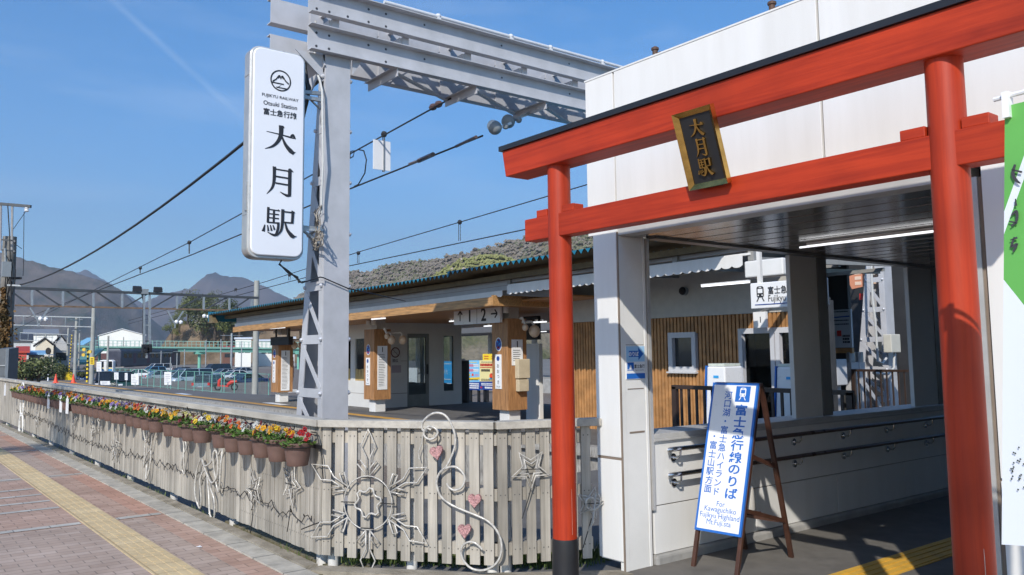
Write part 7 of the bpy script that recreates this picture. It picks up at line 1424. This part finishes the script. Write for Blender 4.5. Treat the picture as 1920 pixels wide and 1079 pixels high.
# train
f0 = atd(198, 698, 150); f0.z = -1.0; vd = V((.62, .785, 0)).normalized(); t = thing('electric_train', 'dark railcar train with white front and blue and yellow stripes', 'train', f0)
w = 2.7; H_ = 3.6; sdv = V((vd.y, -vd.x, 0)); trn = M('train_side', (.06, .065, .09), .4, var=.3, sc=.5)
a = atd(212, 686, 150); b = atd(326, 686, 172); a.z = b.z = -.9+H_/2+.3; MB().bar(a, b, 2.8, H_-.6).build('car_body', trn, t, bevel=.2); MB().bar(a+V((0, 0, H_/2-.2)), b+V((0, 0, H_/2-.2)), 2.4, .3).build('roof', M('train_roof', (.16, .17, .2), .5, var=.1), t); mb = MB(); e = (b-a).normalized(); n = V((e.y, -e.x, 0)); n = n if n.dot(CF) < 0 else -n; Lg = (b-a).length; x = 1; k = 0; dtone = M('door_tone', (.09, .04, .06), .5)
while x < Lg-1.2: q = a+e*x+n*1.405; (MB().quad(q+V((0, 0, .1)), q+e*1.0+V((0, 0, .1)), q+e*1.0+V((0, 0, .95)), q+V((0, 0, .95))).build('window', carglass, t) if k % 3 != 2 else MB().quad(q+V((0, 0, -.9)), q+e*1.0+V((0, 0, -.9)), q+e*1.0+V((0, 0, .95)), q+V((0, 0, .95))).build('door', dtone, t)); x += 1.6; k += 1
a, b = atd(185, 699, 149), atd(212, 676, 149); w = (b-a).dot(CR); h = (b-a).dot(CU); MB().prism([(0, 0), (w, 0), (w, h*.9), (w*.88, h), (w*.12, h), (0, h*.9)], a, CR, CU, CF*1.0).build('front', sign_white, t, bevel=.08); q = lambda x0, y0, x1, y1, m, l=.02: mb.quad(*[a-CF*l+CR*w*x+CU*h*y for x, y in ((x0, y0), (x1, y0), (x1, y1), (x0, y1))], m); mb = MB(); q(.06, .10, .94, .30, 0); q(.06, .32, .94, .38, 1); q(.06, .42, .94, .92, 2); q(.36, .10, .62, .9, 3, .03); mb.build('front_print', [M('train_blue', (.06, .30, .65), .4), yellow, carglass, sign_white], t)
# white warehouse
def gable(name, label, u0, u1, vb, ve, vp, d, depth, wallm, roofm, wins=(), cat='building', grp=None, pitch_side=False):
    A_, B_ = atd(u0, vb, d), atd(u1, vb, d); zb = -1.7; A_.z = B_.z = zb; ze = atd((u0+u1)/2, ve, d).z; zp = atd((u0+u1)/2, vp, d).z; e = (B_-A_).normalized(); n = (A_+B_)/2-EYE; n.z = 0; n.normalize(); w = (B_-A_).length; t = thing(name, label, cat, A_, grp)
    up = V((0, 0, 1)); MB().prism([(0, 0), (w, 0), (w, ze-zb), (w/2, zp-zb), (0, ze-zb)] if not pitch_side else [(0, 0), (w, 0), (w, ze-zb), (0, ze-zb)], A_, e, up, n*depth).build('wall', wallm, t)
    mb = MB(); o = .35
    if not pitch_side:
        for s in (0, 1):
            p0 = A_+e*(w/2)+up*(zp-zb+.12)-n*o; p1 = A_+e*((w+o) if s else -o)+up*(ze-zb+.02)-n*o; q = n*(depth+2*o); mb.hexa([p0, p1, p1+q, p0+q, p0+up*.18, p1+up*.18, p1+q+up*.18, p0+q+up*.18])
    else:
        p0 = A_-e*o+up*(ze-zb)-n*o; p1 = p0+e*(w+2*o); r0 = A_-e*o+up*(zp-zb)+n*depth/2; r1 = r0+e*(w+2*o); mb.hexa([p0, p1, r1, r0, p0+up*.18, p1+up*.18, r1+up*.18, r0+up*.18]); q0, q1 = p0+n*(depth+2*o), p1+n*(depth+2*o); mb.hexa([r0, r1, q1, q0, r0+up*.18, r1+up*.18, q1+up*.18, q0+up*.18])
        mb.add([A_+up*(ze-zb), A_+up*(zp-zb)+n*depth/2, A_+up*(ze-zb)+n*depth, B_+up*(ze-zb), B_+up*(zp-zb)+n*depth/2, B_+up*(ze-zb)+n*depth], [(0, 1, 2), (3, 5, 4)])
    mb.build('roof', roofm, t)
    for (x, z, ww, hh) in wins:
        o_ = A_+e*(w*x)+up*((ze-zb)*z)-n*.03; MB().prism([(0, 0), (ww, 0), (ww, hh), (0, hh)], o_, e, up, n*.05).build('window', glass_dk, t)
    return t
wh_w = M('warehouse_white', (.72, .71, .66), .5, var=.04, sc=.2); cream_w = M('house_cream', (.55, .49, .38), .7, var=.06); grey_w = M('house_grey', (.42, .42, .42), .7, var=.06); rf_dk = M('roof_dark', (.05, .05, .055), .6, var=.2); rf_w = M('roof_pale', (.66, .67, .68), .5, var=.05); rf_bl = M('roof_blue2', (.18, .36, .55), .5, var=.08); rf_rd = M('roof_rust', (.14, .06, .04), .7, var=.2)
gable('warehouse', 'large white gabled warehouse beyond the footbridge', 183, 270, 690, 630, 618, 250, 40, wh_w, rf_w, [(.1, .12, 3, 2), (.7, .12, 3, 2)], 'warehouse')
gable('shed', 'long dark roofed shed under the footbridge at left', 170, 225, 690, 674, 664, 215, 8, M('shed_wall', (.2, .15, .12), .8), rf_rd, [], 'shed', None, True)
gable('shed', 'dark roofed shed beneath the footbridge beside the hanging signal', 246, 290, 690, 672, 661, 215, 8, M('shed_wall2', (.2, .16, .13), .8), rf_rd, [], 'shed', None, True)
gable('shed', 'low white roofed shed before the parked train', 210, 232, 690, 676, 671, 200, 8, wh_w, rf_w, [], 'shed', None, True)
hs = [('house', 'cream house with dark gabled roof behind the shrubs', 64, 98, 650, 636, 120, 10, cream_w, rf_dk, [(.55, .45, 1.0, 1.2), (.2, .12, 1, 1.2)], False), ('house', 'grey two storey house right of the cream house', 98, 124, 648, 630, 128, 12, grey_w, rf_dk, [(.2, .55, .9, 1.2), (.55, .55, .9, 1.2), (.2, .15, .9, 1.2)], False), ('house', 'white house with high white gable behind the others', 42, 104, 628, 617, 165, 14, wh_w, M('roof_slate', (.20, .21, .23), .6, var=.15), [], True), ('house', 'grey house with dark roof at far left behind the pole', 16, 56, 642, 627, 135, 12, grey_w, rf_dk, [(.3, .5, 1.2, 1.2)], True), ('shed', 'low shed with bright blue roof by the shrubs', 52, 82, 666, 660, 95, 7, M('shed_w3', (.30, .28, .26), .8), rf_bl, [], True), ('shed', 'small building with red rusty roof beside the blue roof', 33, 48, 662, 652, 92, 6, M('shed_red', (.50, .06, .04), .6, var=.1), M('roof_red', (.40, .04, .02), .6, var=.1), [], True)]
for n_, lab, u0, u1, ve, vp, d, dep, wm, rm, wins, ps in hs: gable(n_, lab, u0, u1, 710, ve, vp, d, dep, wm, rm, wins, 'house' if n_ == 'house' else 'shed', None, ps)
# pale buildings and yard gear seen under the platform roof
for i, (u0, u1, ve, vp, d, wm, lab) in enumerate(((440, 470, 636, 633, 230, wh_w, 'pale flat building behind the bridge, left of the stout pole'), (484, 512, 640, 637, 240, wh_w, 'white flat building right of the stout pole'), (416, 438, 655, 650, 260, rf_rd, 'small house with red roof under the bridge'), (520, 552, 636, 632, 210, grey_w, 'grey building behind the cog edged board'))):
    gable('far_building', lab, u0, u1, 705, ve, vp, d, 12, wm, rf_w if i != 2 else M('roof_scarlet', (.4, .05, .04), .6), [(.2, .5, 1.5, 1.2), (.6, .5, 1.5, 1.2)], 'building', None, True)
t = thing('far_platform_canopy', 'dark platform canopy of the other line behind billboards', 'canopy', (-30, 34, 0)); MB().hexa([(-75, 33, 2.9), (-5, 33, 2.9), (-5, 39, 2.9), (-75, 39, 2.9), (-75, 33, 3.3), (-5, 33, 3.3), (-5, 39, 3.5), (-75, 39, 3.5)]).build('roof', M('canopy_dark', (.12, .12, .125), .6, var=.1), t); mb = MB(); [MB().box((x, 35.8, -1), (x+.25, 36.1, 2.9)).build('post', steel_dk, t) for x in range(-74, -5, 5)]; MB().box((-75, 34, -1.0), (-5, 38.5, -.1)).build('platform_slab', concrete, t)
for i in range(6): tag(MB().box((-66+11*i, 34.5, 2.84), (-63+11*i, 34.6, 2.89)).build('tube_light', tube_lit), 'tube light under the dark far platform canopy', 'light', 'tube lights of the far canopy')
for i in range(2):
    t = thing('yard_gantry', 'white lattice yard gantry beyond the far canopy', 'gantry', (-40-22*i, 42, -1), 'lattice gantries in the rail yard'); mb = MB(); x = -40-14*i
    for y in (27, 41, 55): MB().box((x-.12, y-.12, -1.4), (x+.12, y+.12, 6.2)).build('post', galv, t)
    mb = MB(); mb.bar((x, 27, 6), (x, 55, 6), .12, .12).bar((x, 27, 5.0), (x, 55, 5.0), .12, .12); y = 27
    while y < 55: mb.bar((x, y, 5), (x, y+1.2, 6), .07, .07); mb.bar((x, y+1.2, 6), (x, y+2.4, 5), .07, .07); y += 2.4
    mb.build('truss', white_trim, t)

# ---------------- haze ----------------
hm = bpy.data.materials.new('haze'); hm.use_nodes = True; N = hm.node_tree.nodes; N.remove(N['Principled BSDF'])
pv = N.new('ShaderNodeVolumePrincipled'); pv.inputs['Color'].default_value = (.72, .84, 1, 1); pv.inputs['Density'].default_value = 1.45e-4; pv.inputs['Anisotropy'].default_value = .2
hm.node_tree.links.new(pv.outputs[0], N['Material Output'].inputs['Volume'])
struct(MB().box((-8900, -3000, -4), (600, 7800, 1400)).build('haze', hm), 'stuff')
